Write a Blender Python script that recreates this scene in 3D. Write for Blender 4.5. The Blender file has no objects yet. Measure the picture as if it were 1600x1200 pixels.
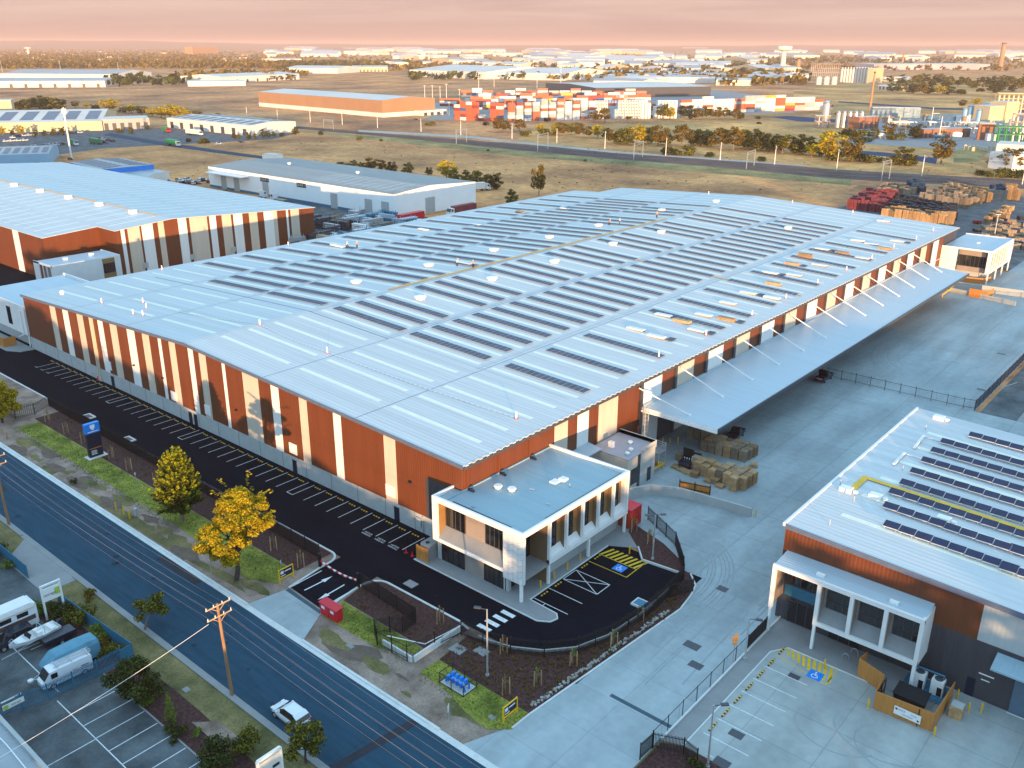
import bpy, math, random
from mathutils import Vector
RD = math.radians
S = bpy.context.scene
COL = S.collection
rnd = random.Random(11)

# ------------------------------------------------------------------ camera
CAMH = 61.5
ROT = ((0.760369616848193, 0.6494831571729129, 0.003110357348837064),
       (0.23098393534739808, -0.2659378564232639, -0.93590783634524),
       (-0.6070292146063162, 0.7123543255078225, -0.35223124157963903))
FOC = 1405.0
from mathutils import Matrix
cam = bpy.data.objects.new('camera', bpy.data.cameras.new('camera'))
COL.objects.link(cam)
cam.data.sensor_width = 36.0
cam.data.lens = FOC / 1600 * 36
cam.data.clip_end = 90000
cam.data.clip_start = 1.0
r_, d_, f_ = [Vector(v) for v in ROT]
cam.matrix_world = Matrix(((r_.x, -d_.x, -f_.x, 0), (r_.y, -d_.y, -f_.y, 0), (r_.z, -d_.z, -f_.z, CAMH), (0, 0, 0, 1)))
S.camera = cam

# ------------------------------------------------------------------ light
SUN_EL = 2.5
SUN_AZ = Vector((0.765, -0.644, 0)).normalized()          # towards the sun
sd = Vector((SUN_AZ.x * math.cos(RD(SUN_EL)), SUN_AZ.y * math.cos(RD(SUN_EL)), math.sin(RD(SUN_EL))))
sun = bpy.data.objects.new('sun', bpy.data.lights.new('sun', 'SUN'))
COL.objects.link(sun)
sun.data.energy = 5.0
sun.data.angle = RD(0.6)
sun.data.color = (1.0, 0.60, 0.27)
sun.rotation_euler = sd.to_track_quat('Z', 'Y').to_euler()

W = bpy.data.worlds.new('World'); S.world = W; W.use_nodes = True
nt = W.node_tree; nt.nodes.clear()
def N(t, **k):
    n = nt.nodes.new(t)
    for a, b in k.items(): setattr(n, a, b)
    return n
L = lambda a, b: nt.links.new(a, b)
out = N('ShaderNodeOutputWorld')
sky = N('ShaderNodeTexSky', sky_type='NISHITA')
sky.sun_disc = False; sky.sun_elevation = RD(SUN_EL)
sky.sun_rotation = math.atan2(SUN_AZ.x, SUN_AZ.y)
sky.altitude = 60; sky.air_density = 1.0; sky.dust_density = 0.3; sky.ozone_density = 3.0
bg1 = N('ShaderNodeBackground'); bg1.inputs['Strength'].default_value = 0.08
L(sky.outputs[0], bg1.inputs[0])
tc = N('ShaderNodeTexCoord')
sep = N('ShaderNodeSeparateXYZ'); L(tc.outputs['Generated'], sep.inputs[0])
# streaky dusk cloud low in the sky
mp = N('ShaderNodeMapping'); mp.inputs['Scale'].default_value = (2.2, 2.2, 48)
L(tc.outputs['Generated'], mp.inputs[0])
nz = N('ShaderNodeTexNoise'); nz.inputs['Scale'].default_value = 1.7; nz.inputs['Detail'].default_value = 7; nz.inputs['Roughness'].default_value = 0.55
nz.inputs['Distortion'].default_value = 0.6
L(mp.outputs[0], nz.inputs['Vector'])
cr = N('ShaderNodeValToRGB')
e = cr.color_ramp.elements
e[0].position = 0.28; e[0].color = (0.75, 0.51, 0.455, 1)
e[1].position = 0.74; e[1].color = (0.96, 0.69, 0.575, 1)
x = cr.color_ramp.elements.new(0.5); x.color = (0.86, 0.60, 0.515, 1)
L(nz.outputs['Fac'], cr.inputs[0])
hz = N('ShaderNodeValToRGB')          # the dust band at the horizon
e = hz.color_ramp.elements
e[0].position = 0.0; e[0].color = (0.62, 0.365, 0.335, 1)
e[1].position = 0.022; e[1].color = (1, 1, 1, 1)
L(sep.outputs['Z'], hz.inputs[0])
mxh = N('ShaderNodeMix', data_type='RGBA', blend_type='MIX')
mr = N('ShaderNodeMapRange'); mr.inputs[1].default_value = 0.0; mr.inputs[2].default_value = 0.03
L(sep.outputs['Z'], mr.inputs[0]); L(mr.outputs[0], mxh.inputs[0])
mxh.inputs[6].default_value = (0.70, 0.43, 0.38, 1); L(cr.outputs[0], mxh.inputs[7])
bg2 = N('ShaderNodeBackground'); bg2.inputs['Strength'].default_value = 0.375
L(mxh.outputs[2], bg2.inputs[0])
mf = N('ShaderNodeMapRange', interpolation_type='SMOOTHSTEP'); mf.inputs[1].default_value = 0.055; mf.inputs[2].default_value = 0.11
L(sep.outputs['Z'], mf.inputs[0])
sky_fill = N('ShaderNodeBackground'); sky_fill.inputs[0].default_value = (0.41, 0.675, 0.90, 1); sky_fill.inputs[1].default_value = 0.66   # added pale-blue fill light, above the strip of sky in view
ad = N('ShaderNodeAddShader'); L(bg1.outputs[0], ad.inputs[0]); L(sky_fill.outputs[0], ad.inputs[1])
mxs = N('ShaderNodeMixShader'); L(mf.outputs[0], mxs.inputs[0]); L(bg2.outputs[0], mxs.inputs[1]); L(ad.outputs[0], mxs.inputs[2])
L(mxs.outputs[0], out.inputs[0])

S.view_settings.view_transform = 'Standard'; S.view_settings.look = 'None'
S.view_settings.gamma = 1.0; S.view_settings.exposure = 1.2
try: S.view_settings.use_curve_mapping = False
except Exception: pass
S.cycles.max_bounces = 5; S.cycles.diffuse_bounces = 3; S.cycles.glossy_bounces = 3
S.cycles.transparent_max_bounces = 6; S.cycles.volume_bounces = 0
S.cycles.sample_clamp_indirect = 6

# ------------------------------------------------------------------ surveying: a photo pixel to a point on a level
def ray(px, py):
    a, b = (px - 800) / FOC, (py - 600) / FOC
    return [ROT[0][i] * a + ROT[1][i] * b + ROT[2][i] for i in range(3)]
def G(px, py, z=0.0):
    r = ray(px, py); s = (z - CAMH) / r[2]
    return (r[0] * s, r[1] * s)
def atY(px, py, Y):
    r = ray(px, py); s = Y / r[1]; return (r[0] * s, Y, CAMH + r[2] * s)
def atX(px, py, X):
    r = ray(px, py); s = X / r[0]; return (X, r[1] * s, CAMH + r[2] * s)
def HT(px, py, qx, qy):
    b = G(px, py); r = ray(qx, qy)
    return CAMH + r[2] * math.hypot(*b) / math.hypot(r[0], r[1])
def GP(pts, z=0.0): return [G(x, y, z) for x, y in pts]
def lerp(a, b, t): return a + (b - a) * t

# ------------------------------------------------------------------ mesh building
KIDS = {}
def tag(o, label=None, cat=None, group=None, kind=None):
    if label: o['label'] = label
    if cat: o['category'] = cat
    if group: o['group'] = group
    if kind: o['kind'] = kind
    return o
def thing(name, label, cat, loc=(0, 0, 0), rz=0, group=None):
    o = bpy.data.objects.new(name, None); COL.objects.link(o)
    o.empty_display_size = 0.3
    o.location = (loc[0], loc[1], loc[2] if len(loc) > 2 else 0); o.rotation_euler = (0, 0, rz)
    return tag(o, label, cat, group)
def setparent(o, p):
    o.parent = p; KIDS.setdefault(p.name, []).append(o)
def rootloc(p):
    while p.parent: p = p.parent
    return p.location
def dup(o, loc=None, rz=None, label=None, group=None, parent=None, scale=None):
    c = o.copy(); COL.objects.link(c)
    if parent is not None: setparent(c, parent)
    if loc is not None: c.location = (loc[0], loc[1], loc[2] if len(loc) > 2 else 0)
    if rz is not None: c.rotation_euler = (0, 0, rz)
    if scale is not None: c.scale = scale if hasattr(scale, '__len__') else (scale,) * 3
    if label: c['label'] = label
    if group: c['group'] = group
    for k in KIDS.get(o.name, []): dup(k, parent=c)
    return c
class MB:
    def __init__(s): s.v = []; s.f = []; s.m = []
    def add(s, vs, fs, mi=0):
        b = len(s.v); s.v += [tuple(v) for v in vs]
        for i, f in enumerate(fs):
            s.f.append([b + k for k in f]); s.m.append(mi[i] if isinstance(mi, (list, tuple)) else mi)
        return s
    def quad(s, a, b, c, d, mi=0): return s.add([a, b, c, d], [(0, 1, 2, 3)], mi)
    def box(s, x0, x1, y0, y1, z0, z1, mi=0):
        return s.add([(x0, y0, z0), (x1, y0, z0), (x1, y1, z0), (x0, y1, z0), (x0, y0, z1), (x1, y0, z1), (x1, y1, z1), (x0, y1, z1)],
                     [(3, 2, 1, 0), (4, 5, 6, 7), (0, 1, 5, 4), (1, 2, 6, 5), (2, 3, 7, 6), (3, 0, 4, 7)], mi)
    def obox(s, x, y, z, sx, sy, sz, rz=0, mi=0):
        c, n = math.cos(rz), math.sin(rz); vs = []
        for k in (0, 1):
            for a, b in ((-1, -1), (1, -1), (1, 1), (-1, 1)):
                u, w = a * sx / 2, b * sy / 2
                vs.append((x + u * c - w * n, y + u * n + w * c, z + k * sz))
        return s.add(vs, [(3, 2, 1, 0), (4, 5, 6, 7), (0, 1, 5, 4), (1, 2, 6, 5), (2, 3, 7, 6), (3, 0, 4, 7)], mi)
    def prism(s, poly, z0, z1, mi=0):
        a = sum(poly[i][0] * poly[(i + 1) % len(poly)][1] - poly[(i + 1) % len(poly)][0] * poly[i][1] for i in range(len(poly)))
        if a < 0: poly = poly[::-1]
        n = len(poly)
        vs = [(p[0], p[1], z0) for p in poly] + [(p[0], p[1], z1) for p in poly]
        fs = [tuple(range(n - 1, -1, -1)), tuple(range(n, 2 * n))] + [(i, (i + 1) % n, n + (i + 1) % n, n + i) for i in range(n)]
        return s.add(vs, fs, mi)
    def sheet(s, poly, z, mi=0):
        a = sum(poly[i][0] * poly[(i + 1) % len(poly)][1] - poly[(i + 1) % len(poly)][0] * poly[i][1] for i in range(len(poly)))
        if a < 0: poly = poly[::-1]
        return s.add([(p[0], p[1], z) for p in poly], [tuple(range(len(poly)))], mi)
    def tube(s, pts, r, n=6, mi=0, r1=None, caps=True):
        pts = [Vector(p) for p in pts]; b0 = len(s.v); k = len(pts); pu = None
        for i, p in enumerate(pts):
            d = (pts[min(i + 1, k - 1)] - pts[max(i - 1, 0)]).normalized()
            if pu is None:
                u = d.orthogonal().normalized()
            else:
                u = (pu - d * pu.dot(d)).normalized()
            pu = u
            w = d.cross(u); rr = r if r1 is None else lerp(r, r1, i / max(1, k - 1))
            for j in range(n):
                t = 2 * math.pi * j / n
                s.v.append(tuple(p + u * (rr * math.cos(t)) + w * (rr * math.sin(t))))
        for i in range(k - 1):
            for j in range(n):
                a = b0 + i * n + j; b = b0 + i * n + (j + 1) % n
                s.f.append([a, b, b + n, a + n]); s.m.append(mi)
        if caps:
            s.f.append([b0 + j for j in range(n - 1, -1, -1)]); s.m.append(mi)
            s.f.append([b0 + (k - 1) * n + j for j in range(n)]); s.m.append(mi)
        return s
    def cyl(s, x, y, z0, z1, r0, r1=None, n=12, mi=0):
        return s.tube([(x, y, z0), (x, y, z1)], r0, n, mi, r1 if r1 is not None else r0)
    def bar(s, p, q, w, h=None, mi=0):
        p, q = Vector(p), Vector(q); d = (q - p).normalized(); h = h or w
        u = d.cross(Vector((0, 0, 1)))
        if u.length < 1e-3: u = Vector((1, 0, 0))
        u.normalize(); n = u.cross(d)
        vs = []
        for c in (p, q):
            for a, b in ((-1, -1), (1, -1), (1, 1), (-1, 1)): vs.append(c + u * (a * w / 2) + n * (b * h / 2))
        return s.add(vs, [(0, 1, 2, 3), (7, 6, 5, 4), (1, 0, 4, 5), (2, 1, 5, 6), (3, 2, 6, 7), (0, 3, 7, 4)], mi)
    def lathe(s, x, y, prof, n=16, mi=0):
        b0 = len(s.v)
        for r, z in prof:
            for j in range(n):
                t = 2 * math.pi * j / n; s.v.append((x + r * math.cos(t), y + r * math.sin(t), z))
        for i in range(len(prof) - 1):
            for j in range(n):
                a = b0 + i * n + j; b = b0 + i * n + (j + 1) % n
                s.f.append([a, b, b + n, a + n]); s.m.append(mi)
        s.f.append([b0 + (len(prof) - 1) * n + j for j in range(n)]); s.m.append(mi)
        return s
    def build(s, name, mats, parent=None, smooth=False):
        if not isinstance(mats, (list, tuple)): mats = [mats]
        if parent is not None:
            o = rootloc(parent); vs = [(v[0] - o.x, v[1] - o.y, v[2] - o.z) for v in s.v]
        else: vs = s.v
        me = bpy.data.meshes.new(name); me.from_pydata(vs, [], s.f)
        for m in mats: me.materials.append(m)
        if len(mats) > 1: me.polygons.foreach_set('material_index', s.m)
        if smooth: me.polygons.foreach_set('use_smooth', [True] * len(s.f))
        me.update()
        ob = bpy.data.objects.new(name, me); COL.objects.link(ob)
        if parent is not None: setparent(ob, parent)
        return ob
def text_mb(mb, body, size, origin, ux, uz, mi=0, off=0.02, center=True):
    """flat lettering laid on the plane through origin, ux along the line of writing, uz up the letters"""
    cu = bpy.data.curves.new('lettering', 'FONT'); cu.body = body; cu.size = size; cu.resolution_u = 2
    if center: cu.align_x = 'CENTER'; cu.align_y = 'CENTER'
    ob = bpy.data.objects.new('lettering', cu); COL.objects.link(ob)
    dg = bpy.context.evaluated_depsgraph_get(); dg.update()
    me = bpy.data.meshes.new_from_object(ob.evaluated_get(dg))
    ux, uz = Vector(ux).normalized(), Vector(uz).normalized(); nn = ux.cross(uz); o = Vector(origin) + nn * off
    mb.add([o + ux * v.co.x + uz * v.co.y for v in me.vertices], [tuple(p.vertices) for p in me.polygons], mi)
    bpy.data.objects.remove(ob); bpy.data.curves.remove(cu); bpy.data.meshes.remove(me)

# ------------------------------------------------------------------ materials
MATS = {}
def mat(name, col, rough=0.6, metal=0.0, var=0.12, scale=1.0, stretch=None, detail=4, bump=0.0, bscale=None, bdist=.05, spec=0.4, col2=None, fine=0.0, alpha=None):
    m = bpy.data.materials.new(name); m.use_nodes = True; t = m.node_tree; b = t.nodes['Principled BSDF']
    b.inputs['Roughness'].default_value = rough; b.inputs['Metallic'].default_value = metal
    b.inputs['Specular IOR Level'].default_value = spec
    tc = t.nodes.new('ShaderNodeTexCoord'); mp = t.nodes.new('ShaderNodeMapping')
    mp.inputs['Scale'].default_value = stretch or (1, 1, 1)
    t.links.new(tc.outputs['Object'], mp.inputs[0])
    nz = t.nodes.new('ShaderNodeTexNoise'); nz.inputs['Scale'].default_value = scale; nz.inputs['Detail'].default_value = detail
    nz.inputs['Roughness'].default_value = 0.6
    t.links.new(mp.outputs[0], nz.inputs['Vector'])
    cr = t.nodes.new('ShaderNodeValToRGB'); e = cr.color_ramp.elements
    lo = tuple(c * (1 - var) for c in col); hi = tuple(min(1, c * (1 + var)) for c in (col2 or col))
    e[0].position = 0.3; e[0].color = (*lo, 1); e[1].position = 0.7; e[1].color = (*hi, 1)
    t.links.new(nz.outputs['Fac'], cr.inputs[0])
    last = cr.outputs[0]
    if fine:
        n2 = t.nodes.new('ShaderNodeTexNoise'); n2.inputs['Scale'].default_value = scale * 14; n2.inputs['Detail'].default_value = 3
        t.links.new(mp.outputs[0], n2.inputs['Vector'])
        mr = t.nodes.new('ShaderNodeMapRange'); mr.inputs[1].default_value = 0.3; mr.inputs[2].default_value = 0.7
        mr.inputs[3].default_value = 1 - fine; mr.inputs[4].default_value = 1 + fine
        t.links.new(n2.outputs['Fac'], mr.inputs[0])
        mx = t.nodes.new('ShaderNodeMix'); mx.data_type = 'RGBA'; mx.blend_type = 'MULTIPLY'; mx.inputs[0].default_value = 1
        t.links.new(last, mx.inputs[6]); t.links.new(mr.outputs[0], mx.inputs[7]); last = mx.outputs[2]
    t.links.new(last, b.inputs['Base Color'])
    if bump:
        bp = t.nodes.new('ShaderNodeBump'); bp.inputs['Strength'].default_value = bump; bp.inputs['Distance'].default_value = bdist
        nb = t.nodes.new('ShaderNodeTexNoise'); nb.inputs['Scale'].default_value = bscale or scale * 4; nb.inputs['Detail'].default_value = 4
        t.links.new(tc.outputs['Object'], nb.inputs['Vector'])
        t.links.new(nb.outputs['Fac'], bp.inputs['Height']); t.links.new(bp.outputs[0], b.inputs['Normal'])
    MATS[name] = m
    return m
def corrugate(m, axis, period, strength=0.4, tint=0.0):
    """pressed ribs across one object axis"""
    t = m.node_tree; b = t.nodes['Principled BSDF']
    tc = [n for n in t.nodes if n.type == 'TEX_COORD'][0]
    sp = t.nodes.new('ShaderNodeSeparateXYZ'); t.links.new(tc.outputs['Object'], sp.inputs[0])
    mu = t.nodes.new('ShaderNodeMath'); mu.operation = 'MULTIPLY'; mu.inputs[1].default_value = 2 * math.pi / period
    if axis == 'XY':
        ad = t.nodes.new('ShaderNodeMath'); ad.operation = 'ADD'
        t.links.new(sp.outputs['X'], ad.inputs[0]); t.links.new(sp.outputs['Y'], ad.inputs[1]); t.links.new(ad.outputs[0], mu.inputs[0])
    else: t.links.new(sp.outputs[axis], mu.inputs[0])
    sn = t.nodes.new('ShaderNodeMath'); sn.operation = 'SINE'; t.links.new(mu.outputs[0], sn.inputs[0])
    bp = t.nodes.new('ShaderNodeBump'); bp.inputs['Strength'].default_value = strength; bp.inputs['Distance'].default_value = 0.03
    t.links.new(sn.outputs[0], bp.inputs['Height']); t.links.new(bp.outputs[0], b.inputs['Normal'])
    return m

def leafmat(name, cols):
    m = bpy.data.materials.new(name); m.use_nodes = True; t = m.node_tree; b = t.nodes['Principled BSDF']
    b.inputs['Roughness'].default_value = 0.7; b.inputs['Specular IOR Level'].default_value = 0.15
    g = t.nodes.new('ShaderNodeNewGeometry'); cr = t.nodes.new('ShaderNodeValToRGB'); e = cr.color_ramp.elements
    e[0].position = 0; e[0].color = (*cols[0], 1); e[1].position = 1; e[1].color = (*cols[-1], 1)
    for i, c in enumerate(cols[1:-1]): k = cr.color_ramp.elements.new((i + 1) / (len(cols) - 1)); k.color = (*c, 1)
    t.links.new(g.outputs['Random Per Island'], cr.inputs[0]); t.links.new(cr.outputs[0], b.inputs['Base Color'])
    tr = t.nodes.new('ShaderNodeBsdfTranslucent'); t.links.new(cr.outputs[0], tr.inputs[0])
    mx = t.nodes.new('ShaderNodeMixShader'); mx.inputs[0].default_value = 0.3
    o = [n for n in t.nodes if n.type == 'OUTPUT_MATERIAL'][0]
    t.links.new(b.outputs[0], mx.inputs[1]); t.links.new(tr.outputs[0], mx.inputs[2]); t.links.new(mx.outputs[0], o.inputs[0])
    MATS[name] = m; return m

M_roof = mat('white_roof_sheeting', (0.53, 0.54, 0.54), 0.55, 0.0, 0.10, 0.35, (0.05, 3.0, 1), 6, fine=0.05)
corrugate(M_roof, 'Y', 0.76, 0.25)
M_roof2 = mat('grey_roof_sheeting', (0.36, 0.38, 0.38), 0.45, 0, 0.12, 0.3, (0.05, 2.0, 1), 6)
M_roofb = mat('blue_grey_roof_sheeting', (0.40, 0.48, 0.53), 0.4, 0, 0.06, 0.4, (0.06, 3.0, 1), 6)
corrugate(M_roofb, 'Y', 0.4, 0.3)
M_sky = mat('skylight_sheeting', (0.78, 0.75, 0.62), 0.5, 0, 0.05, 1.0)
M_rust = mat('rust_cladding', (0.152, 0.044, 0.017), 0.55, 0, 0.10, 0.4, (2, 2, 0.15), 5, spec=0.3); corrugate(M_rust, 'XY', 0.42, 0.35)
M_cream = mat('cream_cladding', (0.60, 0.50, 0.40), 0.5, 0, 0.06, 0.4, (2, 2, 0.15), 5, spec=0.3); corrugate(M_cream, 'XY', 0.42, 0.3)
M_white = mat('white_cladding', (0.80, 0.77, 0.73), 0.5, 0, 0.05, 0.4, (2, 2, 0.15), 5, spec=0.3); corrugate(M_white, 'XY', 0.42, 0.25)
M_char = mat('charcoal_cladding', (0.060, 0.055, 0.062), 0.5, 0, 0.15, 0.4, (2, 2, 0.15), 5, spec=0.3); corrugate(M_char, 'XY', 0.42, 0.3)
M_grey = mat('grey_cladding', (0.42, 0.43, 0.42), 0.5, 0, 0.07, 0.4, (2, 2, 0.15), 5, spec=0.3); corrugate(M_grey, 'XY', 0.42, 0.3)
M_precast = mat('precast_concrete', (0.40, 0.41, 0.40), 0.8, 0, 0.10, 0.5, None, 6, fine=0.06)
M_paint = mat('white_paint', (0.82, 0.80, 0.77), 0.45, 0, 0.05, 0.8)
M_panel = mat('white_wall_panel', (0.78, 0.74, 0.71), 0.5, 0, 0.06, 0.5)
M_fawn = mat('fawn_wall_panel', (0.31, 0.25, 0.215), 0.55, 0, 0.08, 0.6)
M_soffit = mat('tan_wall_lining', (0.30, 0.165, 0.065), 0.55, 0, 0.08, 0.6)
M_fin = mat('fin_lining', (0.21, 0.135, 0.075), 0.6, 0, 0.08, 0.6)
M_roofo = mat('office_roof_sheeting', (0.27, 0.385, 0.43), 0.5, 0, 0.07, 0.4, (0.06, 3.0, 1), 6); corrugate(M_roofo, 'Y', 0.4, 0.3)
M_glass = mat('dark_window_glass', (0.012, 0.014, 0.018), 0.08, 0, 0.3, 0.6, spec=0.7)
M_black = mat('black_metal', (0.012, 0.012, 0.014), 0.5, 0, 0.2, 2)
M_dgrey = mat('dark_grey_metal', (0.06, 0.065, 0.075), 0.5, 0, 0.15, 2)
M_galv = mat('galvanised_steel', (0.50, 0.51, 0.52), 0.4, 0.5, 0.12, 3)
M_yel = mat('yellow_paint', (0.78, 0.44, 0.01), 0.5, 0, 0.10, 2)
M_orange = mat('orange_timber', (0.50, 0.20, 0.045), 0.6, 0, 0.15, 1.2, (4, 4, 0.4), 5)
M_timber = mat('pallet_timber', (0.44, 0.27, 0.135), 0.75, 0, 0.30, 1.5, None, 5, fine=0.2)
M_timber2 = mat('weathered_timber', (0.34, 0.25, 0.17), 0.8, 0, 0.25, 1.5, None, 5, fine=0.2)
for m in (M_timber, M_timber2):      # each stack weathers differently
    t = m.node_tree; b = t.nodes['Principled BSDF']; s_ = b.inputs['Base Color'].links[0].from_socket
    oi = t.nodes.new('ShaderNodeObjectInfo'); q = t.nodes.new('ShaderNodeMapRange'); q.inputs[3].default_value = .6; q.inputs[4].default_value = 1.25; t.links.new(oi.outputs['Random'], q.inputs[0])
    k = t.nodes.new('ShaderNodeMix'); k.data_type = 'RGBA'; k.blend_type = 'MULTIPLY'; k.inputs[0].default_value = 1; t.links.new(s_, k.inputs[6]); t.links.new(q.outputs[0], k.inputs[7]); t.links.new(k.outputs[2], b.inputs['Base Color'])
M_pole = mat('timber_pole', (0.30, 0.16, 0.08), 0.8, 0, 0.25, 2, (1, 1, 0.2))
M_red = mat('red_paint', (0.60, 0.015, 0.03), 0.4, 0, 0.08, 2)
M_blue = mat('blue_paint', (0.0, 0.22, 0.72), 0.4, 0, 0.05, 2)
M_navy = mat('navy_paint', (0.010, 0.016, 0.035), 0.4, 0, 0.1, 2)
M_teal = mat('teal_paint', (0.03, 0.16, 0.26), 0.5, 0, 0.12, 2)
M_green = mat('green_paint', (0.01, 0.20, 0.07), 0.45, 0, 0.1, 2)
M_lime = mat('lime_paint', (0.42, 0.55, 0.10), 0.5, 0, 0.05, 2)
M_tyre = mat('tyre_rubber', (0.018, 0.018, 0.02), 0.8, 0, 0.2, 3)
M_carw = mat('white_car_paint', (0.72, 0.73, 0.75), 0.22, 0, 0.02, 1, spec=0.6)
M_card = mat('dark_car_paint', (0.02, 0.025, 0.04), 0.25, 0, 0.1, 1, spec=0.6)
M_tarp = mat('blue_tarpaulin', (0.09, 0.25, 0.34), 0.6, 0, 0.15, 0.9, None, 5, bump=0.3)
M_pv = mat('solar_cell', (0.105, 0.112, 0.145), 0.65, 0, 0.25, 0.8, spec=0.12)
M_pv2 = mat('navy_solar_cell', (0.018, 0.030, 0.075), 0.5, 0, 0.2, 0.8, spec=0.2)
M_pvf = mat('panel_frame', (0.55, 0.55, 0.56), 0.4, 0.2, 0.05, 1)
M_bark = mat('tree_bark', (0.20, 0.14, 0.10), 0.9, 0, 0.3, 3)
M_barkd = mat('dark_bark', (0.06, 0.045, 0.04), 0.9, 0, 0.3, 3)

# ground materials
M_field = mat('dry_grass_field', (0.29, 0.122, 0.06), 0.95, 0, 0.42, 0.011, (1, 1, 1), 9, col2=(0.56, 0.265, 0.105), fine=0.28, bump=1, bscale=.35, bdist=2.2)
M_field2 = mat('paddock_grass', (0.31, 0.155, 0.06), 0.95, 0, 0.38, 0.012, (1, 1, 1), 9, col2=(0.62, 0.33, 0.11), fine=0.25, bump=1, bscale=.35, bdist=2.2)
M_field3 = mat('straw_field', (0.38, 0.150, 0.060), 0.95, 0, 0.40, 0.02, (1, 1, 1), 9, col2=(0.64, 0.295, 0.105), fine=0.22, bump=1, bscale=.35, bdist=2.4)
M_green1 = mat('green_verge_grass', (0.14, 0.13, 0.035), 0.95, 0, 0.4, 0.05, None, 8, col2=(0.30, 0.22, 0.08), fine=0.3)
M_asph = mat('new_asphalt', (0.0055, 0.0080, 0.0140), 0.95, 0, 0.25, 0.25, (0.4, 1, 1), 8, fine=0.15, spec=0.05)
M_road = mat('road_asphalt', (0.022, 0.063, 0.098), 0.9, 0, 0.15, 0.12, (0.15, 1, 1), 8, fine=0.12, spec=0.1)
M_roadd = mat('patched_asphalt', (0.018, 0.022, 0.032), 0.85, 0, 0.2, 0.5, None, 6, fine=0.15)
M_mulch = mat('bark_mulch', (0.034, 0.013, 0.012), 0.95, 0, 0.5, 3.0, None, 8, col2=(0.070, 0.028, 0.024), fine=0.4, bump=0.6)
M_dirt = mat('bare_dirt', (0.17, 0.115, 0.085), 0.95, 0, 0.3, 0.3, None, 9, col2=(0.30, 0.22, 0.175), fine=0.18)
M_lawn = mat('green_lawn', (0.085, 0.13, 0.012), 0.95, 0, 0.4, 0.3, None, 8, col2=(0.24, 0.23, 0.035), fine=0.28)
M_dryl = mat('tired_lawn', (0.075, 0.085, 0.022), 0.95, 0, 0.3, 0.25, None, 8, col2=(0.19, 0.145, 0.06), fine=0.25)
M_kerb = mat('kerb_concrete', (0.60, 0.60, 0.58), 0.8, 0, 0.10, 0.8, None, 6, fine=0.1)
M_path = mat('path_concrete', (0.25, 0.25, 0.25), 0.85, 0, 0.09, 0.5, None, 6, fine=0.08)
M_stones = mat('grey_stones', (0.33, 0.31, 0.29), 0.9, 0, 0.3, 2)
M_ball = mat('rail_ballast', (0.085, 0.050, 0.045), 0.95, 0, 0.3, 0.06, None, 8, col2=(0.12, 0.075, 0.065), fine=0.25)
M_gravel = mat('pale_gravel', (0.42, 0.36, 0.30), 0.95, 0, 0.2, 0.05, None, 8, fine=0.2)
M_oldc = mat('old_concrete', (0.045, 0.058, 0.066), 0.9, 0, 0.35, 0.22, None, 8, col2=(0.10, 0.115, 0.122), fine=0.12)
M_pond = mat('pond_water', (0.010, 0.050, 0.125), 0.8, 0, 0.2, 0.05, spec=0.08)

def slabmat(name, base, joint, size, var=0.10, rot=0.0):
    """poured concrete: stains, broad wear and saw-cut joints"""
    m = mat(name, base, 0.75, 0, var, 0.07, None, 8, fine=0.07)
    t = m.node_tree; b = t.nodes['Principled BSDF']
    src = b.inputs['Base Color'].links[0].from_socket
    tc = [n for n in t.nodes if n.type == 'TEX_COORD'][0]
    mp = t.nodes.new('ShaderNodeMapping'); mp.inputs['Scale'].default_value = (1 / size, 1 / size, 1); mp.inputs['Rotation'].default_value = (0, 0, rot)
    t.links.new(tc.outputs['Object'], mp.inputs[0])
    br = t.nodes.new('ShaderNodeTexBrick'); br.offset = 0.0; br.inputs['Scale'].default_value = 1.0
    br.inputs['Brick Width'].default_value = 1.0; br.inputs['Row Height'].default_value = 0.8; br.inputs['Mortar Size'].default_value = 0.009
    br.inputs['Mortar Smooth'].default_value = 0.3
    br.inputs['Color1'].default_value = (1, 1, 1, 1); br.inputs['Color2'].default_value = (0.93, 0.94, 0.95, 1); br.inputs['Mortar'].default_value = (*joint, 1)
    t.links.new(mp.outputs[0], br.inputs['Vector'])
    # long streaks of wear
    m2 = t.nodes.new('ShaderNodeMapping'); m2.inputs['Scale'].default_value = (0.10, 0.02, 1); m2.inputs['Rotation'].default_value = (0, 0, 0.25)
    t.links.new(tc.outputs['Object'], m2.inputs[0])
    n2 = t.nodes.new('ShaderNodeTexNoise'); n2.inputs['Scale'].default_value = 2.2; n2.inputs['Detail'].default_value = 7
    t.links.new(m2.outputs[0], n2.inputs['Vector'])
    mr = t.nodes.new('ShaderNodeMapRange'); mr.inputs[1].default_value = 0.35; mr.inputs[2].default_value = 0.65; mr.inputs[3].default_value = 0.80; mr.inputs[4].default_value = 1.10
    t.links.new(n2.outputs['Fac'], mr.inputs[0])
    x1 = t.nodes.new('ShaderNodeMix'); x1.data_type = 'RGBA'; x1.blend_type = 'MULTIPLY'; x1.inputs[0].default_value = 1
    t.links.new(src, x1.inputs[6]); t.links.new(br.outputs['Color'], x1.inputs[7])
    x2 = t.nodes.new('ShaderNodeMix'); x2.data_type = 'RGBA'; x2.blend_type = 'MULTIPLY'; x2.inputs[0].default_value = 1
    t.links.new(x1.outputs[2], x2.inputs[6]); t.links.new(mr.outputs[0], x2.inputs[7])
    t.links.new(x2.outputs[2], b.inputs['Base Color'])
    return m
M_conc = slabmat('yard_concrete', (0.315, 0.365, 0.375), (0.80, 0.74, 0.76), 9.0)
M_conc2 = slabmat('forecourt_concrete', (0.365, 0.385, 0.37), (0.78, 0.77, 0.78), 7.0)
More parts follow.
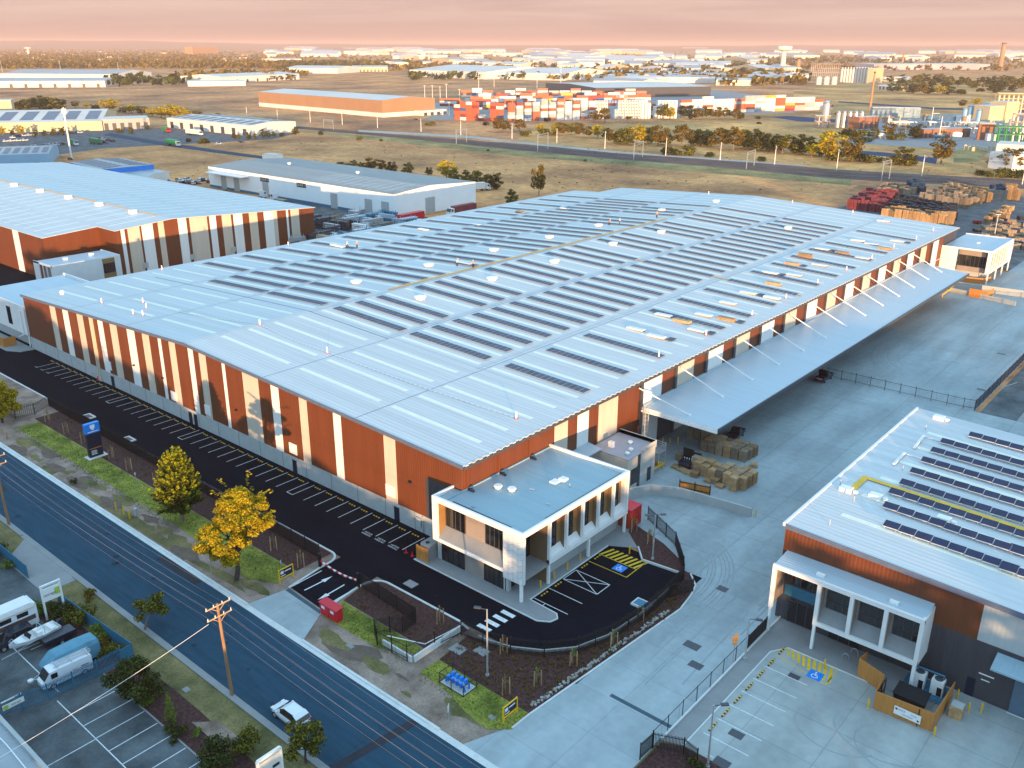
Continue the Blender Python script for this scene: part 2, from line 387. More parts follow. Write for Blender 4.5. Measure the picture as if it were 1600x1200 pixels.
M_drive = slabmat('driveway_concrete', (0.35, 0.395, 0.405), (0.82, 0.80, 0.82), 6.5, 0.07)
LEAF_O = leafmat('olive_leaves', [(0.020, 0.030, 0.006), (0.06, 0.072, 0.012), (0.16, 0.15, 0.018), (0.30, 0.24, 0.02)])
LEAF_Y = leafmat('golden_leaves', [(0.15, 0.12, 0.008), (0.34, 0.25, 0.010), (0.50, 0.37, 0.012), (0.60, 0.46, 0.02)])
LEAF_C = leafmat('cypress_leaves', [(0.008, 0.018, 0.006), (0.03, 0.05, 0.010), (0.08, 0.10, 0.012), (0.18, 0.18, 0.018)])
LEAF_T = leafmat('gold_green_tips', [(0.07, 0.10, 0.008), (0.19, 0.21, 0.010), (0.33, 0.33, 0.015), (0.46, 0.42, 0.02)])
LEAF_D = leafmat('dark_leaves', [(0.010, 0.018, 0.006), (0.025, 0.042, 0.010), (0.06, 0.075, 0.015), (0.13, 0.125, 0.02)])
LEAF_B = leafmat('brown_green_leaves', [(0.035, 0.030, 0.008), (0.10, 0.075, 0.014), (0.20, 0.135, 0.018), (0.29, 0.18, 0.02)])
LEAF_G = leafmat('fresh_green_leaves', [(0.05, 0.09, 0.010), (0.10, 0.17, 0.015), (0.18, 0.24, 0.03), (0.28, 0.28, 0.05)])

# ================================================================== GROUND
def st(name, mb, m, smooth=False): return tag(mb.build(name, m, smooth=smooth), kind='structure')
def sheet(name, poly, z, m): return st(name, MB().sheet(poly, z), m)
def rect(x0, x1, y0, y1): return [(x0, y0), (x1, y0), (x1, y1), (x0, y1)]
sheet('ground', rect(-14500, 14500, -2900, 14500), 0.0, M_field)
def arc(cx, cy, r, a0, a1, n=10): return [(cx + r * math.cos(RD(lerp(a0, a1, i / n))), cy + r * math.sin(RD(lerp(a0, a1, i / n)))) for i in range(n + 1)]

# --- the street and its verges
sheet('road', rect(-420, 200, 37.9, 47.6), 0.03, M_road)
sheet('verge', rect(-420, -43, 47.6, 62.2), 0.012, M_dirt)
sheet('verge', rect(-33.3, 90, 47.6, 62), 0.012, M_dryl)
sheet('verge', rect(-420, 200, -40, 37.9), 0.010, M_dryl)
mb = MB()
for x0, x1 in ((-420, -81.6), (-71.3, -50.0)): mb.box(x0, x1, 47.95, 48.25, 0, 0.14); mb.box(x0, x1, 47.45, 47.95, 0, 0.045)
mb.box(-81.6, -71.3, 47.45, 48.2, 0, 0.05); mb.box(-50, 120, 47.45, 48.2, 0, 0.05)
st('kerb', mb, M_kerb)
mb = MB()
for x0, x1 in ((-420, -118), (-103, 150)): mb.box(x0, x1, 37.45, 37.8, 0, 0.14); mb.box(x0, x1, 37.8, 38.2, 0, 0.042)
mb.box(-118, -103, 37.45, 38.2, 0, 0.05)
st('kerb', mb, M_path)
mb = MB(); mb.quad((-53.1, 47.4, .036), (-52.1, 47.4, .036), (-53.3, 38.2, .036), (-54.3, 38.2, .036)); mb.sheet(rect(-139, -133, 38.2, 42), .034); mb.sheet(rect(-99, -90, 46.3, 47.4), .036)
st('road_patch', mb, M_roadd)
mb = MB(); mb.sheet(rect(-300, 100, 42.9, 42.96), .034); mb.sheet(rect(-300, 100, 39.7, 39.74), .034)
for i in range(26): x = rnd.uniform(-160, -35); y = rnd.uniform(39, 46.5); mb.sheet(arc(x, y, rnd.uniform(.12, .5), 0, 324, 9), .0345)
for i in range(9): x = -168 + i * 14.2; mb.sheet(rect(x, x + .05, 38.2, 47.4), .0342)
st('road_stains', mb, mat('road_stain', (.020, .038, .055), .95, 0, .2, .6, spec=.1))
sheet('driveway_crossing', [(-80.75, 53.4), (-73.9, 53.0), (-71.2, 48.2), (-81.7, 48.2)], 0.055, M_drive)
sheet('drain_grate', [(-80.7, 53.35), (-73.95, 52.95), (-73.75, 52.45), (-80.75, 52.8)], 0.060, mat('grate_steel', (.035, .075, .10), .6, 0, .2, 4))

# --- warehouse car park
sheet('car_park', rect(-330, -44, 62.0, 73.3) , 0.030, M_asph)
sheet('car_park', [(-80.9, 53.6), (-74.2, 53.2), (-74.6, 58.5), (-74.6, 62.0), (-81.6, 62.0), (-81.6, 58.8)], 0.031, M_asph)
sheet('car_park', rect(-60, -44, 73.3, 88), 0.031, M_asph)
# garden beds
sheet('garden_bed', rect(-158, -83.2, 56.3, 61.9), 0.035, M_mulch)
sheet('garden_bed', [(-74.4, 59.0), (-74.0, 61.0), (-73.0, 61.8), (-71.2, 62.0), (-60.6, 61.9), (-58.6, 61.4), (-59.8, 55.9), (-73.8, 56.0)], 0.036, M_mulch)
sheet('garden_bed', GP([(731, 993), (686, 1031), (828, 1116), (1063, 952), (1087, 915), (1078, 895), (1066, 893)]) + [(-45.7, 76.05), (-46.2, 70.6), (-47.6, 66.6), (-49.9, 63.95), (-52.9, 62.2), (-55.7, 61.3)], 0.037, M_mulch)
sheet('garden_bed', [(-46.4, 86.8), (-51.8, 86.6), (-54.0, 88.8), (-57.2, 90.8), (-57.6, 93.8), (-52.0, 92.0), (-47.5, 89.5), (-45.6, 86.5)], 0.036, M_mulch)
# lawns
mat('damp_dirt', (.135, .095, .072), .95, 0, .25, .8, fine=.2)
sheet('lawn', [(-156, 52.6), (-156, 56.2), (-83.4, 56.2), (-82.8, 53.0), (-86.5, 51.2), (-104, 52.6)], 0.040, M_lawn)
sheet('lawn', [(-73.8, 55.9), (-59.9, 55.7), (-59.7, 54.9), (-64.0, 52.6), (-73.2, 52.4)], 0.040, M_lawn)
sheet('lawn', GP([(686, 1031), (656, 1050), (700, 1082), (726, 1112), (760, 1140), (800, 1140), (828, 1116)]), 0.041, M_lawn)
sheet('lawn', [(-128, 49.2), (-111, 50.3), (-96, 49.6), (-88, 50.6), (-84, 49.4), (-99, 48.6), (-118, 48.5)], 0.022, M_dryl)
for i in range(34):
    x = rnd.uniform(-150, -48); y = rnd.uniform(48.8, 51.8); n = 11; s = rnd.uniform(.5, 2.2)
    if -83 < x < -70: continue
    sheet('verge_weeds' if i % 3 else 'bare_patch', [(x + s * 1.7 * rnd.uniform(.55, 1.1) * math.cos(k * 6.283 / n), y + s * .6 * rnd.uniform(.5, 1.1) * math.sin(k * 6.283 / n)) for k in range(n)], .0225 + i * .0004, M_dryl if i % 3 else MATS['damp_dirt'])
sheet('leaf_litter', rect(-150.0, -140.5, 51.4, 52.4), 0.020, M_dryl)
sheet('dirt_patch', [(-66.8, 51.0), (-65.6, 51.9), (-63.8, 52.6), (-62.2, 51.9), (-62.5, 50.9), (-64.2, 49.9), (-65.4, 50.3), (-66.4, 50.1)], 0.022, MATS['damp_dirt'])
# car-park kerbs
def kerb(pts, w=0.26, h=0.13, name='kerb', m=None, z=0.0):
    mb = MB()
    for (a, b) in zip(pts[:-1], pts[1:]): mb.bar((a[0], a[1], z + h / 2), (b[0], b[1], z + h / 2), w, h)
    return st(name, mb, m or M_kerb)
kerb([(-230, 62.0), (-84, 62.0)] + arc(-83.4, 60.2, 1.8, 90, 0, 8) + [(-81.55, 58.7)])
kerb([(-81.55, 58.7), (-80.85, 53.4)], name='kerb')
kerb([(-73.95, 53.1), (-74.6, 58.6)] + arc(-72.4, 59.7, 2.2, 185, 90, 8) + [(-60.6, 61.95), (-58.7, 61.5)])
kerb([(-56.9, 61.2), (-55.7, 61.25), (-52.8, 62.1), (-49.8, 63.9), (-47.5, 66.6), (-46.1, 70.6), (-45.55, 76.05), (-45.7, 81.9), (-46.1, 86.0), (-46.6, 87.0), (-51.8, 86.5), (-53.9, 88.8)], 0.18, 0.32)
kerb(GP([(800, 1138), (828, 1116), (1063, 952), (1080, 930), (1087, 915), (1079, 897)]), 0.2, 0.10)
kerb([(-33.15, 60.9), (-33.15, 87)], 0.18, 0.22)
# footpath round the office
mb = MB(); mb.prism([(-74.1, 67.75), (-71.6, 67.75), (-53.9, 67.75), (-52.6, 68.6), (-52.35, 69.6), (-53.0, 70.3), (-57.15, 70.5), (-57.2, 86.7), (-53.9, 88.7), (-57.4, 91.6), (-58.5, 96), (-74.1, 96)], 0, 0.12)
st('footpath', mb, M_path)
kerb([(-74.1, 67.75), (-53.9, 67.75), (-52.6, 68.6), (-52.35, 69.6), (-53.0, 70.3), (-57.15, 70.5), (-57.2, 86.7)], 0.15, 0.135)
# concrete yards
sheet('yard', [(-46.2, 48.2), (-25, 48.2), (-33.2, 55.2), (-33.2, 131), (70, 131), (70, 168.4), (-33.9, 168.4), (-33.9, 420), (-57, 420), (-57, 290), (-72, 290), (-72, 90), (-57, 90), (-46, 88), (-44.6, 80), (-44.0, 60)], 0.014, M_conc)
sheet('driveway', [(-47.0, 48.2), (-25.5, 48.2), (-33.2, 55.8), (-33.2, 87), (-43.4, 87), (-42.6, 82.4), (-42.6, 80.4), (-44.9, 53.4)], 0.022, M_drive)
sheet('drain_grate', rect(-40.4, -33.2, 62.7, 63.2), 0.028, MATS['grate_steel'])
sheet('forecourt', [(-31.2, 61.6), (-31.2, 80), (-30, 81.9), (-27.8, 83.2), (-27.8, 88), (70, 88), (70, 61.6)], 0.024, M_conc2)
sheet('footpath', [(-33.2, 60.8), (-31.2, 61.6), (-31.2, 80), (-30, 81.9), (-27.8, 81.9), (-15, 81.9), (-15, 88), (-33.2, 88)], 0.034, M_path)
kerb([(-31.2, 61.6), (-31.2, 80), (-30, 81.9), (-27.6, 81.9), (-20, 81.9)], 0.15, 0.07)
sheet('garden_bed', [(-33.0, 60.6), (-31.2, 61.5), (-20, 61.5), (-20, 55), (-33.0, 55)], 0.030, M_mulch)
# yards beyond
sheet('truck_yard', rect(-330, -244, 178, 231), 0.012, M_oldc)
sheet('truck_yard', rect(-330, -200, 62, 118), 0.011, M_asph)
sheet('pallet_yard', [(-142, 300), (-60, 292), (20, 292), (20, 430), (-95, 450), (-135, 430)], 0.010, M_oldc)
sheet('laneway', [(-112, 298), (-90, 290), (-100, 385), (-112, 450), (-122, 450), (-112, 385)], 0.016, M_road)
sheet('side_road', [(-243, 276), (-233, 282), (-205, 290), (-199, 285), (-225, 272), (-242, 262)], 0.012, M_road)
sheet('neighbour_yard', rect(-33.0, 60, 168.4, 300), 0.018, M_oldc)
sheet('neighbour_path', rect(-27, 60, 168.4, 300), 0.024, M_path)

# markings on the ground: bays, arrows, boxes
wm = MB(); ym = MB(); Z = 0.036
def ln(m, a, b, w=0.10, z=Z):
    a, b = Vector((a[0], a[1])), Vector((b[0], b[1])); d = (b - a).normalized(); n = Vector((-d.y, d.x)) * w / 2
    m.quad((a.x - n.x, a.y - n.y, z), (b.x - n.x, b.y - n.y, z), (b.x + n.x, b.y + n.y, z), (a.x + n.x, a.y + n.y, z))
BAYS = []
x = -76.95
boxes = {10: 1.9, 22: 1.9, 32: 1.9}
k = 0
while x > -186:
    ln(wm, (x, 72.4), (x, 68.4)); k += 1
    if k in boxes:
        ln(wm, (x, 68.4), (x - 1.35, 68.4)); x -= 1.35
    else:
        BAYS.append(x - 1.3); x -= 2.6
# lettering patches at the first three bays by the office
for i in range(3):
    cx = -78.3 - 2.6 * i
    text_mb(wm, 'VISITOR\nPARKING', 0.42, (cx, 68.1, Z), (1, 0, 0), (0, 1, 0), 0, 0.0)
for i in range(3):
    text_mb(wm, 'STAFF', 0.42, (-185.3 + 2.6 * i, 68.3, Z), (1, 0, 0), (0, 1, 0), 0, 0.0)
# entry arrows
for (x0, sgn) in ((-79.0, 1), (-76.3, -1)):
    a = (x0, 54.3 if sgn > 0 else 58.2); b = (x0 + .1, 57.0 if sgn > 0 else 55.6)
    ln(wm, a, b, 0.18)
    wm.add([(b[0] - .35, b[1], Z), (b[0] + .35, b[1], Z), (b[0], b[1] + sgn * 1.5, Z)], [(0, 1, 2)])
ln(wm, (-80.8, 53.65), (-80.9, 58.4), 0.14); ln(wm, (-74.5, 53.3), (-74.65, 58.4), 0.14)
for i in range(4):
    cx = -57.6 + 0.1 * i; cy = 62.6 + i * 1.25
    wm.sheet(rect(cx - 0.95, cx + 0.95, cy, cy + 0.62), Z)
# right-hand bays of the office
for y in (71.1, 73.9):
    ln(wm, (-57.0, y), (-52.0, y))
ln(wm, (-55.3, 70.2), (-55.3, 71.1))
q = GP([(874, 880), (886, 891.5), (927, 928.5), (947, 914)])
q = [(-56.9, 76.6), (-56.9, 79.3), (-51.8, 79.3), (-51.8, 76.6)]
for a, b in ((0, 1), (1, 2), (2, 3), (3, 0), (0, 2), (1, 3)): ln(wm, q[a], q[b])
ln(ym, (-56.9, 82.0), (-51.2, 82.0)); ln(ym, (-51.2, 82.0), (-51.2, 86.4)); ln(ym, (-57.0, 84.3), (-51.2, 84.3))
for i in range(8):
    x0 = -56.9 + i * 0.72
    ym.quad((x0, 84.4, Z), (x0 + .34, 84.4, Z), (x0 + .34 + .6, 86.5, Z), (x0 + .6, 86.5, Z))
# forecourt bays
for i in range(7):
    y = 64.35 + 2.6 * i
    if i < 6: ln(wm, (-30.6, y), (-25.9, y), z=.030)
ln(ym, (-30.4, 79.9), (-24.5, 78.6), z=.030); ln(ym, (-24.5, 78.6), (-24.5, 81.8), z=.030)
for i in range(9):
    x0 = -30.2 + i * 0.62
    e = 80.6 - .2 * i * (1 if i < 8 else .9); ym.quad((x0, 81.75, .030), (x0 + .32, 81.75, .030), (x0 + 1.05, e, .030), (x0 + .73, e, .030))
# storage yard bays
ln(wm, (-81.9, 26.1), (-60, 26.1), z=.024)
for i in range(8):
    x = -78.9 + 2.52 * i; ln(wm, (x, 26.1), (x, 31.0), z=.024)
    ln(wm, (x + .1, 26.1), (x + .1, 21.0), z=.024) if i == 2 else None
ln(wm, (-113, 26.8), (-83, 26.8), 0.10, z=.024)
st('painted_lines', wm, mat('line_paint', (0.66, 0.68, 0.68), 0.7, 0, 0.22, 3, None, 6, fine=0.25))
st('painted_lines', ym, mat('yellow_line_paint', (0.72, 0.46, 0.02), 0.7, 0, 0.2, 3, None, 6, fine=0.2))
# wheelchair emblems on blue squares
def wheelchair(cx, cy, z, s=0.75, rz=0):
    b = MB().obox(cx, cy, z - 0.003, 2 * s, 2 * s, 0.003, rz)
    st('painted_square', b, M_blue)
    w = MB(); c, n = math.cos(rz), math.sin(rz)
    T = lambda u, v: (cx + u * c * s - v * n * s, cy + u * n * s + v * c * s)
    def seg(a, b, wd): ln(w, T(*a), T(*b), wd * s, z + .004)
    pr = None
    for i in range(13):
        t = RD(110 + 250 * i / 12); p = (-0.05 + .42 * math.cos(t), -.22 + .42 * math.sin(t))
        if pr: seg(pr, p, .11)
        pr = p
    seg((-.10, .48), (-.05, -.05), .14); seg((-.05, -.05), (.32, -.05), .13); seg((.32, -.05), (.45, -.48), .13); seg((-.08, .2), (.25, .2), .1)
    w.add([(T(-.12 + .13 * math.cos(i), .66 + .13 * math.sin(i))[0], T(-.12 + .13 * math.cos(i), .66 + .13 * math.sin(i))[1], z + .004) for i in [k * math.pi / 5 for k in range(10)]], [tuple(range(10))])
    st('painted_emblem', w, M_paint)
wheelchair(-53.0, 83.2, 0.042, 0.75, math.pi / 2 * 0)
wheelchair(-25.9, 79.4, 0.036, 0.75, 0)
# tyre marks on the yard
tm = MB()
TZ = [0.0]
def tyre(cx, cy, rx, ry, a0, a1, w=0.28, z=.026):
    pr = None
    for i in range(31):
        t = RD(lerp(a0, a1, i / 30)); p = (cx + rx * math.cos(t), cy + ry * math.sin(t))
        if pr: ln(tm, pr, p, w, z + TZ[0])
        pr = p
    TZ[0] += .00025
for i in range(9):
    o = i * 0.9 + rnd.random() * .5
    tyre(-47 + rnd.uniform(-1, 1), 196, 9 + o * .8, 13 + o, 150 - i * 4, 330 + rnd.uniform(-20, 20), 0.16 + .1 * rnd.random(), .022)
for i in range(8):
    o = i * 0.55 + rnd.random() * .3
    tyre(-49.5, 84.5, 5.5 + o, 9 + o, -35, 62 + i * 2, 0.14 + .1 * rnd.random(), .0245)
for i in range(5):
    tyre(-52 + rnd.uniform(-2, 2), 166 + rnd.uniform(-4, 4), 7 + i * .7, 4 + i * .5, 130, 300, 0.14, .022)
for i in range(9):
    x0 = -38.5 + rnd.uniform(-3, 4); y0 = rnd.uniform(66, 100)
    ln(tm, (x0, y0), (x0 + rnd.uniform(-.8, .4), y0 + rnd.uniform(14, 34)), .2, .0232 + i * .0001)
for i in range(3):
    tyre(-18 + rnd.uniform(-4, 5), 74 + rnd.uniform(-3, 2), 4 + i * .5, 3 + i * .3, 150, 340, 0.13, .029)
M_tm = mat('tyre_mark', (0.27, 0.31, 0.318), 0.8, 0, 0.12, 1.2)
st('tyre_marks', tm, M_tm)
# drain pits
mb = MB()
for x, y, w, h in ((-60.6, 117.9, .1, .1), (-41.0, 87.5, 1.3, 1.1), (-38.2, 75.4, 1.8, 1.2), (-36.2, 72.7, 1.5, 1.1), (-28.1, 66.2, 1.4, 1.0), (-27.4, 62.0, 1.5, 1.1), (-27.5, 77.8, 1.2, .8), (-36.0, 181.0, 1.6, 1.0), (-38.7, 207, 1.6, 1.0), (-66.2, 63.9, .1, .1)):
    mb.sheet(rect(x - w / 2, x + w / 2, y - h / 2, y + h / 2), .031)
st('drain_pit', mb, M_dgrey)
mb = MB()
for x, y, w, h in ((-70.3, 63.6, 1.6, 1.2), (-57.2, 58.2, 1.7, 1.4), (-66.5, 50.9, 1.0, .5), (-47.3, 52.7, .8, .5), (-85.5, 33.8, .8, .8), (-73.6, 35.4, .8, .6), (-140.8, 50.0, .9, .5), (-55.0, 59.6, 1.6, 1.1)):
    mb.box(x - w / 2, x + w / 2, y - h / 2, y + h / 2, 0, .06)
st('pit_lid', mb, M_path)

# --- storage yard across the street
sheet('storage_yard', [(-420, -20), (-60, -20), (-60, 31.4), (-83, 33.6), (-122, 33.6), (-140, 33.6), (-420, 33.6)], 0.018, M_oldc)
sheet('driveway_crossing', [(-113, 33.6), (-102, 33.6), (-102, 37.6), (-117, 37.6)], 0.03, M_path)
sheet('garden_bed', [(-100.5, 31.0), (-83.2, 31.0), (-83.2, 33.5), (-100.5, 33.5)], 0.030, M_mulch)
sheet('garden_bed', [(-82.3, 31.2), (-58, 31.2), (-58, 34.0), (-70, 34.6), (-82.3, 34.6)], 0.030, M_mulch)
kerb([(-82.3, 31.1), (-58, 31.1)], .15, .12, m=M_path)
sheet('dirt_patch', [(-69, 33.2), (-63, 33.2), (-62, 35.0), (-67, 35.0)], 0.034, M_dirt)

# ================================================================== MAIN WAREHOUSE
XL, XR, YF, YB = -198.5, -70.6, 73.2, 282.0
RX, RZ, ZL, ZR = -134.3, 15.0, 11.95, 12.55
def zroof(x): return RZ - (x - RX) * (RZ - ZR) / (XR + .5 - RX) if x > RX else RZ + (x - RX) * (RZ - ZL) / (RX - XL + .3)
WH = thing('warehouse', 'huge white-roofed warehouse striped in rust, cream and white, in the middle of the photo', 'warehouse', (-134, 177, 0))
# precast base
mb = MB(); mb.box(XL, XR, YF - .02, YF + .2, 0, 2.68)
for i in range(22):
    xx = XL + 1 + i * 5.9; mb.box(xx, xx + .03, YF - .05, YF - .02, 0, 2.68, 1)
mb.box(XR - .2, XR + .03, YF + .2, 92, 0, 1.2)
mb.build('base_wall', [M_precast, M_dgrey], WH)
# striped south wall
top_pts = [(34, 461.5), (100, 478), (160, 492), (230, 516), (298, 540), (380, 575), (455, 608), (530, 641), (600, 673), (660, 700), (721.7, 729.2)]
def eave_y(px):
    for a, b in zip(top_pts[:-1], top_pts[1:]):
        if a[0] <= px <= b[0]: return lerp(a[1], b[1], (px - a[0]) / (b[0] - a[0]))
ex = lambda px: atY(px, eave_y(px), YF)[0]
bx = lambda px: atY(px, 526.3 + (px - 47.8) * 282.7 / 622.2, YF)[0]
ST = [(ex(75.8), ex(84.6), 1), (ex(95.7), ex(104.4), 2), (ex(117.8), ex(127.2), 1), (ex(150), ex(158), 2), (ex(169), ex(180), 1), (ex(196), ex(208), 2), (ex(220), ex(231), 1),
      (ex(245), ex(250), 2), (ex(262), ex(272), 1), (ex(292), ex(300), 2), (ex(309), ex(320), 1), (ex(345), ex(350), 2), (ex(377), ex(402), 1), (bx(432), bx(444), 2), (bx(475), bx(487), 1), (bx(527), bx(539), 2), (bx(604), bx(622), 1)]
ST.sort()
mb = MB(); cur = XL
def strip(x0, x1, mi):
    for a, b in (((x0, min(x1, RX)),) if x1 <= RX else ((x0, x1),) if x0 >= RX else ((x0, RX), (RX, x1))):
        mb.quad((a, YF, 2.68), (b, YF, 2.68), (b, YF, zroof(b) - .1), (a, YF, zroof(a) - .1), mi)
for a, b, m in ST:
    if a > cur + .05: strip(cur, a, 0)
    strip(max(a, cur), b, m); cur = b
strip(cur, XR, 0)
EST = [(73.2, 92.1, 0), (92.1, 95.2, 1), (95.2, 97.5, 0), (97.5, 100.3, 2), (100.3, 102.8, 0), (102.8, 107.9, 1), (107.9, 113.9, 0), (113.9, 114.7, 3)]
y = 114.7; k = 0
while y < 262:
    EST.append((y, y + 5.9, 2 if k % 2 == 0 else 1)); EST.append((y + 5.9, min(y + 10.35, 282), 0)); y += 10.35; k += 1
EST.append((y, YB, 3))
for a, b, m in EST:
    mb.quad((XR, a, 1.2 if b < 92.2 else 0), (XR, b, 1.2 if b < 92.2 else 0), (XR, b, ZR - .1), (XR, a, ZR - .1), m)
mb.quad((XR, YB, 0), (-188, YB, 0), (-188, YB, zroof(-188) - .1), (XR, YB, ZR - .1), 0)
mb.quad((-188, YB, 0), (-188, 268, 0), (-188, 268, zroof(-188) - .1), (-188, YB, zroof(-188) - .1), 0)
mb.quad((-188, 268, 0), (XL, 268, 0), (XL, 268, ZL - .1), (-188, 268, zroof(-188) - .1), 0)
mb.quad((XL, 268, 0), (XL, YF, 0), (XL, YF, ZL - .1), (XL, 268, ZL - .1), 0)
# dark inset panel behind the office
mb.box(-77.2, -70.62, YF - .03, YF - .012, 2.68, 8.6, 3)
# pilasters on the yard side
for i in range(15):
    yy = 114.25 + i * 10.35; mb.box(XR, XR + .35, yy - .35, yy + .35, 0, ZR - .1, 3)
for yy in (74.0, 80.1, 86.4): mb.box(XR, XR + .22, yy - .12, yy + .12, 8.3, ZR - .1, 0)
mb.build('wall', [M_rust, M_cream, M_white, M_char], WH)
# roof sheets
mb = MB()
def slope(x0, x1, y0, y1, t=.14):
    z0, z1 = zroof(x0), zroof(x1)
    mb.add([(x0, y0, z0), (x1, y0, z1), (x1, y1, z1), (x0, y1, z0), (x0, y0, z0 - t), (x1, y0, z1 - t), (x1, y1, z1 - t), (x0, y1, z0 - t)],
           [(0, 1, 2, 3), (7, 6, 5, 4), (0, 4, 5, 1), (1, 5, 6, 2), (2, 6, 7, 3), (3, 7, 4, 0)])
slope(XL - .3, -188, YF - .3, 268.2); slope(-188, RX, YF - .3, YB + .2); slope(RX, XR + .5, YF - .3, YB + .2)
mb.build('roof', M_roof, WH)
mb = MB()
for x0, x1 in ((XL - .35, RX), (RX, XR + .55)):
    mb.add([(x0, YF - .36, zroof(x0) - .5), (x1, YF - .36, zroof(x1) - .5), (x1, YF - .36, zroof(x1) + .06), (x0, YF - .36, zroof(x0) + .06),
            (x0, YF - .28, zroof(x0) - .5), (x1, YF - .28, zroof(x1) - .5), (x1, YF - .28, zroof(x1) + .06), (x0, YF - .28, zroof(x0) + .06)],
           [(0, 1, 2, 3), (7, 6, 5, 4), (3, 2, 6, 7), (1, 0, 4, 5)])
mb.build('barge_flashing', mat('blue_grey_flashing', (0.10, 0.13, 0.20), 0.45, 0, .1, 1), WH)
mb = MB(); mb.box(XR + .5, XR + .72, YF - .3, YB, ZR - .55, ZR - .12)
yy = YF
while yy < YB: mb.box(XR + .40, XR + .74, yy, yy + .5, ZR - .10, ZR + .03, 1); yy += 1.3
mb.build('gutter', [M_dgrey, M_roof], WH)
# joints in the sheeting, cable trays
mb = MB()
def rstrip(x0, x1, y0, y1, dz, mi=0):
    seg = ((x0, x1),) if x1 <= RX or x0 >= RX else ((x0, RX), (RX, x1))
    for a, b in seg: mb.quad((a, y0, zroof(a) + dz), (b, y0, zroof(b) + dz), (b, y1, zroof(b) + dz), (a, y1, zroof(a) + dz), mi)
for xx in (-112.1, -90.7, -154.0, -176.2): rstrip(xx - .07, xx + .07, YF, YB, .006)
rstrip(-190, -112, 98.5, 98.66, .03); rstrip(-133, -74, 99.4, 99.5, .03, 1)
for xx in (-133.4, -112.9, -91.6): rstrip(xx - .10, xx + .10, 98.6, 255, .05, 1)
rstrip(-134.75, -133.85, YF, YB, .02, 2)
mb.build('sheet_joint', [mat('sheet_joint_grey', (0.13, 0.17, 0.23), 0.6, 0, .1, 1), M_galv, M_roof], WH)
# translucent sheets
mb = MB(); COLS = [(-195.3, -178.0), (-173.8, -155.4), (-152.3, -134.9), (-132.8, -114.1), (-111.2, -92.7), (-90.2, -73.1)]
for n in range(38):
    yy = 79.1 + 5.34 * n
    for ci, (a, b) in enumerate(COLS):
        if ci == 0 and yy > 262: continue
        if ci in (0, 1) and yy < 100: a, b = (a + .6, b - .4)
        rstrip(a, b, yy, yy + .85, .010)
mb.build('skylight_strip', M_sky, WH)
# walkway
mb = MB()
rstrip(-134.75, -133.95, 118.9, 226, .09); rstrip(-134.0, -72.4, 177.9, 178.5, .09)
mb.build('roof_walkway', mat('amber_walkway', (0.80, 0.38, 0.06), 0.6, 0, .1, 1), WH)
# solar rows
PVC = [(-194.6, -177.4), (-174.8, -154.6), (-153.2, -135.1), (-132.0, -113.4), (-111.2, -93.2), (-89.2, -73.3)]
spots = []
for k in range(29):
    yy = 102.5 + 5.34 * k
    for ci, (a, b) in enumerate(PVC):
        if ci in (0, 5) and (k % 2 == 1 or (ci == 0 and k < 1)): continue
        if ci in (2, 3) and k % 4 == 3: continue
        if ci == 5 and k in (6, 26): continue
        spots.append((yy, ci, a, b))
spots.sort(key=lambda s: s[0])
def pvrow(mb, a, b, y0, w=2.0, n=None):
    n = n or int(round((b - a) / 1.05)); dz = .14
    A = (a, y0, zroof(a) + dz); B = (b, y0, zroof(b) + dz)
    mb.add([A, B, (b, y0 + w, B[2]), (a, y0 + w, A[2]), (a, y0, A[2] - .05), (b, y0, B[2] - .05), (b, y0 + w, B[2] - .05), (a, y0 + w, A[2] - .05)],
           [(0, 1, 2, 3), (0, 4, 5, 1), (1, 5, 6, 2), (2, 6, 7, 3), (3, 7, 4, 0)], 1)
    s = (b - a) / n
    for i in range(n):
        for j in (0, 1):
            u0, u1 = a + i * s + .03, a + (i + 1) * s - .03; v0 = y0 + .03 + j * w / 2; v1 = v0 + w / 2 - .05 * j - .01
            mb.quad((u0, v0, zroof(u0) + dz + .006), (u1, v0, zroof(u1) + dz + .006), (u1, v1, zroof(u1) + dz + .006), (u0, v1, zroof(u0) + dz + .006), 0)
rest = MB()
for i, (yy, ci, a, b) in enumerate(spots):
    if i < 98:
        mb = MB(); pvrow(mb, a, b, yy); mb.build('solar_row', [M_pv, M_pvf], WH)
    else: pvrow(rest, a, b, yy)
tag(rest.build('solar_row', [M_pv, M_pvf], WH), kind='stuff')
